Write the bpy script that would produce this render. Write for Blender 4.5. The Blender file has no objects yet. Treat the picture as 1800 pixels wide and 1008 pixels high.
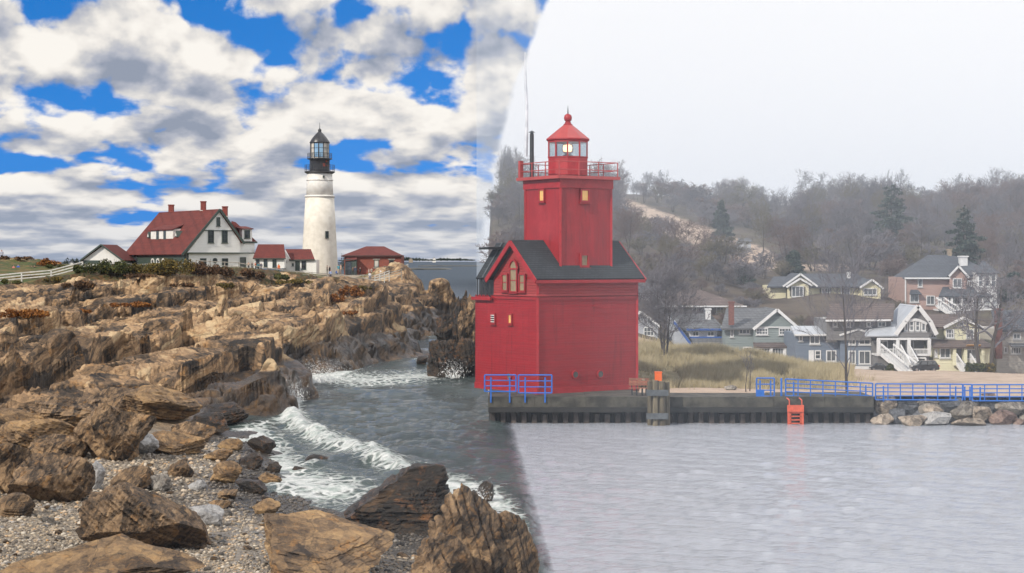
import bpy, bmesh, math, random
import numpy as np
from mathutils import Vector, Matrix

R = math.radians
F, HOR, CX, CAMZ = 3000.0, 457.0, 900.0, 10.0
scene = bpy.context.scene
C = scene.collection

# ------------------------------------------------------------------ camera
cam_d = bpy.data.cameras.new("camera"); cam = bpy.data.objects.new("camera", cam_d); C.objects.link(cam)
cam.location = (0, 0, CAMZ); cam.rotation_euler = (R(90), 0, 0)
cam_d.sensor_width = 36; cam_d.lens = F / 1800 * 36; cam_d.shift_y = -(504 - HOR) / 1800
cam_d.clip_start = 0.5; cam_d.clip_end = 9000
scene.camera = cam
scene.view_settings.view_transform = 'Standard'; scene.view_settings.look = 'None'
scene.view_settings.exposure = 0.0; scene.view_settings.gamma = 1
scene.view_settings.use_curve_mapping = False
scene.cycles.max_bounces = 6; scene.cycles.volume_bounces = 2; scene.cycles.transparent_max_bounces = 6
scene.cycles.use_denoising = True

# ------------------------------------------------------------------ sun
SUN_DIR = Vector((-0.58, -0.57, 0.56)).normalized()      # towards the sun
sl = bpy.data.lights.new("sun", 'SUN'); sl.energy = 4.1; sl.angle = R(1.2); sl.color = (1.0, 0.93, 0.82)
so = bpy.data.objects.new("sun", sl); C.objects.link(so)
so.rotation_euler = SUN_DIR.to_track_quat('Z', 'Y').to_euler(); so.location = (-60, -40, 80)
SUN_EL = math.asin(SUN_DIR.z); SUN_AZ = math.atan2(SUN_DIR.x, SUN_DIR.y)

# ------------------------------------------------------------------ node helpers
class NT:
    def __init__(s, tree): s.t = tree; s.n = tree.nodes; s.l = tree.links
    def new(s, typ, **kw):
        n = s.n.new(typ)
        for k, v in kw.items(): setattr(n, k, v)
        return n
    def put(s, sock, v):
        if isinstance(v, bpy.types.NodeSocket): s.l.new(v, sock)
        elif v is not None: sock.default_value = v
    def math(s, op, a, b=None, c=None, clamp=False):
        n = s.new('ShaderNodeMath', operation=op, use_clamp=clamp)
        s.put(n.inputs[0], a); s.put(n.inputs[1], b); s.put(n.inputs[2], c)
        return n.outputs[0]
    def vmath(s, op, a, b=None, out=0):
        n = s.new('ShaderNodeVectorMath', operation=op)
        s.put(n.inputs[0], a)
        if b is not None: s.put(n.inputs[1], b)
        return n.outputs[out]
    def rng(s, v, a, b, c=0.0, d=1.0, smooth=True):
        n = s.new('ShaderNodeMapRange', interpolation_type='SMOOTHSTEP' if smooth else 'LINEAR')
        s.put(n.inputs[0], v)
        for i, q in enumerate((a, b, c, d)): s.put(n.inputs[i + 1], q)
        return n.outputs[0]
    def mix(s, f, a, b, blend='MIX'):
        n = s.new('ShaderNodeMix', data_type='RGBA', blend_type=blend)
        s.put(n.inputs[0], f)
        for k, q in ((6, a), (7, b)):
            if isinstance(q, (tuple, list)) and len(q) == 3: q = (*q, 1)
            s.put(n.inputs[k], q)
        return n.outputs[2]
    def noise(s, vec, scale, detail=4, rough=.55, dist=0.0):
        n = s.new('ShaderNodeTexNoise'); s.put(n.inputs['Vector'], vec)
        n.inputs['Scale'].default_value = scale; n.inputs['Detail'].default_value = detail
        n.inputs['Roughness'].default_value = rough; n.inputs['Distortion'].default_value = dist
        return n.outputs[0]
    def ramp(s, v, stops):
        n = s.new('ShaderNodeValToRGB'); s.put(n.inputs[0], v)
        e = n.color_ramp.elements
        while len(e) < len(stops): e.new(0.5)
        for k, (p, c) in enumerate(stops): e[k].position = p; e[k].color = (*c, 1)
        return n.outputs[0]
    def sep(s, v):
        n = s.new('ShaderNodeSeparateXYZ'); s.put(n.inputs[0], v); return n.outputs
    def comb(s, x, y, z):
        n = s.new('ShaderNodeCombineXYZ')
        for k, q in enumerate((x, y, z)): s.put(n.inputs[k], q)
        return n.outputs[0]

# ------------------------------------------------------------------ world: broken cloud over the headland, fog-white overcast over the harbour
world = bpy.data.worlds.new("World"); scene.world = world; world.use_nodes = True
def build_world():
    t = NT(world.node_tree); t.n.clear()
    out = t.new('ShaderNodeOutputWorld')
    d = t.new('ShaderNodeTexCoord').outputs['Generated']
    x, y, z = t.sep(d)[:]
    zc = t.math('MAXIMUM', z, 0.0)
    ya = t.math('MAXIMUM', t.math('ABSOLUTE', y), 0.02)
    s_ = t.math('DIVIDE', x, ya); e_ = t.math('DIVIDE', zc, ya)
    sky = t.new('ShaderNodeTexSky', sky_type='NISHITA'); sky.sun_disc = False
    sky.sun_elevation = SUN_EL; sky.sun_rotation = SUN_AZ; sky.altitude = 0; sky.air_density = 1.0; sky.dust_density = 0.3; sky.ozone_density = 3.0
    hs = t.new('ShaderNodeHueSaturation'); hs.inputs['Saturation'].default_value = 1.75; hs.inputs['Value'].default_value = 1.0
    t.l.new(sky.outputs[0], hs.inputs['Color'])
    bw = t.new('ShaderNodeRGBToBW'); t.l.new(sky.outputs[0], bw.inputs[0])
    lum = t.math('POWER', bw.outputs[0], .55); pure = t.mix(1.0, t.comb(lum, lum, lum), (0.010, 0.092, 0.285), 'MULTIPLY')
    bluec = t.mix(.88, t.mix(1.0, hs.outputs[0], (0.05, 0.06, 0.095), 'MULTIPLY'), pure)
    # clouds on a curved sheet overhead
    az = t.math('ARCTAN2', x, y)
    def sheet(dz):                                            # heaped clouds overhead, flattening into rows towards the horizon
        return t.comb(t.math('MULTIPLY', az, 4.6), t.math('ADD', t.math('MULTIPLY', t.math('LOGARITHM', t.math('ADD', zc, .026), 2.718281828), .92), dz), 0.37)
    def n2d(q, sc, det, rough):
        n = t.new('ShaderNodeTexNoise', noise_dimensions='2D'); t.l.new(q, n.inputs['Vector']); n.inputs['Scale'].default_value = sc; n.inputs['Detail'].default_value = det; n.inputs['Roughness'].default_value = rough
        return n.outputs
    def puff(q, sc):
        v = t.new('ShaderNodeTexVoronoi', feature='SMOOTH_F1', voronoi_dimensions='2D'); v.inputs['Scale'].default_value = sc; v.inputs['Smoothness'].default_value = .35; t.l.new(q, v.inputs['Vector']); return v.outputs['Distance']
    def dens(dz):
        q = sheet(dz)
        wc = t.vmath('SUBTRACT', n2d(q, 5.0, 2, .5)['Color'], (.5, .5, .5)); q2 = t.vmath('ADD', q, t.vmath('MULTIPLY', wc, (.16, .16, 0)))
        a = n2d(q, 2.7, 7, .52)[0]
        b = t.math('ADD', t.math('MULTIPLY', puff(q2, 6.5), -.17), t.math('MULTIPLY', puff(q2, 15), -.09))
        return t.math('ADD', t.math('ADD', t.math('MULTIPLY', a, .80), b), t.math('ADD', t.math('MULTIPLY', n2d(q, 22.0, 4, .6)[0], .07), .175))
    # where the photograph has openings (-) and heaped clouds (+): px, py, half width, half height, weight
    blobs = [(190, 188, 170, 26, -.16), (300, 168, 60, 26, -.10), (470, 80, 60, 45, -.12), (620, 18, 120, 22, -.10), (380, 22, 120, 30, -.12),
             (705, 150, 75, 30, -.13), (650, 250, 90, 24, -.15), (490, 240, 60, 20, -.08), (110, 285, 110, 16, -.10), (600, 290, 60, 20, -.08),
             (110, 90, 190, 70, .10), (870, 170, 55, 120, .14), (450, 442, 1200, 26, .14), (330, 105, 130, 50, .10), (370, 235, 150, 55, .12), (610, 190, 110, 45, .14), (650, 95, 90, 45, .12),
             (800, 110, 80, 70, .10), (800, 250, 80, 40, .10), (60, 245, 70, 30, .10), (420, 330, 700, 26, .10), (450, 385, 900, 60, .17), (660, 330, 160, 40, .06), (300, 150, 160, 40, .08), (120, 60, 260, 60, .08)]
    acc = None
    st = t.comb(s_, e_, 0.0)
    for px, py, a, b, w in blobs:
        v = t.vmath('SUBTRACT', st, ((px - CX) / F, (HOR - py) / F, 0))
        v = t.vmath('MULTIPLY', v, (F / a, F / b, 0))
        g = t.rng(t.vmath('LENGTH', v, None, 1), 0.0, 1.7, w * .80, 0.0)
        acc = g if acc is None else t.math('ADD', acc, g)
    acc = t.math('MULTIPLY', acc, t.math('GREATER_THAN', y, 0.0))
    n0 = dens(0.0); n1 = dens(0.13)
    cov = t.math('ADD', n0, acc)
    alpha = t.rng(cov, .418, .515)
    grad = t.math('SUBTRACT', n0, n1)                         # thicker below than above: sunlit tops
    lit = t.rng(t.math('ADD', grad, t.math('MULTIPLY', t.math('SUBTRACT', cov, .52), -.34)), -.15, .10, smooth=False)
    ccol = t.ramp(lit, [(0, (.30, .34, .43)), (.30, (.47, .49, .56)), (.52, (.66, .65, .65)), (.78, (.88, .84, .79)), (1, (.97, .93, .87))])
    low = t.rng(e_, 0.0, .055, 1.0, 0.0)
    ccol = t.mix(t.math('MULTIPLY', low, .40), ccol, (.40, .47, .60))
    left = t.mix(alpha, bluec, ccol)
    # overcast: faint lavender towards the horizon
    over = t.mix(t.rng(e_, .0, .16), (.885, .895, .935), (.99, .985, 1.0))
    over = t.mix(t.rng(z, .16, 1.0, 0, 1, False), over, (1.75, 1.75, 1.80))   # an overcast dome brightens towards the zenith
    wob = t.math('MULTIPLY', t.math('SUBTRACT', t.noise(t.comb(s_, e_, 1.7), 38, 5, .6), .5), .012)
    xb = t.math('ADD', t.math('MULTIPLY', t.math('POWER', t.math('DIVIDE', e_, 457 / F), 1.55), 112 / F), -54 / F)
    xb = t.math('MINIMUM', xb, .12)
    m = t.rng(t.math('ADD', t.math('SUBTRACT', s_, xb), wob), -.0022, .0022)
    col = t.mix(m, left, over)
    bg = t.new('ShaderNodeBackground'); t.l.new(col, bg.inputs[0]); bg.inputs[1].default_value = 1.0
    t.l.new(bg.outputs[0], out.inputs[0])
build_world()
try: world.cycles.sampling_method = 'MANUAL'; world.cycles.sample_map_resolution = 512
except Exception: pass

# ------------------------------------------------------------------ mesh helpers
def P(px, py, D): return Vector(((px - CX) / F * D, D, CAMZ - (py - HOR) / F * D))

class MB:
    def __init__(s, M=None): s.v = []; s.f = []; s.M = M
    def add(s, vs, fs):
        o = len(s.v)
        if s.M is not None: vs = [s.M @ Vector(p) for p in vs]
        s.v += [tuple(p) for p in vs]; s.f += [tuple(i + o for i in q) for q in fs]
        return s
    def box(s, c, d, rz=0.0):
        cx, cy, cz = c; hx, hy, hz = d[0] / 2, d[1] / 2, d[2] / 2; ca, sa = math.cos(rz), math.sin(rz)
        vs = []
        for sx, sy, sz in ((-1,-1,-1),(1,-1,-1),(1,1,-1),(-1,1,-1),(-1,-1,1),(1,-1,1),(1,1,1),(-1,1,1)):
            a, b = sx * hx, sy * hy
            vs.append((cx + a * ca - b * sa, cy + a * sa + b * ca, cz + sz * hz))
        return s.add(vs, [(0,3,2,1),(4,5,6,7),(0,1,5,4),(1,2,6,5),(2,3,7,6),(3,0,4,7)])
    def bar(s, p, q, w, h=None):
        h = h or w; p = Vector(p); q = Vector(q); d = (q - p)
        if d.length < 1e-6: return s
        d.normalize(); up = Vector((0, 0, 1)) if abs(d.z) < .95 else Vector((0, 1, 0))
        a = d.cross(up).normalized() * (w / 2); b = a.cross(d).normalized() * (h / 2)
        vs = [p - a - b, p + a - b, p + a + b, p - a + b, q - a - b, q + a - b, q + a + b, q - a + b]
        return s.add(vs, [(0,3,2,1),(4,5,6,7),(0,1,5,4),(1,2,6,5),(2,3,7,6),(3,0,4,7)])
    def tube(s, p, q, r0, r1=None, n=8, cap=True):
        r1 = r0 if r1 is None else r1; p = Vector(p); q = Vector(q); d = (q - p).normalized()
        up = Vector((0, 0, 1)) if abs(d.z) < .95 else Vector((0, 1, 0))
        a = d.cross(up).normalized(); b = a.cross(d)
        vs = []
        for c, r in ((p, r0), (q, r1)):
            for k in range(n):
                t = 2 * math.pi * k / n; vs.append(c + a * (r * math.cos(t)) + b * (r * math.sin(t)))
        fs = [(k, (k + 1) % n, n + (k + 1) % n, n + k) for k in range(n)]
        if cap: fs += [tuple(range(n - 1, -1, -1)), tuple(range(n, 2 * n))]
        return s.add(vs, fs)
    def lathe(s, c, prof, n=24, ph=0.0, caps=True):
        c = Vector(c); vs = []; m = len(prof)
        for r, z in prof:
            for k in range(n):
                t = 2 * math.pi * k / n + ph; vs.append(c + Vector((r * math.cos(t), r * math.sin(t), z)))
        fs = [(j * n + k, j * n + (k + 1) % n, (j + 1) * n + (k + 1) % n, (j + 1) * n + k) for j in range(m - 1) for k in range(n)]
        if caps: fs += [tuple(range(n - 1, -1, -1)), tuple(range((m - 1) * n, m * n))]
        return s.add(vs, fs)
    def prism(s, pts, off):                       # polygon (3D points) pushed along off
        off = Vector(off); a = [Vector(p) for p in pts]; n = len(a)
        vs = a + [p + off for p in a]
        fs = [tuple(range(n)), tuple(range(2 * n - 1, n - 1, -1))] + [(k, n + k, n + (k + 1) % n, (k + 1) % n) for k in range(n)]
        return s.add(vs, fs)
    def slab(s, pts, th):                         # a roof plane with thickness (downwards)
        a = [Vector(p) for p in pts]
        nrm = (a[1] - a[0]).cross(a[2] - a[0]).normalized()
        if nrm.z > 0: nrm = -nrm
        return s.prism(a, nrm * th)
    def quad(s, *p): return s.add(list(p), [tuple(range(len(p)))])
    def build(s, name, mat, parent=None, smooth=False, fix=True):
        me = bpy.data.meshes.new(name)
        off = root_loc(parent)
        me.from_pydata([(p[0] - off.x, p[1] - off.y, p[2] - off.z) for p in s.v], [], s.f)
        if fix:
            bm = bmesh.new(); bm.from_mesh(me); bmesh.ops.recalc_face_normals(bm, faces=bm.faces); bm.to_mesh(me); bm.free()
        if smooth: me.polygons.foreach_set('use_smooth', [True] * len(me.polygons))
        me.materials.append(mat)
        return link(name, me, parent)

def link(name, me, parent=None):
    o = bpy.data.objects.new(name, me); C.objects.link(o)
    if parent is not None: o.parent = parent
    return o
def root_loc(p):
    v = Vector((0, 0, 0))
    while p is not None: v = v + p.location; p = p.parent
    return v
def tag(o, label=None, cat=None, group=None, kind=None):
    if label: o['label'] = label
    if cat: o['category'] = cat
    if group: o['group'] = group
    if kind: o['kind'] = kind
    return o
def thing(name, label, cat, loc, group=None):
    o = bpy.data.objects.new(name, None); C.objects.link(o); o.location = loc; o.empty_display_size = .2
    return tag(o, label, cat, group)
def recenter(o, loc):
    """move a single-mesh thing's origin to loc, geometry unmoved"""
    o.data.transform(Matrix.Translation(-Vector(loc))); o.location = loc; return o

def grid_mesh(name, X, Y, Z, mat, attrs=None, smooth=False):
    nr, nc = X.shape
    me = bpy.data.meshes.new(name)
    me.vertices.add(nr * nc)
    me.vertices.foreach_set('co', np.stack([X, Y, Z], -1).astype(np.float32).ravel())
    i = np.arange(nr * nc).reshape(nr, nc)
    q = np.stack([i[:-1, :-1], i[:-1, 1:], i[1:, 1:], i[1:, :-1]], -1).reshape(-1, 4)
    me.loops.add(q.size); me.polygons.add(len(q))
    me.loops.foreach_set('vertex_index', q.ravel().astype(np.int32))
    me.polygons.foreach_set('loop_start', np.arange(0, q.size, 4, dtype=np.int32))
    me.polygons.foreach_set('use_smooth', np.full(len(q), smooth))
    me.update(calc_edges=True)
    for k, a in (attrs or {}).items():
        at = me.attributes.new(k, 'FLOAT', 'POINT'); at.data.foreach_set('value', a.astype(np.float32).ravel())
    me.materials.append(mat)
    return link(name, me)

def soup_mesh(name, V, Fc, mat, parent=None, smooth=False, attrs=None):
    """V (n,3), Fc (m,k) numpy -> object"""
    me = bpy.data.meshes.new(name); k = Fc.shape[1]
    off = root_loc(parent); V = V - np.array(off)
    me.vertices.add(len(V)); me.vertices.foreach_set('co', V.astype(np.float32).ravel())
    me.loops.add(Fc.size); me.polygons.add(len(Fc))
    me.loops.foreach_set('vertex_index', Fc.ravel().astype(np.int32))
    me.polygons.foreach_set('loop_start', np.arange(0, Fc.size, k, dtype=np.int32))
    me.polygons.foreach_set('use_smooth', np.full(len(Fc), smooth))
    me.update(calc_edges=True)
    for a, v in (attrs or {}).items():
        at = me.attributes.new(a, 'FLOAT', 'POINT'); at.data.foreach_set('value', v.astype(np.float32).ravel())
    me.materials.append(mat)
    return link(name, me, parent)

# ------------------------------------------------------------------ numpy noise
def _h(ix, iy, seed):
    n = (ix.astype(np.int64) * 374761393 + iy.astype(np.int64) * 668265263 + seed * 1442695041) & 0xFFFFFFFF
    n = ((n ^ (n >> 13)) * 1274126177) & 0xFFFFFFFF
    n = (n ^ (n >> 16)) & 0xFFFFFFFF
    n = ((n ^ (n >> 15)) * 2246822519) & 0xFFFFFFFF
    return ((n ^ (n >> 13)) & 0xFFFFFF) / float(0xFFFFFF)
def vnoise(u, v, seed=0):
    iu = np.floor(u).astype(np.int64); iv = np.floor(v).astype(np.int64); fu = u - iu; fv = v - iv
    fu = fu * fu * (3 - 2 * fu); fv = fv * fv * (3 - 2 * fv)
    a = _h(iu, iv, seed); b = _h(iu + 1, iv, seed); c = _h(iu, iv + 1, seed); d = _h(iu + 1, iv + 1, seed)
    return (a + (b - a) * fu) * (1 - fv) + (c + (d - c) * fu) * fv
def fbm(u, v, seed=0, oct=4):
    s = 0; a = .5
    for k in range(oct): s = s + a * vnoise(u * 2 ** k, v * 2 ** k, seed + k * 17); a *= .5
    return s
def v3(p, seed=0):
    x, y, z = p[:, 0], p[:, 1], p[:, 2]; iz = np.floor(z).astype(np.int64); fz = z - iz; fz = fz * fz * (3 - 2 * fz)
    def lay(k):
        iu = np.floor(x).astype(np.int64); iv = np.floor(y).astype(np.int64); fu = x - iu; fv = y - iv
        fu = fu * fu * (3 - 2 * fu); fv = fv * fv * (3 - 2 * fv); kk = (k * 7919) & 0xFFFFF
        a = _h(iu + kk, iv, seed); b = _h(iu + 1 + kk, iv, seed); c = _h(iu + kk, iv + 1, seed); d = _h(iu + 1 + kk, iv + 1, seed)
        return (a + (b - a) * fu) * (1 - fv) + (c + (d - c) * fu) * fv
    return lay(iz) * (1 - fz) + lay(iz + 1) * fz
def worley(u, v, seed=0, jit=.9):
    iu = np.floor(u).astype(np.int64); iv = np.floor(v).astype(np.int64)
    f1 = np.full(u.shape, 9.0); f2 = np.full(u.shape, 9.0); rid = np.zeros(u.shape); du = np.zeros(u.shape); dv = np.zeros(u.shape)
    for a in (-1, 0, 1):
        for b in (-1, 0, 1):
            cu = iu + a; cv = iv + b
            x = cu + .5 + (_h(cu, cv, seed) - .5) * jit - u; y = cv + .5 + (_h(cu, cv, seed + 7) - .5) * jit - v
            d = np.sqrt(x * x + y * y); m = d < f1
            f2 = np.where(m, f1, np.minimum(f2, d)); rid = np.where(m, _h(cu, cv, seed + 13), rid)
            du = np.where(m, -x, du); dv = np.where(m, -y, dv); f1 = np.where(m, d, f1)
    return f1, f2, rid, du, dv
def sst(x, a, b):
    t = np.clip((x - a) / (b - a), 0, 1); return t * t * (3 - 2 * t)

# ------------------------------------------------------------------ materials
MATS = {}
def mat(name, c1, c2=None, scale=3.0, rough=.7, bump=0.0, bscale=None, metal=0.0, stretch=(1, 1, 1), detail=5, emit=None, lo=.35, hi=.65, spec=.5, world_co=False, rand=0.0):
    if name in MATS: return MATS[name]
    m = bpy.data.materials.new(name); m.use_nodes = True; t = NT(m.node_tree); b = t.n['Principled BSDF']
    b.inputs['Roughness'].default_value = rough; b.inputs['Metallic'].default_value = metal; b.inputs['Specular IOR Level'].default_value = spec
    co = t.new('ShaderNodeNewGeometry').outputs['Position'] if world_co else t.new('ShaderNodeTexCoord').outputs['Object']
    co = t.vmath('MULTIPLY', co, stretch)
    if c2 is None: c2 = tuple(min(1, q * .78) for q in c1)
    col = t.mix(t.rng(t.noise(co, scale, detail, .6), lo, hi), c1, c2)
    if rand:
        oi = t.new('ShaderNodeObjectInfo').outputs['Random']
        hs = t.new('ShaderNodeHueSaturation'); t.l.new(col, hs.inputs['Color'])
        t.l.new(t.rng(oi, 0, 1, 1 - rand, 1 + rand, False), hs.inputs['Value']); col = hs.outputs[0]
    t.l.new(col, b.inputs['Base Color'])
    if bump:
        bn = t.new('ShaderNodeBump'); bn.inputs['Strength'].default_value = min(1, bump); bn.inputs['Distance'].default_value = .05
        t.l.new(t.noise(co, bscale or scale * 4, 6, .65), bn.inputs['Height']); t.l.new(bn.outputs[0], b.inputs['Normal'])
    if emit:
        b.inputs['Emission Color'].default_value = (*emit[0], 1); b.inputs['Emission Strength'].default_value = emit[1]
    MATS[name] = m
    return m

def rock_mat(name, cols, scale=.35, axis=(2.4, .35, .7), rot=(0, 32, 41), block=.55, fine=1.7, wet=None, relief=1.0, use_tone=False, world_co=False, stain=(.40, .20, .06), stain_amt=.5, rand=.12, lam_amt=.6, joint=.38):
    """layered, jointed coastal rock: tilted planar facets along a dipping bedding, colour by block, thin laminae, lichen and rust"""
    m = bpy.data.materials.new(name); m.use_nodes = True; t = NT(m.node_tree); b = t.n['Principled BSDF']
    geo = t.new('ShaderNodeNewGeometry').outputs['Position']
    co = geo if world_co else t.new('ShaderNodeTexCoord').outputs['Object']
    w1 = t.new('ShaderNodeTexNoise'); w1.inputs['Scale'].default_value = scale * .9; w1.inputs['Detail'].default_value = 5; t.l.new(co, w1.inputs['Vector'])
    cw = t.vmath('ADD', co, t.vmath('MULTIPLY', t.vmath('SUBTRACT', w1.outputs['Color'], (.5, .5, .5)), (1.1 / scale * .35,) * 3))
    vr = t.new('ShaderNodeVectorRotate', rotation_type='EULER_XYZ'); vr.invert = True; t.l.new(cw, vr.inputs['Vector']); vr.inputs['Rotation'].default_value = tuple(R(q) for q in rot)
    bed = vr.outputs[0]; st = t.vmath('MULTIPLY', bed, axis)
    def facets(sc, rnd):
        vo = t.new('ShaderNodeTexVoronoi', feature='F1'); vo.inputs['Scale'].default_value = sc; vo.inputs['Randomness'].default_value = rnd; t.l.new(st, vo.inputs['Vector'])
        d = t.vmath('SUBTRACT', st, vo.outputs['Position']); r = t.vmath('SUBTRACT', vo.outputs['Color'], (.5, .5, .5))
        return t.vmath('DOT_PRODUCT', d, r, 1), t.sep(vo.outputs['Color']), vo.outputs['Distance']
    h1, c1, d1 = facets(block, .95); h2, c2, d2 = facets(fine, 1.0); h3, c3, d3 = facets(fine * 2.9, 1.0)
    n = t.noise(t.vmath('MULTIPLY', bed, (1.2, .3, .5) if axis[0] >= axis[2] else (.5, .3, 1.4)), scale * 2.0, 8, .68, .3); n2 = t.noise(co, scale * 9, 6, .7)
    v = t.math('ADD', t.math('MULTIPLY', n, .62), t.math('MULTIPLY', n2, .30))
    for c, k in ((c1, .13), (c2, .13), (c3, .08)): v = t.math('ADD', v, t.math('MULTIPLY', t.math('SUBTRACT', c[0], .5), k))
    if use_tone: v = t.math('ADD', v, t.math('MULTIPLY', t.math('SUBTRACT', t.new('ShaderNodeAttribute', attribute_name='tone').outputs['Fac'], .5), .32))
    k = len(cols); col = t.ramp(v, [(.27 + .40 * i / (k - 1), c) for i, c in enumerate(cols)])
    rust = t.rng(t.math('ADD', t.noise(co, scale * 2.6, 6, .7, .6), t.math('MULTIPLY', t.math('SUBTRACT', c2[1], .5), .10)), .55, .70, 0, stain_amt); col = t.mix(rust, col, stain)
    col = t.mix(t.rng(t.noise(co, scale * 14, 5, .75), .56, .70, 0, .5), col, (.045, .04, .035))
    lam = t.noise(t.vmath('MULTIPLY', bed, (9.0, .5, 1.1) if axis[0] >= axis[2] else (.9, .5, 9.0)), scale * 2.2, 6, .72)
    col = t.mix(t.rng(lam, .52, .66, 0, lam_amt), col, (.04, .03, .022))
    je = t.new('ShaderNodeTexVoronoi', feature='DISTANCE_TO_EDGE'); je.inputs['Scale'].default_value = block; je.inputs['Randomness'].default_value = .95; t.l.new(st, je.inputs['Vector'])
    col = t.mix(t.rng(t.math('ADD', je.outputs['Distance'], t.math('MULTIPLY', t.math('SUBTRACT', n2, .5), .05)), .003, .018, joint, 0.0), col, (.02, .016, .013))  # joint dirt and crevice shade, both painted into the colour as dark lines
    rr = .85
    if wet is not None:
        w = t.new('ShaderNodeAttribute', attribute_name='wet').outputs['Fac']
        w = t.rng(t.math('ADD', w, t.math('MULTIPLY', t.math('SUBTRACT', t.noise(co, .45, 6, .7), .5), 1.1)), .35, .65)
        dk = t.mix(t.rng(t.noise(co, .55, 7, .72), .44, .60), (.016, .013, .011), (.15, .078, .022))
        dk = t.mix(t.rng(n2, .3, .65, 0, .6), dk, (.035, .03, .028)); col = t.mix(t.math('MULTIPLY', w, .90), col, dk); rr = t.rng(w, 0, 1, .88, .34)
    if rand and not world_co:
        hs = t.new('ShaderNodeHueSaturation'); t.l.new(col, hs.inputs['Color'])
        t.l.new(t.rng(t.new('ShaderNodeObjectInfo').outputs['Random'], 0, 1, 1 - rand, 1 + rand, False), hs.inputs['Value']); col = hs.outputs[0]
    t.l.new(col, b.inputs['Base Color']); t.put(b.inputs['Roughness'], rr); b.inputs['Specular IOR Level'].default_value = .35
    h = t.math('ADD', t.math('MULTIPLY', h1, 1.25 / max(axis) ** .5), t.math('ADD', t.math('MULTIPLY', h2, .95 / max(axis) ** .5), t.math('MULTIPLY', h3, .6 / max(axis) ** .5)))
    h = t.math('SUBTRACT', h, t.math('MULTIPLY', lam, .10)); h = t.math('ADD', h, t.math('MULTIPLY', t.noise(co, scale * 16, 7, .72), .10))
    bn = t.new('ShaderNodeBump'); bn.inputs['Strength'].default_value = 1.0; bn.inputs['Distance'].default_value = relief; t.l.new(h, bn.inputs['Height']); t.l.new(bn.outputs[0], b.inputs['Normal'])
    MATS[name] = m
    return m

TAN = [(.020, .015, .011), (.078, .053, .033), (.235, .148, .080), (.40, .255, .135), (.52, .38, .22)]
TAN2 = [(.020, .014, .010), (.068, .046, .029), (.19, .122, .068), (.33, .212, .112), (.45, .32, .19)]
OCH = [(.04, .027, .018), (.13, .082, .045), (.27, .17, .085), (.38, .24, .11), (.46, .33, .20)]
GRY = [(.06, .055, .05), (.14, .125, .11), (.24, .215, .185), (.33, .30, .26), (.44, .40, .35)]
DRK = [(.009, .008, .007), (.018, .014, .011), (.036, .026, .018), (.085, .048, .022), (.17, .095, .042)]
PAL = [(.14, .13, .12), (.26, .25, .24), (.36, .35, .34), (.44, .43, .41), (.54, .52, .48)]
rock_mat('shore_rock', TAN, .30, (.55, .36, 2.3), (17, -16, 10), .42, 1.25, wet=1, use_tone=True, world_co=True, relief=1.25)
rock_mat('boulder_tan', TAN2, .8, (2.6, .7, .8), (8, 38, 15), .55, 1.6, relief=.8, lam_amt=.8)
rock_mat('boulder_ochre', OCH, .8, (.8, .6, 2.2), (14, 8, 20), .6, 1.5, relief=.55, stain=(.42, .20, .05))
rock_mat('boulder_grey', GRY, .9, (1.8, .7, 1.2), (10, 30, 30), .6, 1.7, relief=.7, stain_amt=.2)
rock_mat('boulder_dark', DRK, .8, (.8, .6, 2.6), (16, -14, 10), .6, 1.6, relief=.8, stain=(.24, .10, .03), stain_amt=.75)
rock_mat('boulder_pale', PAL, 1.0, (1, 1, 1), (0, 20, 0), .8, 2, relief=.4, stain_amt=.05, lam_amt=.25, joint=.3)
MATS['boulder_dark'].node_tree.nodes['Principled BSDF'].inputs['Roughness'].default_value = .40
# ================================================================== THE ROCKY HEADLAND (left)
KD = 1.794
def zof(px, py, d7): return CAMZ - (py - HOR) / F * d7 * KD
SURF = [(-100,484,175),(60,482,175),(150,474,172),(300,468,166),(430,472,166),(560,483,175),(650,487,175),(700,480,178),
 (0,457,205),(45,455,203),(95,463,198),(130,468,190),(-100,460,205),
 (-100,505,148),(0,503,148),(100,498,148),(180,482,150),(250,484,150),(350,486,150),(450,492,150),(520,498,152),(600,502,155),(680,497,160),(724,499,163),(752,516,161),
 (-100,560,115),(0,545,120),(100,540,125),(250,530,128),(400,520,132),(500,530,130),(600,525,135),(680,520,142),(730,520,150),(772,522,158),
 (0,620,82),(200,610,84),(350,590,92),(480,580,100),(600,570,108),(680,556,122),
 (150,680,62),(0,690,60),(-100,690,60),
 (775,560,140),
 (380,745,56),(300,740,55),(250,770,48),(0,770,48),(-100,770,48),(350,810,44),(420,790,48),(470,860,41),
 (300,880,37.5),(150,870,37),(0,870,36.5),(-100,870,36.5),(100,960,30),(300,960,30),(400,950,30.5),(500,960,30.3),(600,960,30.5),
 (0,1000,27.5),(300,1010,27.5),(650,980,30),(720,935,34.3),(700,1005,28.5),(800,1000,28.8),(900,1002,28.8),(-100,1000,27.5),
 (540,884,39.2),(600,930,34.6)]
WAT = [(770,39,-.5),(850,35,-.5),(915,31.5,-.5),(970,28,-.5),(1000,24,-.6),(700,46,-1.2),(610,50,-1.2),(590,62,-1.5),(540,52,-.5),(660,75,-1.8),(535,66,-.8),(560,76,-.9),
 (730,90,-1.2),(762,108,-1.2),(785,128,-1.3),(798,150,-1.6),(800,180,-2),(850,60,-2),(850,90,-2.4),(850,120,-2.4),(850,160,-2.4),(850,210,-2.4),
 (765,190,-1.5),(750,225,-2),(650,230,-1),(400,235,4),(100,235,6),(-100,235,6),(900,50,-2),(960,40,-1.6),(960,70,-2.4),(960,150,-2.4),(500,46,-.12),(640,45,-.9)]
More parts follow.
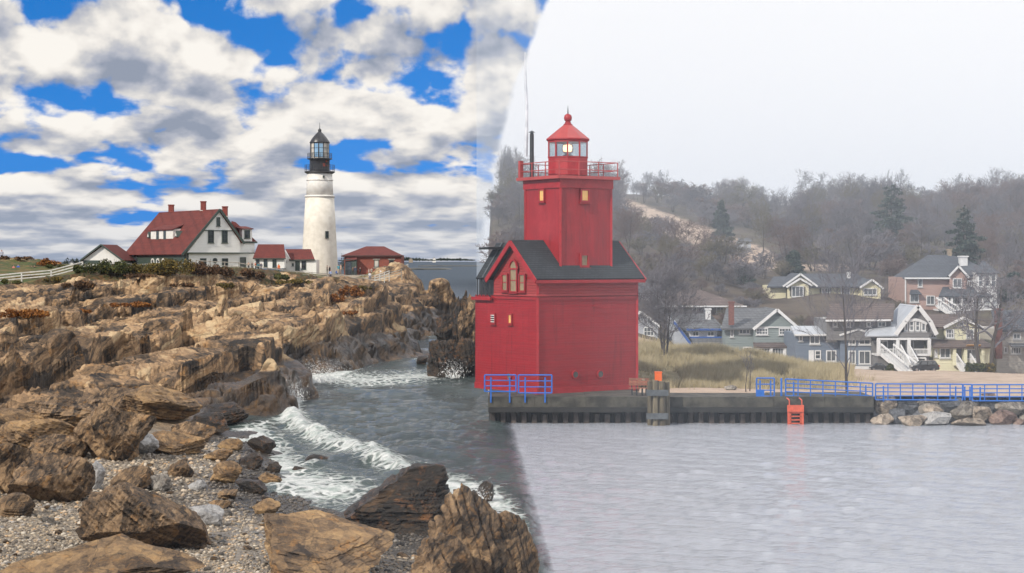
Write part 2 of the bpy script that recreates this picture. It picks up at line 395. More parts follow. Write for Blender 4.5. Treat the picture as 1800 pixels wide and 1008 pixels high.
WAT += [(430,64,2.3),(500,65,2.1),(540,71,2.0),(350,64,2.1),(300,66,2.0),(430,57,.15),(505,58.5,-.4),(385,56,.35),(600,91,3.5),(655,97,3.7),(700,107,3.5),(740,132,3.3),(560,86,3.0),(645,87,-.6),(690,92,-.6),(570,80,-.5),(737,108,-1.0)]
LOW = [(-100,18,2.2),(300,18,2.0),(600,18,1.9),(900,18,1.8),(1000,18,1.6)]
_c = [(a, d, zof(a, b, d)) for a, b, d in SURF] + WAT + LOW
_c = np.array(_c, float)
def _q(px, d7): return np.stack([px / 120.0, np.log(d7) * 7.0], -1)
_cq = _q(_c[:, 0], _c[:, 1])
_K = np.sqrt(((_cq[:, None] - _cq[None]) ** 2).sum(-1) + .05)
_w = np.linalg.solve(np.block([[_K + 0.02 * np.eye(len(_c)), np.ones((len(_c), 1))], [np.ones((1, len(_c))), np.zeros((1, 1))]]), np.append(_c[:, 2], 0))
def base_z(px, d):
    q = _q(px, d / KD); out = np.full(px.shape, _w[-1])
    for k in range(len(_c)):
        out = out + _w[k] * np.sqrt((q[..., 0] - _cq[k, 0]) ** 2 + (q[..., 1] - _cq[k, 1]) ** 2 + .05)
    return out

NC, NR = 640, 1000
tpx = np.linspace(-110, 975, NC); tD = np.exp(np.linspace(math.log(38), math.log(430), NR))
TPX, TD = np.meshgrid(tpx, tD)
TX = (TPX - CX) / F * TD; TY = TD.copy()
ZB = np.minimum(base_z(TPX, TD), 10.6)
d7 = TD / KD
beach = (1 - sst(d7, 50, 57)) * (1 - .0 * TPX)
lawn = sst(d7, 151, 160) * (1 - sst(TPX, 600, 700)) * (1 - .55 * np.exp(-((TPX - 30) / 90) ** 2 - ((d7 - 203) / 16) ** 2))
rk = np.clip((1 - beach) * (1 - lawn), 0, 1)
# strata: strike runs inland and slightly right; ledges step across it
sa = .76; ca = math.sqrt(1 - sa * sa)                       # strike runs inland and to the right
S = TX * ca - TY * sa; T = TX * sa + TY * ca
wob = (fbm(TX / 14, TY / 30, 5, 3) - .45) * 9
tone = np.zeros_like(ZB); dz = np.zeros_like(ZB)
for L, st, amp, kx, kt, cr, sd in ((8.0, 2.4, 1.8, -.7, .35, .55, 3), (3.2, 3.4, .95, -.75, .4, .60, 11), (1.4, 2.4, .26, -.8, .5, .40, 29)):
    f1, f2, rid, du, dv = worley((S + wob) / L, (T + wob * .6) / (L * st), sd)
    h = (rid - .5) * .8 + du * kx + dv * (kt * 2 * (2 * _h((rid * 1e5).astype(np.int64), (rid * 3e4).astype(np.int64), 2) - 1))
    h = h - cr * (1 - sst(f2 - f1, .0, .085))
    dz += amp * h
    tone += (rid - .5) * .55
amp = rk * (.55 + 1.0 * fbm(TX / 14, TY / 25, 9, 2)) * (1 - .45 * sst(d7, 60, 52)) * (1 - .72 * np.exp(-((TPX - 724) / 36) ** 2 - ((d7 - 163) / 18) ** 2))
ZT = ZB + dz * amp + (fbm(TX / 7, TY / 12, 61, 2) - .4) * 1.5 * rk * (1 - .8 * np.exp(-((TPX - 724) / 40) ** 2 - ((d7 - 163) / 20) ** 2))
# long slanting fractures: behind each line the rock stands up as a ledge, in front it is broken away
TPYB = HOR + (CAMZ - ZB) / TD * F
def line_dist(px, py, line):
    best = np.full(px.shape, 1e9); up = np.zeros(px.shape)
    for (x0, y0), (x1, y1) in zip(line, line[1:]):
        dx, dy = x1 - x0, y1 - y0; t = np.clip(((px - x0) * dx + (py - y0) * dy) / (dx * dx + dy * dy), 0, 1)
        ex, ey = px - (x0 + t * dx), (py - (y0 + t * dy)) * 2.2; d = np.sqrt(ex * ex + ey * ey); m = d < best
        best = np.where(m, d, best); up = np.where(m, ey < 0, up)
    return best, up
_wx = TPX + 26 * (fbm(TX / 4, TY / 9, 91, 3) - .44) * 2; _wy = TPYB + 9 * (fbm(TX / 3, TY / 6, 93, 3) - .44) * 2
for line, H_, w_ in (([(-120, 620), (60, 585), (200, 552), (330, 530), (430, 512)], 1.5, 60), ([(20, 668), (160, 640), (290, 610), (420, 580), (560, 546), (650, 522)], 1.7, 60), ([(200, 705), (330, 668), (450, 630), (560, 600), (690, 560)], 1.5, 55),
                     ([(100, 530), (240, 512), (380, 502)], 1.3, 50), ([(350, 560), (480, 528), (590, 512)], 1.2, 45), ([(-120, 690), (30, 662), (120, 648)], 1.3, 50), ([(420, 700), (500, 672), (570, 640)], 1.0, 40), ([(640, 560), (700, 530), (740, 512)], 1.2, 40)):
    d_, up_ = line_dist(_wx, _wy, line); ZT = ZT + np.where(up_, H_ * np.exp(-d_ / w_), -.35 * H_ * np.exp(-d_ / 14)) * rk * sst(TPX, -115, -60)
# bedding planes: the surface breaks off in treads and risers
def terrace(z, h, dip, k):
    jit = .8 * h * (fbm(TX / 9, TY / 14, int(h * 100), 2) - .4)
    w = (z + dip * S + jit) / h; fl = np.floor(w); fr = w - fl
    return z * (1 - k) + k * ((fl + sst(fr, .72, 1.0)) * h - dip * S - jit)
for h_, dip, kk in ((1.7, .22, .55), (.7, .26, .45)): ZT = ZT * (1 - rk) + rk * terrace(ZT, h_, dip, kk)
ZT += (fbm(TX / 1.6, TY / 2.6, 77, 3) - .44) * (.06 + .10 * rk)
ZT += lawn * (fbm(TX / 5, TY / 5, 31, 3) - .45) * .5
ZT = np.where(ZB < -1.0, np.minimum(ZT, ZB + .4), ZT)
def soften(A):                                               # edges between blocks fall between grid lines
    A = A.copy(); A[1:-1] = .25 * A[:-2] + .5 * A[1:-1] + .25 * A[2:]; A[:, 1:-1] = .2 * A[:, :-2] + .6 * A[:, 1:-1] + .2 * A[:, 2:]; return A
ZT = soften(ZT)
wetz = sst(TPX + 130 * (fbm(TX / 9, TY / 15, 71, 3) - .45), 255, 400) * (1 - sst(ZT - 1.6 * (fbm(TX / 6, TY / 10, 73, 3) - .45), 2.2, 3.2)) * (1 - .0 * TPX)
tone = np.clip(.5 + tone, 0, 1)

# ground material: rock / lawn / beach by attributes
def shore_material():
    m = MATS['shore_rock']; t = NT(m.node_tree); b = t.n['Principled BSDF']
    rockc = b.inputs['Base Color'].links[0].from_socket
    geo = t.new('ShaderNodeNewGeometry').outputs['Position']
    la = t.new('ShaderNodeAttribute', attribute_name='lawn').outputs['Fac']
    be = t.new('ShaderNodeAttribute', attribute_name='beach').outputs['Fac']
    ve = t.new('ShaderNodeAttribute', attribute_name='scrub').outputs['Fac']
    g = t.mix(t.rng(t.noise(geo, .35, 5), .4, .6), (.05, .075, .018), (.14, .10, .035))
    n = t.math('MULTIPLY', t.math('SUBTRACT', t.noise(geo, .8, 5), .5), .9)
    col = t.mix(t.rng(t.math('ADD', la, n), .35, .6), rockc, g)
    sc = t.mix(t.rng(t.noise(geo, 1.4, 5), .4, .6), (.10, .055, .02), (.05, .05, .016))
    col = t.mix(t.rng(t.math('ADD', ve, n), .45, .6), col, sc)
    z = t.sep(geo)[2]
    gr = t.mix(t.rng(t.noise(geo, 9, 5, .7), .38, .62), (.12, .095, .07), (.34, .29, .225))
    gr = t.mix(t.rng(t.math('ADD', z, t.math('MULTIPLY', t.noise(geo, .6, 3), .5)), .62, .95, 1.0, 0.0), gr, (.05, .042, .034))
    col = t.mix(be, col, gr)
    t.l.new(col, b.inputs['Base Color'])
shore_material()
scrub = sst(d7, 138, 147) * (1 - sst(d7, 156, 160)) * sst(fbm(TX / 6, TY / 10, 55, 3), .36, .5) * (1 - sst(TPX, 560, 640))
tag(grid_mesh('rocky_shore', TX, TY, ZT, MATS['shore_rock'], {'tone': tone, 'lawn': lawn, 'beach': beach, 'scrub': scrub, 'wet': wetz}), kind='structure')

TPY = HOR + (CAMZ - ZT) / TD * F
def ground(px, D):
    j = np.clip(np.searchsorted(tpx, px), 1, NC - 1); i = np.clip(np.searchsorted(tD, D), 1, NR - 1)
    return float(ZT[i, j])
def hit(px, py):
    """first shore point seen along the ray through a pixel -> distance"""
    j = int(np.clip(np.searchsorted(tpx, px), 1, NC - 1)); col = TPY[:, j]
    k = np.nonzero(col <= py)[0]
    return float(tD[k[0]]) if len(k) else float(tD[-1])
def on_ground(px, D, lift=0.0): return Vector(((px - CX) / F * D, D, ground(px, D) + lift))

# ------------------------------------------------------------------ sea
def seg_dist(px, py, line):
    best = np.full(px.shape, 1e9); sgn = np.zeros(px.shape)
    for (x0, y0), (x1, y1) in zip(line, line[1:]):
        dx, dy = x1 - x0, y1 - y0; t = np.clip(((px - x0) * dx + (py - y0) * dy) / (dx * dx + dy * dy), 0, 1)
        ex, ey = px - (x0 + t * dx), py - (y0 + t * dy); d = np.sqrt(ex * ex + ey * ey)
        s = np.sign(ex * -dy + ey * dx); m = d < best
        best = np.where(m, d, best); sgn = np.where(m, s, sgn)
    return best, sgn
BREAK = [(492, 690), (505, 735), (560, 772), (640, 800), (720, 832), (800, 858)]
def sea():
    py = np.concatenate([np.arange(1090, 640, -1.25), np.arange(640, 470, -1.0), np.array([469, 467, 465, 463.5, 462, 461, 460.2, 459.6, 459])])
    px = np.arange(-260, 2080, 3.3)
    PX, PY = np.meshgrid(px, py); D = 3e4 / (PY - HOR); X = (PX - CX) / F * D; Y = D
    rng = np.random.RandomState(4); Z = np.zeros_like(X)
    left = 1 - sst(PX + np.maximum(PY - 640, 0) * -.28, 850, 874)
    for k in range(26):
        wl = .7 * 1.17 ** k * (1 if k < 16 else .35); a = rng.uniform(-1.2, 1.2) + 1.9; kx, ky = math.cos(a) * 6.283 / wl, math.sin(a) * 6.283 / wl
        dD = D * D / 3e4 * 1.25
        ok = 1 - sst(dD / wl, .22, .45)
        ph = rng.uniform(0, 6.28) + 3.0 * vnoise(X / (wl * 4), Y / (wl * 4), k)
        w = np.sin(kx * X + ky * Y + ph); w = w - .35 * np.cos(2 * (kx * X + ky * Y + ph))
        Z += w * wl * (.0085 if wl < 2.5 else .0042) * ok * (left * 1.25 + (1 - left) * (.42 if wl < 3 else .12))
    Z *= 1 - .9 * sst(D, 300, 900)
    bd, bs = seg_dist(PX, PY, BREAK)
    crest = np.exp(-(bd / np.where(bs > 0, 9.0, 16.0)) ** 2) * sst(PX, 470, 520)
    Z += crest * (.42 + .6 * (fbm(PX / 22, PY / 14, 8, 3) - .45)) * (1 - sst(PX, 690, 820))
    # foam: where the bottom is near the surface, along the breaker and in the surf between the ledges
    ins = (PX > -110) & (PX < 970) & (D < 425) & (D > 38)
    zb = np.where(ins, base_z(np.clip(PX, -110, 970), np.clip(D, 38, 425)), -3)
    foam = .55 * np.exp(-((zb + .05) / .28) ** 2) * left
    foam += np.exp(-(bd / np.where(bs > 0, 15.0, 26.0)) ** 2) * 1.0 * (1 - .6 * sst(PX, 720, 850))
    def blob(x, y, a, b, w): return w * np.exp(-((PX - x) / a) ** 2 - ((PY - y) / b) ** 2)
    for q in ((640, 668, 120, 14, .85), (560, 655, 50, 14, .7), (740, 660, 70, 9, .5), (800, 655, 40, 10, .6), (515, 705, 25, 22, .7), (440, 770, 80, 22, .75), (560, 850, 90, 28, .70),
              (520, 815, 70, 22, .45), (640, 860, 60, 22, .5), (820, 855, 38, 20, .9), (872, 885, 30, 35, 1.0), (905, 930, 24, 40, .9), (745, 930, 40, 16, .6), (740, 985, 60, 30, .45), (700, 720, 120, 40, .20),
              (800, 640, 60, 14, .3), (720, 640, 30, 16, .25), (925, 975, 22, 40, .8)):
        foam += blob(*q)
    foam = np.clip(foam, 0, 1.2) * sst(PX, -60, 80)
    foam *= (1 - sst(PX + np.maximum(PY - 640, 0) * -.28, 850, 872))
    m = bpy.data.materials.new('sea_water'); m.use_nodes = True; t = NT(m.node_tree); b = t.n['Principled BSDF']
    geo = t.new('ShaderNodeNewGeometry').outputs['Position']
    fo = t.new('ShaderNodeAttribute', attribute_name='foam').outputs['Fac']
    lf = t.new('ShaderNodeAttribute', attribute_name='open').outputs['Fac']
    warp = t.noise(geo, .7, 4); g2 = t.vmath('ADD', geo, t.vmath('MULTIPLY', t.comb(warp, warp, 0.0), (.9, .9, 0)))
    n1 = t.noise(g2, 1.25, 12, .76, .25); vo = t.new('ShaderNodeTexVoronoi', feature='DISTANCE_TO_EDGE'); vo.inputs['Scale'].default_value = 1.6; t.l.new(g2, vo.inputs['Vector'])
    lace = t.math('ADD', n1, t.rng(vo.outputs['Distance'], 0, .22, .14, -.06))
    f = t.math('ADD', t.math('MULTIPLY', fo, .51), t.math('SUBTRACT', lace, .83))
    f = t.rng(f, -.02, .20)
    wv = t.math('MULTIPLY', t.rng(t.noise(t.vmath('MULTIPLY', geo, (.35, 1.1, 1)), .9, 8, .7), .66, .72), t.math('MULTIPLY', lf, .5))
    f = t.math('MAXIMUM', f, wv)
    body = t.mix(t.rng(t.noise(geo, .12, 4), .35, .65), (.034, .048, .048), (.055, .074, .072))
    body = t.mix(t.rng(t.sep(geo)[1], 180, 500), body, (.018, .035, .052)); body = t.mix(lf, (.37, .39, .435), body)
    body = t.mix(t.rng(fo, .35, 1.0, 0, .55), body, (.11, .16, .13))
    col = t.mix(f, body, t.mix(t.rng(t.noise(geo, 1.6, 8, .75), .35, .6), (.36, .42, .39), (.74, .75, .73)))
    t.l.new(col, b.inputs['Base Color']); t.put(b.inputs['Roughness'], t.math('ADD', t.rng(f, 0, 1, .07, .75, False), t.math('MULTIPLY', lf, t.rng(t.sep(geo)[1], 200, 700, 0, .42, False)))); t.put(b.inputs['IOR'], t.rng(lf, 0, 1, 1.85, 1.333, False))
    bn = t.new('ShaderNodeBump'); bn.inputs['Distance'].default_value = .26
    t.put(bn.inputs['Strength'], t.rng(lf, 0, 1, .75, .95, False))
    h = t.math('ADD', t.math('MULTIPLY', t.noise(t.vmath('MULTIPLY', geo, (.9, 1.7, 1)), 2.6, 7, .66, .5), lf), t.math('MULTIPLY', t.noise(t.vmath('MULTIPLY', geo, (.5, 1, 1)), .35, 3), t.math('MULTIPLY', lf, 1.5)))
    h = t.math('ADD', h, t.math('MULTIPLY', t.noise(t.vmath('MULTIPLY', geo, (.5, 1.0, 1)), 5.0, 6, .68, .4), t.math('SUBTRACT', .85, t.math('MULTIPLY', lf, .8))))
    h = t.math('ADD', h, t.math('MULTIPLY', t.noise(t.vmath('MULTIPLY', geo, (.6, 1, 1)), .11, 5, .6), t.math('MULTIPLY', lf, 7.0)))
    h = t.math('ADD', h, t.math('MULTIPLY', n1, t.math('MULTIPLY', f, .8)))
    t.l.new(h, bn.inputs['Height']); t.l.new(bn.outputs[0], b.inputs['Normal'])
    o = grid_mesh('sea', X, Y, Z, m, {'foam': foam, 'open': left}, smooth=True)
    tag(o, kind='structure')
    MATS['foam'] = mat('spray_foam', (.85, .86, .85), (.75, .77, .77), 3, .7)
sea()
# spray thrown up where swell hits the ledges
def spray(px, py, D, w, h, n, seed, label):
    rg = np.random.RandomState(seed); c = P(px, py, D); s = D / F
    V = []; Fc = []
    tet = np.array([(1, 1, 1), (1, -1, -1), (-1, 1, -1), (-1, -1, 1)], float) * .6; tf = np.array([(0, 1, 2), (0, 3, 1), (0, 2, 3), (1, 3, 2)])
    for k in range(n):
        t = rg.rand() ** 1.5; a = rg.normal(0, .62) * (.45 + t)
        jet = math.sin(k % 9 * 2.1) * .35
        p = np.array([c.x + (a + jet * .6) * w * s * .5, c.y + rg.normal(0, .5), c.z + t * h * s * (.6 + .4 * math.cos(jet * 4 + a)) - .2])
        r = (.014 + .05 * (1 - t) * rg.rand() ** 3) * D / 120
        q = tet * r * np.array([1, 1, 1 + rg.rand()]) ; an = rg.rand() * 6.28; rot = np.array([[math.cos(an), -math.sin(an), 0], [math.sin(an), math.cos(an), 0], [0, 0, 1]])
        Fc.append(tf + len(V) * 4); V.append(q @ rot + p)
    o = soup_mesh('sea_spray', np.concatenate(V), np.concatenate(Fc), MATS['foam']); tag(o, label, kind='stuff')
spray(562, 668, 136, 85, 42, 2200, 1, 'white spray bursting over the dark wet ledge')
spray(512, 700, 118, 46, 45, 1400, 2, 'white spray running off the end of the dark ledge')
spray(798, 660, 142, 40, 34, 600, 3, 'white spray at the foot of the sea stack')
spray(835, 870, 66, 42, 26, 700, 5, 'white surf bursting between the foreground crags')

# ------------------------------------------------------------------ boulders
_ico = {}
def ico(sub):
    if sub not in _ico:
        bm = bmesh.new(); bmesh.ops.create_icosphere(bm, subdivisions=sub, radius=1); bm.verts.ensure_lookup_table()
        _ico[sub] = (np.array([v.co[:] for v in bm.verts]), np.array([[v.index for v in f.verts] for f in bm.faces])); bm.free()
    return _ico[sub]
def rock_shape(seed, sub, nplanes=11, keep=(.50, .85), strata=0.0, axis=(.5, .2, 1), freq=5.0, rough=.06, joint=0.0):
    V, Fc = ico(sub); p = V.copy(); rg = np.random.RandomState(seed)
    N = rg.normal(size=(nplanes, 3)); N /= np.linalg.norm(N, axis=1)[:, None]; O = rg.uniform(*keep, nplanes)
    for _ in range(3):
        for n, o in zip(N, O):
            d = p @ n - o; m = d > 0; p[m] -= d[m, None] * n
    r = np.linalg.norm(p, axis=1, keepdims=True); u = p / np.maximum(r, 1e-6)
    disp = (v3(p * 2.2 + 9.1, seed) - .5) * 2.2 * rough + (v3(p * 5.5 + 3.3, seed + 1) - .5) * 1.2 * rough + (v3(p * 13 + 1.3, seed + 2) - .5) * .7 * rough
    if strata:
        a = np.array(axis, float); a /= np.linalg.norm(a); s = p @ a * freq + (v3(p * 1.5, seed + 5) - .5) * .8; k = np.floor(s)
        lay = _h(k.astype(np.int64), np.full(len(k), seed), 3) - .5; fr = s - k
        disp += strata * (lay - .55 * np.exp(-(np.minimum(fr, 1 - fr) / .10) ** 2))
        b = np.cross(a, (0.3, 1, .2)); b /= np.linalg.norm(b); s2 = p @ b * freq * .55 + lay * 1.6; k2 = np.floor(s2); f2 = s2 - k2
        disp += strata * (.3 * (_h(k2.astype(np.int64), k.astype(np.int64), seed) - .5) - .2 * np.exp(-(np.minimum(f2, 1 - f2) / .07) ** 2))
    return p + u * disp[:, None], Fc
def rock(name, loc, dims, seed, m, sub=4, rz=0.0, tilt=(0, 0), smooth=False, label=None, cat='rock', group=None, **kw):
    p, Fc = rock_shape(seed, sub, **kw)
    lo, hi = p.min(0), p.max(0); p = (p - (lo + hi) / 2) / ((hi - lo) / 2)
    p = p * np.array(dims) / 2
    M = np.array(Matrix.Rotation(rz, 3, 'Z') @ Matrix.Rotation(tilt[0], 3, 'X') @ Matrix.Rotation(tilt[1], 3, 'Y')); p = p @ M.T
    lo, hi = p.min(0), p.max(0)
    o = soup_mesh(name, p, Fc, MATS[m], smooth=smooth); o.location = Vector(loc) + Vector((0, 0, hi[2]))
    o.location.z = loc[2] - lo[2] - .22 * (hi[2] - lo[2])
    return tag(o, label, cat, group)
def shore_rock(name, px, pyb, w, h, seed, m, label, depth=1.0, D=None, sub=4, **kw):
    D = D or hit(px, pyb); s = D / F
    loc = (((px - CX) / F) * D, D + w * s * depth * .35, 0); z = CAMZ - (pyb - HOR) * s
    return rock(name, (loc[0], loc[1], z), (w * s, w * s * depth, h * s / .80), seed, m, sub=sub, label=label, **kw)

BR = dict(strata=.095, freq=9, rough=.03, nplanes=9)
shore_rock('boulder', 240, 976, 255, 100, 101, 'boulder_tan', 'large brown layered boulder with a dark right face lying on the pebble beach', .8, sub=6, keep=(.40, .66), axis=(.62, .15, .8), nplanes=10, strata=.085, freq=11, rough=.03, tilt=(.05, .22))
shore_rock('boulder', 150, 1040, 390, 44, 102, 'boulder_ochre', 'long flat ochre slab at the very bottom of the beach', .7, sub=6, keep=(.45, .72), axis=(.5, .2, 1), strata=.08, freq=9, rough=.035, tilt=(.22, -.06))
shore_rock('boulder', 72, 885, 160, 84, 103, 'boulder_tan', 'blocky tan boulder with a black hollow under it at the left edge of the beach', .9, sub=5, keep=(.5, .75), axis=(.9, .1, .7), **BR)
shore_rock('boulder', 182, 812, 142, 100, 104, 'boulder_tan', 'tilted stack of brown rock layers with a black gap above the blocky boulder', .9, sub=5, keep=(.5, .8), axis=(.85, .1, .8), strata=.12, freq=7, tilt=(0, .25))
shore_rock('boulder', 50, 800, 150, 62, 105, 'boulder_ochre', 'broad ochre slab stepping down to the beach at the far left edge', .9, sub=5, axis=(.7, .1, .9), **BR)
shore_rock('boulder', 20, 870, 70, 95, 106, 'boulder_tan', 'narrow tan rock leaning at the left edge beside the blocky boulder', .9, sub=5, axis=(.9, .1, .6), **BR)
shore_rock('boulder', 262, 742, 170, 62, 107, 'boulder_ochre', 'rust brown ledge block above the small gravel pocket', .9, sub=5, axis=(.4, .1, 1), **BR)
shore_rock('boulder', 110, 752, 200, 52, 117, 'boulder_tan', 'wide pale tan ledge block behind the tilted layers at left', .9, sub=5, axis=(.4, .1, 1), **BR)
shore_rock('boulder', 690, 938, 208, 122, 108, 'boulder_dark', 'black and rust coloured wet boulder in the surf, largest at the water edge', .9, sub=6, keep=(.5, .78), axis=(.35, .25, 1), strata=.08, freq=10, tilt=(.22, -.14))
shore_rock('boulder', 555, 1012, 250, 50, 109, 'boulder_ochre', 'broad sloping ochre slab with thin cracks between pebbles and the wet black boulder', 1.2, sub=6, keep=(.45, .72), axis=(.25, .3, 1), strata=.07, freq=9, rough=.035, tilt=(.25, .10))
shore_rock('crag', 838, 1015, 175, 165, 110, 'boulder_tan', 'tall jagged tan crag at the bottom beside the white surf', .7, sub=6, keep=(.48, .8), axis=(1, .2, .3), strata=.16, freq=6, nplanes=14)
shore_rock('crag', 815, 940, 80, 82, 111, 'boulder_dark', 'dark narrow crag between the wet black boulder and the jagged tan crag', .8, sub=5, axis=(1, .2, .4), **BR)
shore_rock('crag', 905, 1025, 88, 125, 112, 'boulder_tan', 'grey brown crag furthest right at the bottom edge of the water', .7, sub=6, axis=(1, .2, .4), strata=.15, freq=6)
shore_rock('crag', 772, 1030, 110, 92, 113, 'boulder_tan', 'low brown crag at the bottom edge left of the jagged tan crag', .8, sub=5, axis=(1, .2, .5), strata=.14, freq=6)
shore_rock('boulder', 852, 880, 32, 34, 114, 'boulder_dark', 'small black rock washed by surf between the crags', 1, D=70, sub=4)
EXTRA = [(300, 800, 110, 34, 'boulder_ochre', .3), (95, 812, 110, 40, 'boulder_tan', .2), (330, 775, 90, 28, 'boulder_tan', .3), (225, 860, 80, 30, 'boulder_tan', .35), (20, 770, 120, 40, 'boulder_ochre', .25), (200, 730, 120, 34, 'boulder_tan', .25), (380, 745, 110, 34, 'boulder_dark', .2), (20, 910, 70, 36, 'boulder_tan', .3)]
EXL = ['broken ochre slab between the tilted layers and the rusty stone', 'tan slab lying between the wide ledge block and blocky boulder', 'thin tan slab at the head of the beach under the dark ledge', 'low tan slab against the right side of the blocky boulder', 'ochre slab at the left edge above the broad ochre slab', 'flat tan slab behind the tilted stack of layers', 'black wet slab at the foot of the dark ledge', 'small tan slab at the left edge by the pebbles']
for k, ((px, py, w, h, m, tl), lb) in enumerate(zip(EXTRA, EXL)): shore_rock('rock_slab', px, py, w, h, 400 + k, m, lb, .9, sub=5, tilt=(tl, .22 * math.sin(k * 1.7)), rz=.3 * math.sin(k * 2.1), axis=(.3, .2, 1), **BR)
SMALL = [(560, 833, 66, 34, 'boulder_dark', 'dark angular boulder at the edge of the white surf'), (458, 797, 52, 30, 'boulder_dark', 'brown pointed boulder awash in foam nearest the ledge'),
 (275, 864, 46, 30, 'boulder_grey', 'grey dome shaped stone on the pebbles'), (360, 925, 62, 36, 'boulder_pale', 'pale grey flat stone right of the layered boulder'), (315, 840, 44, 32, 'boulder_tan', 'tan brick shaped stone lying in the pebbles'),
 (392, 850, 62, 38, 'boulder_ochre', 'ochre brown rounded boulder beside the dark wet stones'), (382, 812, 56, 22, 'boulder_ochre', 'flat rusty stone at the top of the beach'), (405, 792, 42, 22, 'boulder_ochre', 'olive brown wedge stone standing in shallow foam'),
 (575, 855, 34, 18, 'boulder_dark', 'small round black stone in the foam below the angular boulder'), (310, 795, 60, 30, 'boulder_tan', 'pair forming tan block at the head of the beach'), (162, 862, 48, 52, 'boulder_pale', 'white quartz stone beside the blocky boulder'),
 (478, 832, 34, 20, 'boulder_dark', 'low dark stone awash between the ochre and angular boulders'), (525, 838, 30, 18, 'boulder_dark', 'small dark stone touching the angular boulder'), (470, 852, 48, 22, 'boulder_ochre', 'olive stone in the wash above the black pebbles'),
 (440, 868, 60, 22, 'boulder_dark', 'flat black wet stone at the pebble edge'), (240, 800, 70, 40, 'boulder_pale', 'cracked pale block at the foot of the tilted layers'), (345, 862, 34, 18, 'boulder_pale', 'small pale stone behind the flat grey stone'),
 (400, 880, 40, 18, 'boulder_tan', 'low brown stone left of the flat black wet one'), (465, 905, 52, 26, 'boulder_ochre', 'yellowish stone at the left end of the sloping slab'), (385, 895, 46, 16, 'boulder_tan', 'flat tan stone in the middle of the pebbles'),
 (516, 772, 28, 14, 'boulder_dark', 'tiny dark rock in front of the breaking wave'), (435, 822, 46, 26, 'boulder_dark', 'dark brown stone behind the olive one in the wash'), (365, 762, 70, 36, 'boulder_dark', 'dark wet ledge stone above the shallow foam'), (610, 730 + 118, 22, 12, 'boulder_dark', 'smallest dark stone in the surf by the wet boulder'),
 (742, 641, 24, 15, 'boulder_dark', 'small dark rock in the narrow channel below the headland')]
for k, (px, py, w, h, m, lb) in enumerate(SMALL):
    shore_rock('boulder', px, py, w, h, 200 + k, m, lb, .9, D=(163 if px == 742 else None), sub=4, strata=.07, freq=5, axis=(.6, .2, .8), rz=.4 * math.sin(k * 2.3), tilt=(0, .2 * math.sin(k)))
# sea stack across the channel
st_ = thing('sea_stack', 'dark craggy sea stack across the narrow channel from the headland', 'rock', P(795, 662, 150))
for k, (px, pyb, w, h, D, m, sd) in enumerate(((812, 640, 52, 128, 156, 'boulder_dark', 5), (822, 610, 36, 92, 152, 'boulder_tan', 6), (782, 660, 66, 62, 146, 'boulder_dark', 7), (818, 664, 48, 72, 146, 'boulder_dark', 8), (785, 612, 40, 60, 160, 'boulder_dark', 9))):
    p, Fc = rock_shape(300 + sd, 5, strata=.13, freq=6, axis=(1, .2, .25), nplanes=13, rough=.08)
    lo, hi = p.min(0), p.max(0); p = (p - (lo + hi) / 2) / ((hi - lo) / 2); s = D / F
    c = P(px, pyb, D); p = p * np.array((w * s / 2, w * s * .5, h * s * .62)) + np.array((c.x, c.y, c.z + h * s * .40))
    soup_mesh('crag', p, Fc, MATS[m], st_)

# loose stones that can be told apart, and pebbles too many to count
rg = np.random.RandomState(12)
stone_meshes = {}
for mk in ('boulder_tan', 'boulder_ochre', 'boulder_grey', 'boulder_pale', 'boulder_dark'):
    for q in range(4):
        p, Fc = rock_shape(500 + q, 2, keep=(.55, .9), rough=.05); o = soup_mesh('beach_stone', p, Fc, MATS[mk], smooth=False); stone_meshes[mk, q] = o.data; bpy.data.objects.remove(o)
placed = 0
while placed < 200:
    px = rg.uniform(-20, 720); py = rg.uniform(775, 1006)
    if px > 480 and py < 900: continue
    D = hit(px, py); z = ground(px, D)
    if z < .02 or D > 92 or abs(HOR + (CAMZ - z) / D * F - py) > 6: continue
    w = rg.choice([10, 13, 16, 20, 27], p=[.34, .3, .2, .12, .04]) * D / F
    mk = rg.choice(['boulder_tan', 'boulder_grey', 'boulder_pale', 'boulder_ochre'], p=[.3, .35, .25, .1]) if z > .45 else 'boulder_dark'
    o = bpy.data.objects.new('beach_stone', stone_meshes[mk, rg.randint(4)]); C.objects.link(o)
    o.location = ((px - CX) / F * D, D, z + w * .10); o.scale = (w / 2, w / 2 * rg.uniform(.6, 1), w / 2 * rg.uniform(.4, .7)); o.rotation_euler = (rg.uniform(-.3, .3), rg.uniform(-.3, .3), rg.uniform(0, 6.28))
    cn = {'boulder_tan': 'tan', 'boulder_grey': 'grey', 'boulder_pale': 'whitish', 'boulder_ochre': 'ochre', 'boulder_dark': 'dark wet'}[mk]
    zone = ('at the head of the beach' if py < 845 else 'behind the large layered boulder' if py < 905 else 'left of the large layered boulder' if px < 120 else 'beside the large layered boulder' if px < 365 else 'between the layered boulder and the sloping slab' if px < 470 else 'below the sloping ochre slab')
    if mk == 'boulder_dark': zone = 'among the black pebbles ' + ('by the breaking surf' if px > 430 else 'at the top of the wash' if py < 850 else 'at the water edge')
    tag(o, 'small loose %s stone lying %s' % (cn, zone), 'stone', '%s stones %s' % (cn, zone))
    placed += 1
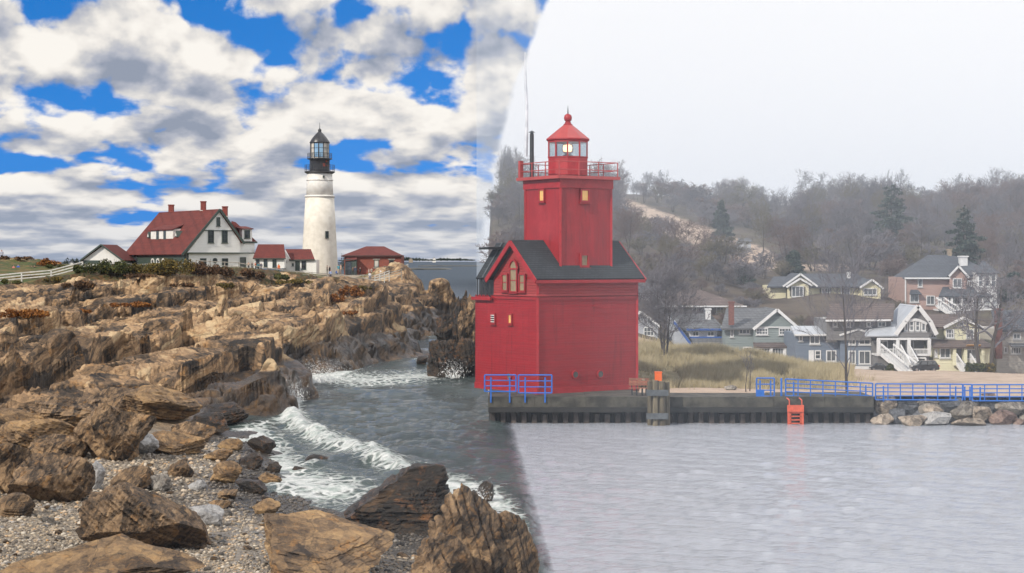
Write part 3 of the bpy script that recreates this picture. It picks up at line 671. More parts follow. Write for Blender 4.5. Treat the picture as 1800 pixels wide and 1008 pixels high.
def pebbles():
    N = 30000
    px = rg.uniform(-60, 760, N); py = rg.uniform(770, 1040, N)
    base, tf = ico(1); nb = len(base)
    j = np.clip(np.searchsorted(tpx, px), 1, NC - 1); col = TPY[:, j] <= py[None]; i = col.argmax(0)
    D = tD[i]; z = ZT[i, j]; bz = ZB[i, j]
    ok = (D < 98) & (z > -.05) & (np.abs(TPY[i, j] - py) < 5)
    px, D, z = px[ok], D[ok], z[ok]; n = len(D)
    r = rg.gamma(3.0, 1.15, n).clip(1.4, 9) * D / F * .62
    sc = np.stack([r, r * rg.uniform(.6, 1, n), r * rg.uniform(.4, .75, n)], -1); a = rg.uniform(0, 6.283, n)
    B = base[None] * (1 + .22 * (rg.rand(n, nb, 1) - .5)) * sc[:, None]
    x = B[..., 0] * np.cos(a)[:, None] - B[..., 1] * np.sin(a)[:, None]; y = B[..., 0] * np.sin(a)[:, None] + B[..., 1] * np.cos(a)[:, None]
    V = np.stack([x + ((px - CX) / F * D)[:, None], y + D[:, None], B[..., 2] + (z + r * .25)[:, None]], -1).reshape(-1, 3)
    Fc = (tf[None] + (np.arange(n) * nb)[:, None, None]).reshape(-1, 3)
    m = bpy.data.materials.new('pebble'); m.use_nodes = True; t = NT(m.node_tree); b = t.n['Principled BSDF']; b.inputs['Roughness'].default_value = .6
    at = t.new('ShaderNodeAttribute', attribute_name='tone').outputs['Fac']; geo = t.new('ShaderNodeNewGeometry').outputs['Position']
    c = t.ramp(at, [(0, (.06, .05, .04)), (.2, (.17, .14, .11)), (.42, (.32, .26, .19)), (.6, (.42, .32, .21)), (.75, (.27, .245, .22)), (.9, (.52, .46, .37)), (1, (.42, .24, .10))])
    w = t.rng(t.math('ADD', t.sep(geo)[2], t.math('MULTIPLY', t.noise(geo, .6, 3), .5)), .62, .95, 1.0, 0.0)
    c = t.mix(t.math('MULTIPLY', w, .85), c, (.035, .03, .027)); t.l.new(c, b.inputs['Base Color']); t.put(b.inputs['Roughness'], t.rng(w, 0, 1, .8, .3))
    o = soup_mesh('pebbles', V, Fc, m, smooth=True, attrs={'tone': np.repeat(rg.rand(n), nb)})
    tag(o, 'grey and tan pebbles covering the beach between the boulders', 'pebbles', kind='stuff')
pebbles()

# ------------------------------------------------------------------ bushes and grass tufts on the headland
def leaf_mat(name, c1, c2, c3=None):
    m = bpy.data.materials.new(name); m.use_nodes = True; t = NT(m.node_tree); b = t.n['Principled BSDF']; b.inputs['Roughness'].default_value = .75; b.inputs['Specular IOR Level'].default_value = .2
    at = t.new('ShaderNodeAttribute', attribute_name='tone').outputs['Fac']
    co = t.new('ShaderNodeTexCoord').outputs['Object']
    v = t.math('ADD', t.math('MULTIPLY', at, .6), t.math('MULTIPLY', t.noise(co, .8, 4), .5))
    t.l.new(t.ramp(v, [(.2, c1), (.55, c2), (.9, c3 or c2)]), b.inputs['Base Color']); MATS[name] = m
leaf_mat('leaf_green', (.018, .028, .008), (.05, .062, .016), (.12, .10, .025))
leaf_mat('leaf_olive', (.03, .028, .010), (.10, .078, .018), (.23, .15, .03))
leaf_mat('leaf_brown', (.028, .018, .012), (.09, .05, .025), (.19, .10, .045))
leaf_mat('leaf_rust', (.06, .022, .008), (.21, .075, .015), (.34, .15, .035))
mat('twig', (.06, .045, .035), (.10, .08, .06), 6, .9)
def leaf_cloud(n, blobs, size, rg, stretch=1.0):
    """n small bent leaf cards scattered through overlapping ellipsoids (cx,cy,cz,rx,ry,rz)"""
    bl = np.array(blobs); vol = bl[:, 3] * bl[:, 4] * bl[:, 5]; k = rg.choice(len(bl), n, p=vol / vol.sum())
    d = rg.normal(size=(n, 3)); d /= np.linalg.norm(d, axis=1)[:, None]; d *= (rg.rand(n, 1) ** .42)
    c = bl[k, :3] + d * bl[k, 3:]
    a = rg.normal(size=(n, 3)); a /= np.linalg.norm(a, axis=1)[:, None]; b = np.cross(a, rg.normal(size=(n, 3))); b /= np.linalg.norm(b, axis=1)[:, None]
    s = size * rg.uniform(.6, 1.4, (n, 1)); a *= s * stretch; b *= s * .6
    V = np.stack([c - a, c - b * .9, c + a, c + b * .9], 1).reshape(-1, 3); Fc = np.arange(4 * n).reshape(n, 4)
    return V, Fc, np.repeat(rg.rand(n), 4)
def bush(px, pyb, w, h, m, label, seed, cat='bush', name='bush', D=None, n=None, group=None):
    rg = np.random.RandomState(seed); D = D or hit(px, pyb); s = D / F; c = on_ground(px, D)
    root = thing(name, label, cat, c, group)
    W, H = w * s, h * s; bl = []
    for k in range(max(4, int(w / 9))):
        u = rg.uniform(-.5, .5); hh = H * (1 - 1.3 * u * u) * rg.uniform(.55, 1)
        bl.append((c.x + u * W * .86, c.y + rg.uniform(-.25, .25) * W * .5, c.z + hh * .5, W * rg.uniform(.10, .2), W * .16, hh * .52))
    n = n or int(w * h * 1.15) + 120
    V, Fc, tn = leaf_cloud(n, bl, 1.5 * s + .05, rg)
    soup_mesh('foliage', V, Fc, MATS[m], root, attrs={'tone': tn})
    tw = MB()
    for k in range(9):
        a = rg.uniform(0, 6.28); q = c + Vector((rg.uniform(-.35, .35) * W, rg.uniform(-.1, .1) * W, H * rg.uniform(.4, 1.05))); tw.tube(c + Vector((q.x - c.x, q.y - c.y, -.1)) * .5, q, .05, .015, 4)
    tw.build('stem', MATS['twig'], root)
    return root
BUSH = [(188, 486, 92, 30, 'leaf_green', 'dense dark green bush in front of the small gabled house'), (150, 482, 42, 22, 'leaf_green', 'green bush at the end of the white fence'), (242, 484, 52, 22, 'leaf_olive', 'olive bush left of the porch arches'), (302, 484, 88, 34, 'leaf_olive', 'yellowing olive bush in front of the porch'),
 (352, 486, 70, 27, 'leaf_brown', 'brown bush below the house corner'), (402, 487, 74, 23, 'leaf_brown', 'red brown bush below the round window'), (446, 490, 44, 14, 'leaf_brown', 'low brown bush beside the walkway fence'), (478, 494, 64, 13, 'leaf_green', 'low green mat of bush under the walkway fence'),
 (522, 499, 70, 9, 'leaf_olive', 'thin grass strip below the small red roofed annex'), (612, 522, 56, 22, 'leaf_rust', 'round orange bush below the lighthouse'), (592, 536, 44, 14, 'leaf_rust', 'trailing orange bush left of the round orange one'), (40, 560, 98, 18, 'leaf_rust', 'orange grass patch at the left edge of the rocks'),
 (228, 540, 66, 12, 'leaf_rust', 'rust red grass in a hollow of the upper rocks'), (140, 512, 60, 18, 'leaf_brown', 'dark red shrub among the upper rocks'), (150, 553, 44, 8, 'leaf_rust', 'thin orange tuft beside the orange grass patch'), (62, 490, 60, 8, 'leaf_olive', 'grass along the foot of the white fence'), (15, 500, 44, 9, 'leaf_green', 'green weeds under the white fence at the left edge'),
 (100, 495, 50, 9, 'leaf_olive', 'weeds below the rising white fence'), (395, 508, 40, 12, 'leaf_olive', 'olive tuft growing from a crack below the house'), (640, 512, 30, 9, 'leaf_olive', 'grass tuft under the fence bend'), (90, 468, 60, 14, 'leaf_rust', 'orange scrub on the left knoll'), (95, 472, 44, 10, 'leaf_green', 'green shrub in front of the knoll'),
 (25, 458, 60, 7, 'leaf_brown', 'brown scrub along the top of the knoll'), (615, 555, 36, 7, 'leaf_rust', 'small rust tuft in the middle of the headland rocks'), (330, 505, 60, 8, 'leaf_brown', 'low brown scrub under the yellowing bush'), (250, 498, 70, 9, 'leaf_brown', 'dark scrub at the rock edge left of the porch')]
for k, (px, py, w, h, m, lb) in enumerate(BUSH): bush(px, py, w, h, m, lb, 40 + k, D=({0: None}.get(k)))
# ================================================================== LIGHTHOUSE STATION ON THE HEADLAND
mat('white_paint', (.70, .68, .63), (.62, .59, .54), 1.2, .6, .15, 9)
mat('white_stone', (.70, .655, .57), (.60, .555, .475), .9, .75, 1.0, 2.6, detail=8)
mat('white_clap', (.74, .73, .69), (.68, .66, .62), 2, .6)
mat('trim_green', (.035, .055, .045), (.05, .07, .058), 3, .5)
mat('black_iron', (.018, .018, .02), (.03, .03, .034), 3, .38)
mat('glass_dark', (.02, .025, .03), (.05, .06, .07), 1.5, .06, spec=.8)
mat('glass_pale', (.30, .31, .30), (.55, .50, .42), 1.0, .12)
mat('weathered_wood', (.33, .30, .26), (.20, .18, .15), 4, .85)
mat('white_wood', (.55, .54, .50), (.40, .38, .34), 4, .8)
mat('rust_red', (.25, .04, .02), (.15, .03, .02), 4, .7)
mat('chimney_brick', (.22, .045, .03), (.15, .03, .022), 6, .85, .5, 20)
mat('path_gravel', (.34, .27, .19), (.24, .19, .14), 2, .9, .3, 20)
def roof_mat(name, c1, c2, row=.22):
    m = bpy.data.materials.new(name); m.use_nodes = True; t = NT(m.node_tree); b = t.n['Principled BSDF']; b.inputs['Roughness'].default_value = .85
    g = t.new('ShaderNodeTexCoord').outputs['Object']; x, y, z = t.sep(g)[:]
    u = t.math('ADD', x, t.math('MULTIPLY', y, .8))
    br = t.new('ShaderNodeTexBrick'); br.inputs['Scale'].default_value = 1; br.inputs['Mortar Size'].default_value = .018; br.inputs['Brick Width'].default_value = row * 1.7; br.inputs['Row Height'].default_value = row * .62
    t.l.new(t.comb(u, z, 0), br.inputs['Vector'])
    for k, c in (('Color1', c1), ('Color2', c2), ('Mortar', tuple(q * .35 for q in c2))): br.inputs[k].default_value = (*c, 1)
    n = t.rng(t.noise(g, .6, 6, .7), .35, .65)
    col = t.mix(t.math('MULTIPLY', n, .55), br.outputs[0], tuple(q * .55 for q in c2)); t.l.new(col, b.inputs['Base Color'])
    bn = t.new('ShaderNodeBump'); bn.inputs['Distance'].default_value = .05; bn.inputs['Strength'].default_value = .7; t.l.new(br.outputs['Fac'], bn.inputs['Height']); bn.invert = True; t.l.new(bn.outputs[0], b.inputs['Normal'])
    MATS[name] = m
roof_mat('roof_red', (.20, .035, .024), (.14, .024, .018)); roof_mat('roof_slate', (.035, .042, .05), (.022, .028, .034)); roof_mat('roof_grey', (.17, .175, .185), (.13, .135, .145)); roof_mat('roof_brown', (.17, .125, .11), (.125, .09, .08)); roof_mat('roof_navy', (.10, .11, .13), (.075, .085, .105))
def siding_mat(name, c1, c2, row=.2, vert=False, depth=.03, rough=.6, wear=.25, streak=0.0):
    """boards: a groove every row, slight colour drift board to board"""
    m = bpy.data.materials.new(name); m.use_nodes = True; t = NT(m.node_tree); b = t.n['Principled BSDF']; b.inputs['Roughness'].default_value = rough
    g = t.new('ShaderNodeTexCoord').outputs['Object']; x, y, z = t.sep(g)[:]
    a = t.math('DIVIDE', t.math('ADD', x, t.math('MULTIPLY', y, .6)) if vert else z, row); fr = t.math('FRACT', a); k = t.math('FLOOR', a)
    wn = t.new('ShaderNodeTexWhiteNoise', noise_dimensions='1D'); t.l.new(k, wn.inputs['W'])
    n = t.noise(t.vmath('MULTIPLY', g, (1, 1, .25) if vert else (.5, .5, 2)), 1.6, 6, .65)
    f = t.math('ADD', t.math('MULTIPLY', wn.outputs['Value'], .4), t.math('MULTIPLY', t.rng(n, .3, .7), .6))
    col = t.mix(f, c1, c2)
    col = t.mix(t.rng(t.noise(g, 4, 8, .8), .6, .75, 0, wear), col, tuple(q * .45 for q in c2))
    if streak:
        s1 = t.noise(t.vmath('MULTIPLY', g, (1, 1, .07)), 3.2, 7, .7); s2 = t.noise(g, .45, 6, .7)
        col = t.mix(t.rng(s1, .50, .68, 0, streak), col, tuple(q * .45 for q in c2)); col = t.mix(t.rng(s2, .50, .70, 0, streak * .8), col, tuple(min(1, q * 1.25 + .025) for q in c1))
    t.l.new(col, b.inputs['Base Color'])
    bn = t.new('ShaderNodeBump'); bn.inputs['Distance'].default_value = depth; bn.inputs['Strength'].default_value = .8
    hgt = t.math('ADD', t.rng(fr, 0, .14, 0, 1), t.math('MULTIPLY', t.noise(g, 9, 5), .3)); t.l.new(hgt, bn.inputs['Height']); t.l.new(bn.outputs[0], b.inputs['Normal'])
    MATS[name] = m
siding_mat('white_siding', (.82, .81, .77), (.77, .76, .72), .22, wear=.08)
def brick_mat(name, c1, c2, mortar):
    m = bpy.data.materials.new(name); m.use_nodes = True; t = NT(m.node_tree); b = t.n['Principled BSDF']; b.inputs['Roughness'].default_value = .9
    g = t.new('ShaderNodeTexCoord').outputs['Object']; x, y, z = t.sep(g)[:]
    br = t.new('ShaderNodeTexBrick'); br.inputs['Scale'].default_value = 1; br.inputs['Mortar Size'].default_value = .012; br.inputs['Brick Width'].default_value = .34; br.inputs['Row Height'].default_value = .13
    t.l.new(t.comb(t.math('ADD', x, t.math('MULTIPLY', y, .77)), z, 0), br.inputs['Vector'])
    for k, c in (('Color1', c1), ('Color2', c2), ('Mortar', mortar)): br.inputs[k].default_value = (*c, 1)
    t.l.new(t.mix(t.rng(t.noise(g, .8, 6, .7), .4, .7, 0, .45), br.outputs[0], tuple(q * .5 for q in c1)), b.inputs['Base Color']); MATS[name] = m
brick_mat('red_brick', (.26, .055, .03), (.20, .04, .024), (.22, .12, .09))

def window(par, O, U, V, w, h, fm, pm, nx=1, ny=2, fr=.09, dep=.10, name='window', sill=True, label=None):
    """frame (bars) with a child pane, standing on a wall; O = bottom left corner, U/V unit axes, normal = U x V"""
    O = Vector(O); U = Vector(U).normalized(); V = Vector(V).normalized(); N = U.cross(V)
    M = Matrix(((U.x, V.x, N.x, O.x), (U.y, V.y, N.y, O.y), (U.z, V.z, N.z, O.z), (0, 0, 0, 1)))
    m = MB(M)
    d = dep
    m.box((w / 2, fr / 2, d / 2), (w, fr, d)); m.box((w / 2, h - fr / 2, d / 2), (w, fr, d))
    m.box((fr / 2, h / 2, d / 2), (fr, h - 2 * fr, d)); m.box((w - fr / 2, h / 2, d / 2), (fr, h - 2 * fr, d))
    mb = fr * .55
    for k in range(1, nx): m.box((w * k / nx, h / 2, d * .36), (mb, h - 2 * fr, d * .5))
    for k in range(1, ny):
        for q in range(nx):
            a, b = w * q / nx + (fr if q == 0 else mb / 2), w * (q + 1) / nx - (fr if q == nx - 1 else mb / 2)
            m.box(((a + b) / 2, h * k / ny, d * .36), (b - a, mb, d * .5))
    o = m.build(name, MATS[fm], par)
    if label: o['label'] = label
    if sill:
        sm = MB(M); sm.box((w / 2, -.03 - fr * .25, d * .75), (w + fr * 1.6, fr * .5 , d * 1.5)); sm.build('sill', MATS[fm], o)
    p = MB(M); p.box((w / 2, h / 2, .02), (w - 2 * fr + .01, h - 2 * fr + .01, .03)); p.build('pane', MATS[pm], o)
    return o
VZ = Vector((0, 0, 1)); UX = Vector((1, 0, 0))
class Facade:
    """authoring frame for a building that faces the camera: picture measures turned into metres at its own distance"""
    def __init__(s, root, D): s.r = root; s.D = D; s.s = D / F
    def p(s, px, py, dd=0.0):
        q = P(px, py, s.D); return Vector((q.x, q.y + dd, q.z))
    def solid(s, name, pts, depth, m, dd=0.0, label=None):
        o = MB().prism([s.p(x, y, dd) for x, y in pts], (0, depth, 0)).build(name, MATS[m], s.r)
        if label: o['label'] = label
        return o
    def box(s, name, x0, y0, x1, y1, depth, m, dd=0.0): return s.solid(name, [(x0, y0), (x1, y0), (x1, y1), (x0, y1)], depth, m, dd)
    def roof(s, name, pts, m, th=.16): return MB().slab([s.p(*q) for q in pts], th).build(name, MATS[m], s.r)
    def win(s, x0, y0, x1, y1, fm='white_paint', pm='glass_dark', nx=1, ny=2, dd=0.0, fr=.09, name='window', sill=True, par=None):
        a = s.p(x0, y1, dd); return window(par or s.r, a, UX, VZ, (x1 - x0) * s.s, (y1 - y0) * s.s, fm, pm, nx, ny, fr, .08, name, sill)
    def trim(s, name, pts, w, m, dd=-.06, dep=.12):
        b = MB()
        for (x0, y0), (x1, y1) in zip(pts, pts[1:]): b.bar(s.p(x0, y0, dd), s.p(x1, y1, dd), dep, w)
        return b.build(name, MATS[m], s.r)
    def chimney(s, x, ytop, ybot, w, m, dd, d=None):
        ww = w * s.s; a = s.p(x, ytop, dd); b = s.p(x, ybot, dd); o = MB()
        o.box((a.x, a.y, (a.z + b.z) / 2), (ww, d or ww, a.z - b.z)); o.box((a.x, a.y, a.z + .06), (ww * 1.25, (d or ww) * 1.25, .14)); o.build('chimney', MATS[m], s.r)

def ring_rail(par, c, r, z0, h, n, m, name='railing', tube=.025, nr=2):
    b = MB()
    for k in range(n):
        a0, a1 = 6.28318 * k / n, 6.28318 * (k + 1) / n
        p0 = Vector((c.x + r * math.cos(a0), c.y + r * math.sin(a0), 0)); p1 = Vector((c.x + r * math.cos(a1), c.y + r * math.sin(a1), 0))
        b.tube(p0 + VZ * z0, p0 + VZ * (z0 + h), tube * 1.2, n=5)
        for q in range(1, nr + 1): b.tube(p0 + VZ * (z0 + h * q / nr), p1 + VZ * (z0 + h * q / nr), tube, n=5)
    return b.build(name, MATS[m], par)

def headland_light():
    D = 332.0; s = D / F; c = P(562, 487, D); z = lambda py: (487 - py) * s
    root = thing('lighthouse', 'tall white tapering stone lighthouse with black lantern room on the rocky headland', 'lighthouse', c)
    def la(name, prof, m, n=48, smooth=True, par=root):
        o = MB().lathe(c, [(r * s, z(py)) for r, py in prof], n).build(name, MATS[m], par, smooth=False)
        if smooth:
            for f in o.data.polygons: f.use_smooth = abs(f.normal.z) < .8
        return o
    la('tower_shaft', [(34, 497), (32.5, 480), (30.2, 440), (27.8, 395), (25.2, 348)], 'white_stone', 64)
    la('belt_course', [(25.4, 347.6), (26.6, 346.8), (26.6, 344.6), (24, 343.6)], 'white_paint')
    la('upper_shaft', [(23.8, 344), (22.8, 325), (21.9, 306)], 'white_paint', 64)
    la('belt_course', [(23.3, 318), (23.6, 317.4), (23.6, 316.4), (22.6, 316)], 'white_paint')
    la('gallery_deck', [(22.5, 306), (26.6, 303.6), (26.6, 301.8), (18, 301.4)], 'black_iron')
    la('watch_room', [(18, 301.8), (17.6, 299), (17.6, 282), (18.4, 280.6)], 'black_iron')
    la('lantern_gallery', [(18, 281.4), (22, 280.4), (22, 279), (16, 278.8)], 'black_iron')
    ring_rail(root, c, 26 * s, z(302) + c.z, 11.5 * s, 20, 'black_iron', nr=3)
    ring_rail(root, c, 21.3 * s, z(279) + c.z, 9 * s, 18, 'black_iron', nr=3)
    gl = la('lantern_glass', [(16, 279), (16, 251.5)], 'glass_pale', 12, False)
    b = MB()
    for k in range(12):
        a = 6.28318 * k / 12; x, y = math.cos(a) * 16.3 * s, math.sin(a) * 16.3 * s
        b.tube((c.x + x, c.y + y, c.z + z(279)), (c.x + x, c.y + y, c.z + z(251)), .07, n=6)
    for py in (270, 261):
        for k in range(12):
            a, a2 = 6.28318 * k / 12, 6.28318 * (k + 1) / 12
            b.tube((c.x + math.cos(a) * 16.3 * s, c.y + math.sin(a) * 16.3 * s, c.z + z(py)), (c.x + math.cos(a2) * 16.3 * s, c.y + math.sin(a2) * 16.3 * s, c.z + z(py)), .05, n=5)
    b.build('glazing_bar', MATS['black_iron'], root)
    bp = MB(); pa = 6.28318 * .8
    for k in (8, 9):
        a, a2 = 6.28318 * (k + .12) / 12, 6.28318 * (k + .88) / 12; bp.quad(*[(c.x + math.cos(t) * 16.25 * s, c.y + math.sin(t) * 16.25 * s, c.z + z(py)) for t, py in ((a, 277), (a2, 277), (a2, 253), (a, 253))])
    bp.prism([], (0, 0, 0)) if False else None
    bp.build('blue_pane', mat('pane_blue', (.16, .30, .45), (.25, .4, .55), 1, .1), gl, fix=False)  # two front panes coloured blue
    la('lantern_roof', [(17.8, 252), (17.8, 250.6), (13, 243), (7, 236), (3.2, 232.5), (2.4, 231)], 'black_iron', 24)
    la('vent_ball', [(1.5, 233), (3.0, 231), (3.1, 228.8), (1.6, 226.6), (.6, 226)], 'black_iron', 16)
    MB().tube((c.x, c.y, c.z + z(227)), (c.x, c.y, c.z + z(216)), .07, .03, 6).build('lightning_rod', MATS['black_iron'], root)
    # small tower window and port, on the surface facing the camera
    def port(px, py, w, h, rad):
        x = (px - 562) * s; y = -math.sqrt(max(0, (rad * s) ** 2 - x * x)); n = Vector((x, y, 0)).normalized(); u = Vector((-n.y, n.x, 0))
        o = c + Vector((x, y, z(py))) + n * .03; window(root, o - u * (w * s / 2), u, VZ, w * s, h * s, 'trim_green', 'glass_dark', 1, 2, .08, .2)
    port(577, 419, 6, 12, 29.0); port(571, 313.5, 3, 3.5, 22.4)
    rb = MB()
    for px, py, w, h in ((575, 284.5, 3, 3), (571, 291, 4.5, 5.5), (576, 292, 3, 2.5)):
        x = (px - 562) * s; y = -math.sqrt((17.7 * s) ** 2 - x * x); rb.box((c.x + x, c.y + y, c.z + z(py)), (w * s, .12, h * s), math.atan2(x, -y))
    rb.build('rust_patch', MATS['rust_red'], root)['kind'] = 'stuff'
headland_light()

def keepers_house():
    D = 306.0; s = D / F; th = R(35); c0 = P(324, 468, D)
    root = thing('keepers_house', 'large white gabled keeper house with red roof beside the lighthouse', 'house', c0)
    U = Vector((math.cos(th), math.sin(th), 0)); W = Vector((-math.sin(th), math.cos(th), 0))
    g = lambda u, w, z: c0 + U * u + W * w + VZ * z
    G = 14.1; Rl = 27.0
    ze = (468 - 446) * s; za = (468 - 370) * s * 1.035; u_a = .485 * G; u_r = .80 * G; zr = (468 - 424) * s * 1.03
    zb = -1.2
    # walls: gable block
    prof = [(.06 * G, zb), (.06 * G, ze + .75), (u_a, za - .35), (u_r - .2, zr), (u_r - .2, zb)]
    MB().prism([g(u, .35, z) for u, z in prof], W * (Rl - .7)).build('wall', MATS['white_siding'], root)
    bl = MB().prism([g(u, .0, z) for u, z in [(.0 * G + .5, ze + .12), (u_a, za - .5), (u_r - .35, zr - .1), (u_r - .35, ze + .12)]], W * .4).build('gable_panel', MATS['white_siding'], root)
    MB().prism([g(u, .36, z) for u, z in [(u_r - .2, zb), (u_r - .2, zr - .2), (G, zr - .2), (G, zb)]], W * (Rl * .5)).build('wall', MATS['white_siding'], root)
    # roofs
    MB().slab([g(-.5, -.35, ze - .15), g(u_a, -.35, za), g(u_a, Rl, za), g(-.5, Rl, ze - .15)], .22).build('roof', MATS['roof_red'], root)
    MB().slab([g(u_a, -.35, za), g(u_r + .3, -.35, zr - .35), g(u_r + .3, Rl, zr - .35), g(u_a, Rl, za)], .22).build('roof', MATS['roof_red'], root)
    zc = (468 - 379) * s * 1.02
    rr = MB(); w0, w1 = .35, Rl * .55; um = u_r - .6
    rr.slab([g(um, w0 + 2.5, zc - 1.0), g(um + .8, w0 + 2.5, zc - 1.2), g(G + .4, w0 - .1, zr - .15), g(u_r - .3, w0 - .1, zr - .15)], .2)
    rr.slab([g(G + .4, w0 - .1, zr - .15), g(um + .8, w0 + 2.5, zc - 1.2), g(um + .8, w1 - 2, zc - 1.2), g(G + .4, w1 + .2, zr - .15)], .2)
    rr.build('roof', MATS['roof_red'], root)
    tr = MB()
    for (u0, z0), (u1, z1) in (((-.6, ze - .15), (u_a, za + .02)), ((u_a, za + .02), (u_r + .4, zr - .42))): tr.bar(g(u0, -.38, z0 - .12), g(u1, -.38, z1 - .12), .14, .42)
    tr.build('bargeboard', MATS['trim_green'], root)
    tr = MB(); tr.bar(g(.55 * u_a, -.10, .62 * za), g(u_r - 1.0, -.10, .62 * za), .12, .14); tr.bar(g(.3, -.12, ze + .1), g(G + .05, -.0, ze + .1), .16, .2); tr.bar(g(u_r, .25, zr - .3), g(G + .45, .20, zr - .3), .16, .3)
    tr.bar(g(.06 * G, .3, ze), g(.06 * G, .3, zb), .22, .22); tr.build('trim_board', MATS['trim_green'], root)
    fw = lambda u, w, h, z, nx=2, ny=3, wo=0.0: window(root, g(u - w / 2, wo - .02, z), U, VZ, w, h, 'trim_green', 'glass_dark', nx, ny, .14, .10)
    fw(.47 * G, .7, 1.6, .70 * za); fw(.345 * G + .3, 1.15, 2.35, .40 * za + .05); fw(.52 * G + .55, 1.15, 2.35, .40 * za + .05)
    for u in (.27, .575): fw(u * G, 1.2, 2.3, -.9, 2, 3, .33)
    fw(.83 * G, 1.2, 2.2, -.6, 2, 3, .33)
    ov = MB(); M = Matrix(((U.x, 0, -W.x, 0), (U.y, 0, -W.y, 0), (0, 1, 0, 0), (0, 0, 0, 1))); M.translation = g(.435 * G, .33, 1.0)
    ov.M = M; ov.lathe((0, 0, 0), [(.46, 0), (.46, .1), (.34, .1), (.34, 0)], 20, caps=False)
    for v_i, v_ in enumerate(ov.v): pass
    o = ov.build('round_window', MATS['trim_green'], root); pv = MB(M); pv.lathe((0, 0, 0), [(.34, .03), (.34, .06)], 20); pv.build('pane', MATS['glass_dark'], o)
    # dormer with window on the right wing
    du = u_r + .25; dm = MB(); dm.box((0, 0, 0), (0, 0, 0)) if False else None
    pr = [g(du, .28, zr - .1), g(G - .55, .28, zr - .1), g(G - .55, .28, zr + 2.3), g(du, .28, zr + 2.3)]
    d_ = MB().prism(pr, W * 2.6).build('dormer', MATS['white_siding'], root)
    MB().slab([g(du - .5, .05, zr + 2.25), g(G - .35, .05, zr + 2.25), g(G - .35, 3.2, zr + 2.7), g(du - .5, 3.2, zr + 2.7)], .16).build('dormer_roof', MATS['roof_red'], d_)
    window(d_, g(du + .45, .24, zr + .45), U, VZ, 1.1, 1.5, 'trim_green', 'glass_dark', 1, 2, .12, .08)
    # long shed dormer on the big roof plane (faces left of the gable)
    ud = .15 * G; slope = (za - ze) / u_a; zd = ze + slope * ud
    w0, w1 = Rl * .36, Rl * .74
    sd = MB().prism([g(ud, w0, zd - .3), g(ud, w0, zd + 2.1), g(ud + 2.4, w0, zd + 2.1)], W * (w1 - w0)).build('dormer', MATS['white_paint'], root)
    MB().slab([g(ud - .3, w0 - .35, zd + 2.0), g(ud - .3, w1 + .35, zd + 2.0), g(ud + 3.3, w1 - .6, zd + 3.3), g(ud + 3.3, w0 + .6, zd + 3.3)], .16).build('dormer_roof', MATS['roof_red'], sd)
    for t in (.36, .68): window(sd, g(ud - .03, w0 + (w1 - w0) * t + .5, zd + .15), -W, VZ, 1.0, 1.7, 'trim_green', 'glass_dark', 2, 2, .10, .08)
    for w_ in (w0 - 1.5, w1 + 1.1):
        uu = ud - .1; tv = MB().prism([g(uu, w_ - .55, zd + .6), g(uu, w_ + .55, zd + .6), g(uu, w_, zd + 1.7)], U * 1.4).build('roof_vent', MATS['trim_green'], root)
        MB().prism([g(uu - .04, w_ - .32, zd + .75), g(uu - .04, w_ + .32, zd + .75), g(uu - .04, w_, zd + 1.35)], U * .03).build('vent_face', MATS['white_paint'], tv)
    # porch wall with arches under the eave
    pw = MB().prism([g(.25, .6, zb), g(.25, .6, ze - .35), g(.25, Rl * 1.0, ze - .35), g(.25, Rl * 1.0, zb)], U * .3).build('porch_wall', MATS['trim_green'], root)
    for t in (.36, .45, .54, .84):
        a = MB(); n = 10; r = .62 if t < .7 else 1.3; base = ze - 1.65
        oc = g(.2, Rl * t, base); pts = [(math.cos(math.pi * k / n) * r, math.sin(math.pi * k / n) * r * 1.1) for k in range(n + 1)]
        for (a0, b0), (a1, b1) in zip(pts, pts[1:]): a.bar(oc + W * a0 + VZ * b0, oc + W * a1 + VZ * b1, .2, .24)
        for sgn in (-1, 1): a.bar(oc + W * (sgn * r), oc + W * (sgn * r) - VZ * 1.3, .2, .24)
        ar = a.build('porch_arch', MATS['white_paint' if t < .7 else 'trim_green'], root)
        MB().prism([oc + U * .02 + W * x_ + VZ * y_ for x_, y_ in [(-r, -1.3)] + [(x, y) for x, y in reversed(pts)] + [(r, -1.3)]], U * .06).build('arch_opening', MATS['glass_dark'], ar)
    # chimneys
    for px, y0, y1, dd in ((301, 361, 379, 23), (357.5, 355, 374, 10), (395.5, 364, 384, 9)):
        D2 = D + dd; s2 = D2 / F; a = P(px, y0, D2); b = P(px, y1, D2); w = 8.6 * s2
        ch = MB().box((a.x, a.y, (a.z + b.z) / 2), (w, w, a.z - b.z)).build('chimney', MATS['chimney_brick'], root); MB().box((a.x, a.y, a.z), (w * 1.15, w * 1.15, .22)).build('chimney_cap', MATS['chimney_brick'], ch)
        MB().box((a.x, a.y, b.z + .35), (w * 1.25, w * 1.25, .12)).build('flashing', MATS['white_paint'], ch)
keepers_house()

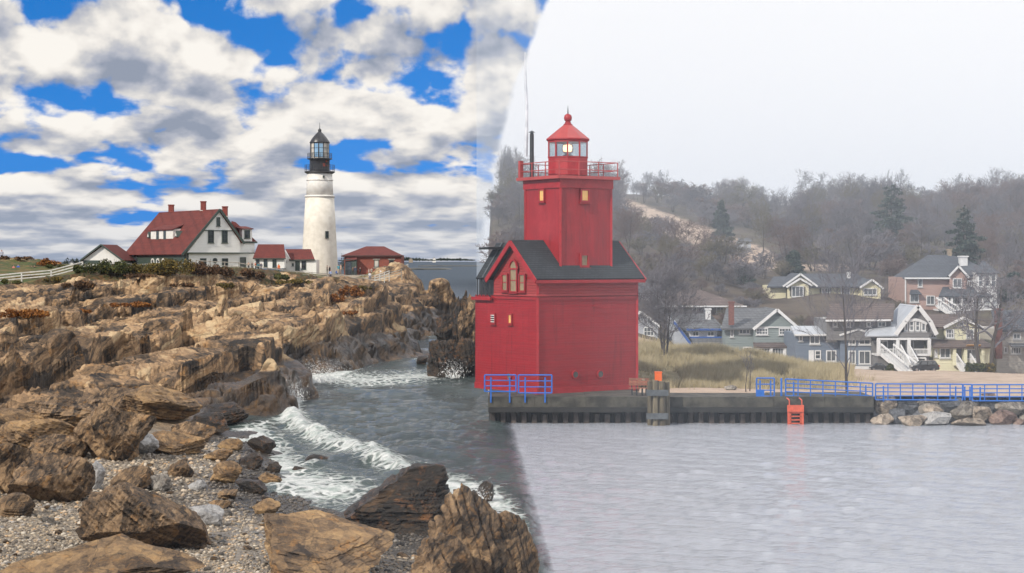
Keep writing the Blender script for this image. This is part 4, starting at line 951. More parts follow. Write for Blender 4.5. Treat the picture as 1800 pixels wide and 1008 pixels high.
def annexes():
    r1 = thing('annex', 'long white annex with red roof joining the keeper house', 'outbuilding', P(474, 470, 311)); f = Facade(r1, 311)
    f.box('wall', 447, 452, 500, 472, 5, 'white_clap'); f.roof('roof', [(445, 454.5, -.5), (503, 454.5, -.5), (495, 429.5, 3.2), (449, 429.5, 3.2)], 'roof_red'); f.trim('eave_board', [(445, 455), (503, 455)], .22, 'trim_green', -.42)
    f.win(450, 456, 456, 470, 'trim_green'); f.win(463.5, 456, 470, 470, 'trim_green', nx=2, ny=3); f.win(479, 456, 486, 470, 'trim_green', nx=2, ny=3)
    r2 = thing('annex', 'smaller white annex with green door between long annex and lighthouse', 'outbuilding', P(526, 480, 314)); f = Facade(r2, 314)
    f.solid('wall', [(499, 480), (499, 440), (512, 457), (556, 457), (556, 482)], 5, 'white_clap'); f.roof('roof', [(509, 458, -.4), (554, 457, -.4), (543, 438, 3), (498, 438, 3)], 'roof_red'); f.trim('eave_board', [(510, 458), (554, 457)], .2, 'trim_green', -.35)
    d_ = f.box('door', 519, 459.5, 527, 476.5, .1, 'trim_green', -.08); f.win(530, 459, 538, 474, 'trim_green'); f.win(513, 463, 516.5, 468, 'trim_green', ny=1); f.win(502, 458, 504.5, 462, 'trim_green', ny=1)
    r3 = thing('gabled_shed', 'small white gabled building with red roof behind the dark green bush', 'outbuilding', P(182, 470, 318)); f = Facade(r3, 318)
    f.solid('wall', [(146, 474), (146, 458), (180, 433), (215, 457), (215, 474)], 9, 'white_clap')
    f.solid('skirt_board', [(144, 464), (144, 458), (176, 458), (176, 464)], .1, 'trim_green', -.1)
    f.roof('roof', [(178, 430, -.4), (141, 459, -.4), (151, 459, 9), (186, 430, 9)], 'roof_red'); f.roof('roof', [(178, 430, -.4), (217, 458, -.4), (226, 458, 9), (186, 430, 9)], 'roof_red')
    f.trim('bargeboard', [(141, 459), (178.5, 430.5), (217, 458.5)], .28, 'trim_green', -.5)
    r4 = thing('brick_oil_house', 'low red brick oil house with hipped red roof right of the lighthouse', 'outbuilding', P(655, 484, 316)); f = Facade(r4, 316)
    f.box('wall', 605, 449, 705, 486, 9, 'red_brick')
    rf = MB(); A = [f.p(600, 450, -.6), f.p(709, 449.5, -.6), f.p(701, 450, 9.6), f.p(609, 450, 9.6)]; a, b = f.p(640, 433, 4.5), f.p(672, 433, 4.5)
    for q in ((A[0], A[1], b, a), (A[1], A[2], b), (A[2], A[3], a, b), (A[3], A[0], a)): rf.slab(q, .18)
    rf.build('roof', MATS['roof_red'], r4); f.trim('eave_board', [(601, 450.4), (708, 450)], .2, 'trim_green', -.5)
    f.box('porch', 608, 456, 628, 483, 1.6, 'trim_green', -1.65); f.box('porch_door', 609.5, 461, 619, 482, .08, 'glass_dark', -1.75); f.roof('porch_roof', [(606, 459, -1.9), (629, 456, -1.9), (627, 451.5, .05), (611, 452, .05)], 'roof_red', .1)
    for x0, x1 in ((657.5, 666), (684, 692)):
        w = f.win(x0, 457.5, x1, 470, 'trim_green', 'glass_dark' if x0 > 670 else 'glass_pale', ny=1, sill=False); f.trim('lintel', [(x0 - 2, 456), (x1 + 2, 456)], .2, 'weathered_wood', -.05); f.trim('stone_sill', [(x0 - 2, 471.2), (x1 + 2, 471.2)], .2, 'weathered_wood', -.08)
    w = MB(); c = f.p(688, 463, -.12)
    for k in range(12): a0, a1 = 6.283 * k / 12, 6.283 * (k + 1) / 12; w.tube(c + Vector((math.cos(a0), 0, math.sin(a0))) * .38, c + Vector((math.cos(a1), 0, math.sin(a1))) * .38, .1, n=5)
    tag(recenter(w.build('wreath', MATS['leaf_brown']), c), 'round dark wreath hung on the right window of the brick oil house', 'wreath')
annexes()

def fence(name, label, pts, hpx, nrail, m, D=None, posts=None, thick=.13, cat='fence'):
    """posts and rails, each its own part, following the ground line given in the picture"""
    P3 = []
    for px, py in pts:
        d = D or min(hit(px, py), 300); P3.append(P(px, py, d))
    root = thing(name, label, cat, P3[0])
    L = []
    for a, b in zip(P3, P3[1:]):
        n = max(1, round((b - a).length / posts)) if posts else 1
        L += [a.lerp(b, k / n) for k in range(n)]
    L.append(P3[-1]); h = hpx
    for q in L: MB().box((q.x, q.y, q.z + h / 2 - .25), (thick, thick, h + .5 + .1)).build('post', MATS[m], root)
    for a, b in zip(L, L[1:]):
        for k in range(nrail):
            t = h * (1 - k / nrail) - .06; MB().bar(a + VZ * t + Vector((0, -.08, 0)), b + VZ * t + Vector((0, -.08, 0)), .06, thick * .95).build('rail', MATS[m], root)
    return root
fence('rail_fence', 'white three rail fence rising along the lawn at the left edge', [(-30, 501), (38, 494), (90, 489.5), (145, 475)], 1.35, 3, 'white_wood', D=276, thick=.2)
fence('rail_fence', 'weathered rail fence in front of the porch arches', [(216, 476), (242, 478), (290, 476), (345, 474)], 1.3, 2, 'weathered_wood', D=290, posts=2.6)
fence('rail_fence', 'weathered rail fence sloping down the walkway below the house', [(345, 471), (420, 475), (470, 484), (522, 490)], 1.25, 2, 'weathered_wood', D=284, posts=2.6)
fence('rail_fence', 'weathered three rail fence below the lighthouse and brick house', [(522, 490), (575, 494.5), (608, 497), (668, 497), (706, 487)], 1.25, 3, 'weathered_wood', D=282, posts=2.8)
fence('rail_fence', 'short whitish fence at the headland tip beside the brick house', [(690, 486), (706, 481), (717, 478)], 1.3, 3, 'white_wood', D=300, posts=1.0)
fence('rail_fence', 'broken whitish gate section leaning by the visitors', [(659, 497), (684, 489)], 1.2, 3, 'white_wood', D=278, posts=.8)

# path slab under the visitors
pth = [P(560, 490, 300), P(600, 496, 287), P(668, 496, 287), P(712, 485, 300), P(712, 480, 320), P(560, 483, 325)]
tag(MB().slab(pth, .5).build('footpath', MATS['path_gravel']), kind='structure')

# ------------------------------------------------------------------ people
def body_mesh(pose, seed):
    """one continuous skinned figure about 1.7 m tall, feet at z = 0, facing -Y"""
    h, sp, arm = pose['hip'], pose.get('step', .1), pose['arms']
    J = {'pel': (0, 0, h), 'waist': (0, 0, h + .14), 'chest': (0, pose.get('lean', 0), h + .38), 'neck': (0, pose.get('lean', 0) * 1.3, h + .56), 'head': (0, pose.get('lean', 0) * 1.6 - .02, h + .67), 'crown': (0, pose.get('lean', 0) * 1.7, h + .78)}
    E = [('pel', 'waist'), ('waist', 'chest'), ('chest', 'neck'), ('neck', 'head'), ('head', 'crown')]; Rr = {'pel': .15, 'waist': .14, 'chest': .165, 'neck': .065, 'head': .10, 'crown': .075}
    for sd, nm in ((-1, 'l'), (1, 'r')):
        kn = (sd * .10, -sp * sd * .5 - pose.get('knee', 0), h * .53 if not pose.get('sit') else h * .98); ft = (sd * .11, sp * sd - pose.get('knee', 0) * .9, .06); toe = (sd * .12, ft[1] - .17, .035)
        J['hip' + nm] = (sd * .09, 0, h - .05); J['knee' + nm] = kn; J['ankle' + nm] = ft; J['toe' + nm] = toe
        J['sh' + nm] = (sd * .19, pose.get('lean', 0), h + .47); el, wr = arm[nm]
        J['el' + nm] = (sd * el[0], el[1], h + el[2]); J['wr' + nm] = (sd * wr[0], wr[1], h + wr[2]); d = Vector(J['wr' + nm]) - Vector(J['el' + nm]); J['ha' + nm] = tuple(Vector(J['wr' + nm]) + d.normalized() * .12)
        E += [('pel', 'hip' + nm), ('hip' + nm, 'knee' + nm), ('knee' + nm, 'ankle' + nm), ('ankle' + nm, 'toe' + nm), ('chest', 'sh' + nm), ('sh' + nm, 'el' + nm), ('el' + nm, 'wr' + nm), ('wr' + nm, 'ha' + nm)]
        Rr.update({'hip' + nm: .105, 'knee' + nm: .07, 'ankle' + nm: .05, 'toe' + nm: .04, 'sh' + nm: .075, 'el' + nm: .055, 'wr' + nm: .042, 'ha' + nm: .035})
    K = list(J); me = bpy.data.meshes.new('figure'); me.from_pydata([J[k] for k in K], [(K.index(a), K.index(b)) for a, b in E], [])
    o = bpy.data.objects.new('figure', me); C.objects.link(o); md = o.modifiers.new('s', 'SKIN'); sv = me.skin_vertices[0].data
    for k, q in zip(K, sv): q.radius = (Rr[k], Rr[k] * (.72 if k in ('chest', 'waist', 'pel') else 1)); q.use_root = (k == 'pel')
    ms = o.modifiers.new('u', 'SUBSURF'); ms.levels = 1; ms.render_levels = 1
    dg = bpy.context.evaluated_depsgraph_get(); dg.update(); r = bpy.data.meshes.new_from_object(o.evaluated_get(dg)); bpy.data.objects.remove(o)
    r.name = 'person'
    for k in range(4): r.materials.append(MATS['white_paint'])     # 0 skin 1 top 2 trousers 3 hair
    for f in r.polygons:
        z = f.center.z - h; x = abs(f.center.x); f.use_smooth = True
        f.material_index = 3 if (z > .66 and (f.center.y > -.04 + 1.5 * pose.get('lean', 0) or z > .74)) else 0 if z > .53 else 2 if z < .02 and not (x > .2 and z > -.25) else 1
        if f.center.z < .09: f.material_index = 3
    return r
A_DN = {'l': ((.25, .02, .22), (.27, -.04, -.02)), 'r': ((.25, .02, .22), (.27, -.04, -.02))}
A_UP = {'l': ((.25, -.05, .25), (.10, -.24, .42)), 'r': ((.25, -.05, .25), (.10, -.24, .42))}
A_HIP = {'l': ((.30, .04, .24), (.18, -.06, .06)), 'r': ((.25, -.04, .24), (.16, -.22, .16))}
BODIES = [body_mesh(dict(hip=.88, arms=A_DN, step=.06), 1), body_mesh(dict(hip=.88, arms=A_UP, step=.05), 2), body_mesh(dict(hip=.88, arms=A_HIP, step=.22), 3), body_mesh(dict(hip=.45, arms=A_HIP, step=.05, knee=.34, sit=True, lean=-.05), 4)]
def cloth(c): return mat('cloth_%d_%d_%d' % tuple(int(q * 100) for q in c), c, tuple(q * .8 for q in c), 8, .85)
SKIN = mat('skin', (.42, .24, .17), (.38, .21, .15), 6, .6)
def person(px, pyb, hpx, body, top, leg, hair, label, D=None, rz=0.0):
    D = D or min(hit(px, pyb), 330); b = bpy.data.objects.new('person', BODIES[body]); C.objects.link(b)
    q = P(px, pyb, D); b.location = q; full = BODIES[body]['h'] if 'h' in BODIES[body] else None
    k = hpx * D / F / max(v.co.z for v in BODIES[body].vertices); b.scale = (k, k, k); b.rotation_euler = (0, 0, rz)
    for i, c in enumerate((SKIN, cloth(top), cloth(leg), cloth(hair))): b.material_slots[i].link = 'OBJECT'; b.material_slots[i].material = c
    tag(b, label, 'person', 'visitors at the lighthouse')
BLK, NAVY, BRN, WHT, GRYc = (.02, .02, .022), (.03, .04, .08), (.06, .035, .02), (.6, .6, .58), (.2, .2, .2)
person(3, 459.5, 20, 0, (.35, .36, .42), BLK, BRN, 'person in grey jacket standing on top of the knoll at the left edge', D=360)
person(24, 482, 15, 0, (.62, .18, .16), BLK, BRN, 'person in pink top on the lawn by the white fence', D=330)
person(32, 482, 16.5, 1, (.02, .12, .55), NAVY, GRYc, 'person in bright blue jacket on the lawn by the white fence', D=331)
person(55, 481.5, 14.5, 0, BLK, BLK, BLK, 'person in black left of the pair near the knoll', D=332, rz=2)
person(60.5, 481, 14, 2, (.03, .025, .025), BLK, (.35, .16, .1), 'person in dark clothes with reddish hair right of the pair near the knoll', D=332)
yard = [(437, 474, 13, 2, (.45, .30, .22), BLK, BRN, 'person in beige on the walkway nearest the house corner', 298), (443, 475, 13.5, 0, BLK, NAVY, BRN, 'person in black jacket leftmost behind the walkway fence', 297), (449, 475.5, 14.5, 1, (.65, .14, .04), BLK, BRN, 'person in orange top in the walkway group', 298), (454, 476, 13.5, 0, (.05, .25, .30), BLK, BLK, 'person in teal top in the walkway group', 299), (459, 476.5, 14, 2, (.04, .05, .09), BLK, BLK, 'person in dark navy coat rightmost of the walkway group', 298),
 (490, 481, 17, 0, (.62, .13, .03), (.05, .05, .06), BLK, 'person in orange vest alone on the walkway by the annex', 297), (575, 483, 16.5, 0, (.10, .05, .03), BLK, BRN, 'person in brown coat left at the foot of the lighthouse', 312), (579.5, 482.5, 14.5, 0, BLK, BLK, (.3, .12, .05), 'person in black beside the brown coat at the lighthouse foot', 313), (581, 492, 17, 2, (.30, .36, .55), NAVY, BRN, 'person in pale blue shirt at the fence below the lighthouse', 296),
 (595, 482.5, 17, 1, (.05, .22, .28), (.45, .35, .25), BLK, 'person in teal taking a photo at the right foot of the lighthouse', 314), (599, 482.5, 17.5, 0, (.50, .34, .25), (.30, .22, .16), BRN, 'person in tan top at the right foot of the lighthouse', 314), (591, 484, 9, 3, (.08, .2, .6), NAVY, (.2, .1, .05), 'child in blue sitting at the lighthouse foot', 312),
 (620.5, 484.5, 15, 2, (.12, .07, .05), BLK, BLK, 'person in brown jacket at the brick house porch', 305), (624.5, 484.5, 16, 0, NAVY, (.05, .05, .07), BLK, 'person in navy at the brick house porch', 305), (633, 484.5, 14.5, 2, BLK, BLK, BRN, 'person all in black walking before the brick wall', 306), (648.5, 486, 14, 0, (.55, .50, .42), (.3, .27, .22), BRN, 'person in cream jacket left of three at the fence bend', 303), (653, 486, 14.5, 1, (.42, .40, .34), BLK, BRN, 'person in pale grey jacket right of three at the fence bend', 304), (650, 494, 15, 0, (.62, .64, .70), (.03, .05, .16), (.2, .1, .05), 'person in white top and blue trousers at the fence bend', 292),
 (669, 489, 15, 0, WHT, (.45, .36, .28), BRN, 'person in white top by the broken gate', 298), (673.5, 486, 18, 1, BLK, NAVY, BLK, 'tallest person in black by the broken gate', 304), (677, 487, 15, 2, (.05, .07, .16), NAVY, (.05, .03, .02), 'person in dark blue in the middle of the gate group', 303), (681, 486.5, 14, 0, (.04, .04, .05), (.4, .4, .42), GRYc, 'person in black with grey trousers rightmost of the gate group', 304)]
for k, (px, py, h, b, t_, l_, hr, lb, D) in enumerate(yard): person(px, py, h, b, t_, l_, hr, lb, D, rz=k * 2.4)

# ------------------------------------------------------------------ far shores across the bay
leaf_mat('far_wood', (.022, .035, .03), (.035, .05, .04), (.06, .06, .035))
def far_wood(x0, x1, yb, h, D, seed, name, label, m='far_wood'):
    rg = np.random.RandomState(seed); s = D / F; bl = []
    for k in range(int((x1 - x0) / 2.2)):
        px = x0 + (x1 - x0) * k / ((x1 - x0) / 2.2) + rg.uniform(-1, 1); e = min(1, 3 * min(px - x0 + 2, x1 - px + 2) / (x1 - x0)); hh = h * rg.uniform(.55, 1) * e
        c = P(px, yb, D); bl.append((c.x, c.y + rg.uniform(0, 20) * s, c.z + hh * s * .45, 2.6 * s, 3 * s, hh * s * .6))
    V, Fc, tn = leaf_cloud(len(bl) * 55, bl, 1.15 * s, rg); o = soup_mesh(name, V, Fc, MATS[m], attrs={'tone': tn}); tag(o, label, 'woods', kind='stuff')
mat('far_land', (.06, .065, .06), (.12, .11, .09), .02, .9)
for (x0, x1, D, zt) in ((600, 788, 1700, 1.2), (735, 900, 2600, 1.0), (60, 160, 620, 8.5)):
    a, b = (x0 - CX) / F * D, (x1 - CX) / F * D
    tag(MB().prism([(a, D, -1), (b, D, -1), (b - (b - a) * .02, D, zt * .5), (b - (b - a) * .08, D, zt), (a, D, zt)], (0, 160, 0)).build('far_shore', MATS['far_land']), kind='structure')
far_wood(590, 770, 458.5, 8, 1710, 1, 'far_woods', 'dark wooded shore across the bay right of the brick house')
far_wood(745, 838, 458, 4, 2620, 2, 'far_woods', 'thin blue line of the farthest wooded shore')
far_wood(100, 150, 468, 17, 630, 3, 'far_woods', 'dark trees behind the small gabled building')
far_wood(598, 608, 474, 30, 360, 4, 'far_woods', 'tree showing between the lighthouse and the brick house')
for px, y, w, D, lb, mm in ((125, 465, 8, 610, 'small white far house among dark trees by the gabled building', 'white_paint'), (722, 459, 7, 1690, 'tiny tan roofed house on the far shore', 'path_gravel'), (763, 458.6, 6, 2590, 'tiny pale house at the point of the far shore', 'white_paint')):
    f = Facade(thing('far_house', lb, 'house', P(px, y, D)), D)
    f.solid('wall', [(px - w / 2, y + 3), (px - w / 2, y - 2), (px, y - 6), (px + w / 2, y - 2), (px + w / 2, y + 3)], w * f.s, mm); f.roof('roof', [(px, y - 6.3, -.3), (px - w / 2 - .6, y - 1.6, -.3), (px - w / 2 - .6, y - 1.6, w * f.s), (px, y - 6.3, w * f.s)], 'roof_grey'); f.roof('roof', [(px, y - 6.3, -.3), (px + w / 2 + .6, y - 1.6, -.3), (px + w / 2 + .6, y - 1.6, w * f.s), (px, y - 6.3, w * f.s)], 'roof_grey')
# ================================================================== THE HARBOUR SIDE (right)
siding_mat('red_board', (.33, .006, .012), (.25, .005, .010), .16, depth=.02, rough=.5, wear=.15, streak=.5)
siding_mat('red_vert', (.33, .008, .013), (.23, .006, .010), .42, vert=True, depth=.016, rough=.5, wear=.15, streak=.5)
siding_mat('red_shingle', (.34, .035, .035), (.25, .02, .022), .17, depth=.05, rough=.7)
mat('red_paint', (.35, .012, .017), (.27, .008, .012), 2.0, .5, .2, 14)
mat('red_metal', (.40, .055, .05), (.33, .045, .042), .8, .45)
mat('black_pipe', (.02, .022, .024), (.03, .032, .035), 4, .5)
mat('old_concrete', (.075, .07, .056), (.026, .024, .02), 1.1, .9, .7, 7, detail=9)
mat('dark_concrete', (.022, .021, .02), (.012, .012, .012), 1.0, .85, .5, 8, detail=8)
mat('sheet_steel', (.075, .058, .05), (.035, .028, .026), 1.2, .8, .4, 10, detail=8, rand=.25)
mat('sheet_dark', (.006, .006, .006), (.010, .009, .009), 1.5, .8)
mat('pile_wood', (.16, .135, .09), (.085, .07, .048), 1.6, .9, .8, 9, stretch=(3, 3, .5), rand=.2)
mat('grey_timber', (.10, .11, .12), (.06, .068, .075), 3, .8, .4, 12)
mat('rail_blue', (.012, .13, .50), (.010, .11, .43), 4, .4)
mat('ladder_orange', (.62, .10, .045), (.48, .075, .035), 5, .55)
mat('signal_orange', (.75, .13, .015), (.68, .11, .012), 3, .45)
mat('bench_wood', (.30, .12, .07), (.22, .085, .05), 6, .7, .2, 30, rand=.15)
mat('amber_pane', (.55, .33, .10), (.40, .22, .07), 1.2, .25, emit=((1.0, .62, .22), .32))
mat('tan_pane', (.30, .22, .12), (.22, .16, .09), 1.4, .2)
mat('lantern_pane', (.30, .34, .36), (.45, .48, .48), .8, .05)
mat('lamp_glow', (1, .8, .55), (1, .8, .55), 1, .5, emit=((1.0, .62, .32), 3.2))
mat('glass_pane_grey', (.07, .075, .07), (.12, .12, .11), 3, .3)
mat('pole_white', (.66, .67, .70), (.50, .52, .56), 1.5, .5)

# ------------------------------------------------------------------ ground of the harbour side
HS = [(1600,692,106),(1300,690,107),(1130,692,107),(1750,690,107),(1900,690,108),(900,692,108),(870,692,108),
 (1600,668,118),(1300,676,112),(1480,680,112),(1750,668,118),(1900,668,118),(1150,668,113),
 (1200,622,126),(1130,608,128),(1300,622,128),(1400,632,130),(1480,646,130),(1250,606,134),(1350,618,136),(1440,640,136),
 (1550,652,130),(1650,652,132),(1750,656,132),(1900,656,132),(1550,650,142),(1650,650,144),(1750,655,142),(1450,645,142),(1900,652,142),
 (1200,612,146),(1300,632,148),(1400,640,146),
 (1500,575,162),(1400,560,168),(1600,575,165),(1680,575,165),(1800,570,168),(1300,560,168),(1200,560,168),(1900,570,168),
 (1450,520,182),(1350,520,188),(1650,545,180),(1550,520,188),(1800,520,188),(1250,500,190),(1150,505,180),(1060,500,180),(950,510,180),(870,520,180),(1900,520,188),
 (1100,392,250),(1180,425,235),(1260,448,222),(1340,462,210),(1420,455,215),(1500,450,218),(1600,440,225),(1700,440,225),(1800,440,225),(1000,400,245),(900,410,240),(860,420,240),(1900,440,225),
 (1150,352,285),(1250,380,275),(1350,400,270),(1450,400,265),(1550,395,270),(1650,385,280),(1750,380,280),(950,360,290),(870,365,290),(1900,380,285),
 (1200,352,325),(1400,368,325),(1600,366,325),(1800,360,325),(1000,345,330),(880,350,330),(1900,360,325)]
def far(d): return d if d <= 195 else 195 + (d - 195) * 3.3
_h3 = np.array([(a, far(d), CAMZ - (b - HOR) / F * far(d)) for a, b, d in HS] + [(870, far(420), 16), (1200, far(420), 20), (1600, far(420), 19), (1900, far(420), 19)], float)
def _rbf(pts, ax, ay):
    q = np.stack([pts[:, 0] / ax, np.log(pts[:, 1]) * ay], -1); n = len(pts); K = np.sqrt(((q[:, None] - q[None]) ** 2).sum(-1) + .05)
    w = np.linalg.solve(np.block([[K + .02 * np.eye(n), np.ones((n, 1))], [np.ones((1, n)), np.zeros((1, 1))]]), np.append(pts[:, 2], 0))
    def f(px, d):
        a = px / ax; b = np.log(d) * ay; o = np.full(np.shape(px), w[-1])
        for k in range(n): o = o + w[k] * np.sqrt((a - q[k, 0]) ** 2 + (b - q[k, 1]) ** 2 + .05)
        return o
    return f
hz = _rbf(_h3, 130, 8)
hpx = np.linspace(852, 2050, 400); hD = np.exp(np.linspace(math.log(104.9), math.log(1000), 420))
HX, HD = np.meshgrid(hpx, hD); GX = (HX - CX) / F * HD
HZ = hz(HX, HD)
dune = sst(HD, 109, 114) * (1 - sst(HD, 134, 142)) * (1 - sst(HX, 1400, 1520)) * sst(HX, 1080, 1120)
HZ = HZ + dune * (fbm(GX / 3, HD / 4, 3, 3) - .4) * .45 - .70 * dune + (fbm(GX / 1.2, HD / 1.2, 9, 3) - .45) * .12 * sst(HD, 108, 111) + sst(HD, 165, 240) * (fbm(GX / 9, HD / 9, 6, 3) - .45) * 2.5
HZ = np.where((HD < 113.5) & (HX < 1125), np.minimum(HZ, 1.45), HZ)
HZ = np.where(HD < 107.5, np.minimum(HZ, 1.62), HZ); HZ = np.where(HD < 107.2, 1.60, HZ)
edge = sst(HX, 852, 866); HZ = HZ * edge + (-2.5) * (1 - edge)
far_ = sst(HD, 850, 980); HZ = HZ * (1 - far_) - 2 * far_
HPY = HOR + (CAMZ - HZ) / HD * F
# bare sand: the beach and the blow-out scars on the hillside
scar = np.exp(-((HPY - (365 + (HX - 1090) * .36)) / 22) ** 2) * sst(HX, 1070, 1100) * (1 - sst(HX, 1345, 1390)) * sst(HD, 196, 230)
scar += np.exp(-((HPY - 471) / 7) ** 2) * sst(HX, 1390, 1420) * (1 - sst(HX, 1480, 1510)) * sst(HD, 185, 200)
sandy = np.clip((1 - sst(HD, 141, 150)) * (1 - dune * .9) + scar, 0, 1)
m = bpy.data.materials.new('harbour_ground'); m.use_nodes = True; t = NT(m.node_tree); b = t.n['Principled BSDF']; b.inputs['Roughness'].default_value = .95; b.inputs['Specular IOR Level'].default_value = .1
geo = t.new('ShaderNodeNewGeometry').outputs['Position']; sa_ = t.new('ShaderNodeAttribute', attribute_name='sandy').outputs['Fac']; du_ = t.new('ShaderNodeAttribute', attribute_name='dune').outputs['Fac']
sand = t.mix(t.rng(t.noise(geo, .5, 8, .7), .35, .65), (.46, .36, .285), (.37, .285, .22)); wood = t.mix(t.rng(t.noise(geo, .25, 7, .7), .38, .62), (.072, .056, .048), (.11, .088, .068))
wood = t.mix(t.rng(t.noise(geo, .09, 4), .5, .62, 0, .4), wood, (.10, .095, .055))
dg_ = t.mix(t.rng(t.noise(geo, .8, 6, .7), .35, .65), (.22, .18, .11), (.13, .115, .06))
nn = t.math('MULTIPLY', t.math('SUBTRACT', t.noise(geo, .6, 6, .7), .5), .8)
col = t.mix(t.rng(t.math('ADD', sa_, nn), .35, .6), wood, sand); col = t.mix(t.rng(t.math('ADD', du_, nn), .35, .6), col, dg_)
t.l.new(col, b.inputs['Base Color']); bn = t.new('ShaderNodeBump'); bn.inputs['Distance'].default_value = .3; bn.inputs['Strength'].default_value = .5; t.l.new(t.noise(geo, 2.2, 7, .7), bn.inputs['Height']); t.l.new(bn.outputs[0], b.inputs['Normal'])
tag(grid_mesh('beach_and_hillside', GX, HD, HZ, m, {'sandy': sandy, 'dune': dune}, smooth=True), kind='structure')
def hground(px, D):
    j = np.clip(np.searchsorted(hpx, px), 1, len(hpx) - 1); i = np.clip(np.searchsorted(hD, D), 1, len(hD) - 1); return float(HZ[i, j])
def hpoint(px, D, lift=0.0): return Vector(((px - CX) / F * D, D, hground(px, D) + lift))

# ------------------------------------------------------------------ pier
PD = 104.0
def pier():
    root = thing('pier', 'long concrete capped pier with dark steel sheet piling under the red lighthouse', 'pier', P(1200, 745, PD))
    rg = np.random.RandomState(3)
    xs = [858, 940, 1030, 1120, 1200, 1280, 1360, 1450, 1536]
    for a, b in zip(xs, xs[1:]):
        A, B = P(a, 698, PD), P(b, 698, PD); z1 = A.z + rg.uniform(-.015, .015); z0 = P(0, 716, PD).z
        MB().box(((A.x + B.x) / 2, PD + (4.4 if a < 1120 else 1.9), (z1 + z0) / 2), (B.x - A.x - .012, (8.8 if a < 1120 else 3.8) + rg.uniform(-.03, .03), z1 - z0)).build('cap_block', MATS['old_concrete'], root)
    A, B = P(858, 716, PD), P(1536, 725, PD)
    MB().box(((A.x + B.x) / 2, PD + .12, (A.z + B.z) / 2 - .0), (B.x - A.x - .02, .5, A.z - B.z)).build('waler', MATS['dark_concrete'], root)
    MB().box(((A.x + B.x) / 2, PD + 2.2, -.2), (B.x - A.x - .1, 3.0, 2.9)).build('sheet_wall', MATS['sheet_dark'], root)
    k = 0; px = 866
    while px < 1530:
        a = P(px, 724, PD); w = .30; m = MB()
        m.prism([(a.x - .20, PD + .72, -1.2), (a.x + .20, PD + .72, -1.2), (a.x + .13, PD + .42, -1.2), (a.x - .13, PD + .42, -1.2)], (0, 0, a.z + 1.2 + .1 * math.sin(k * 7.3) - .12)); m.build('sheet_pile', MATS['sheet_steel'], root); px += 18.4; k += 1
pier()

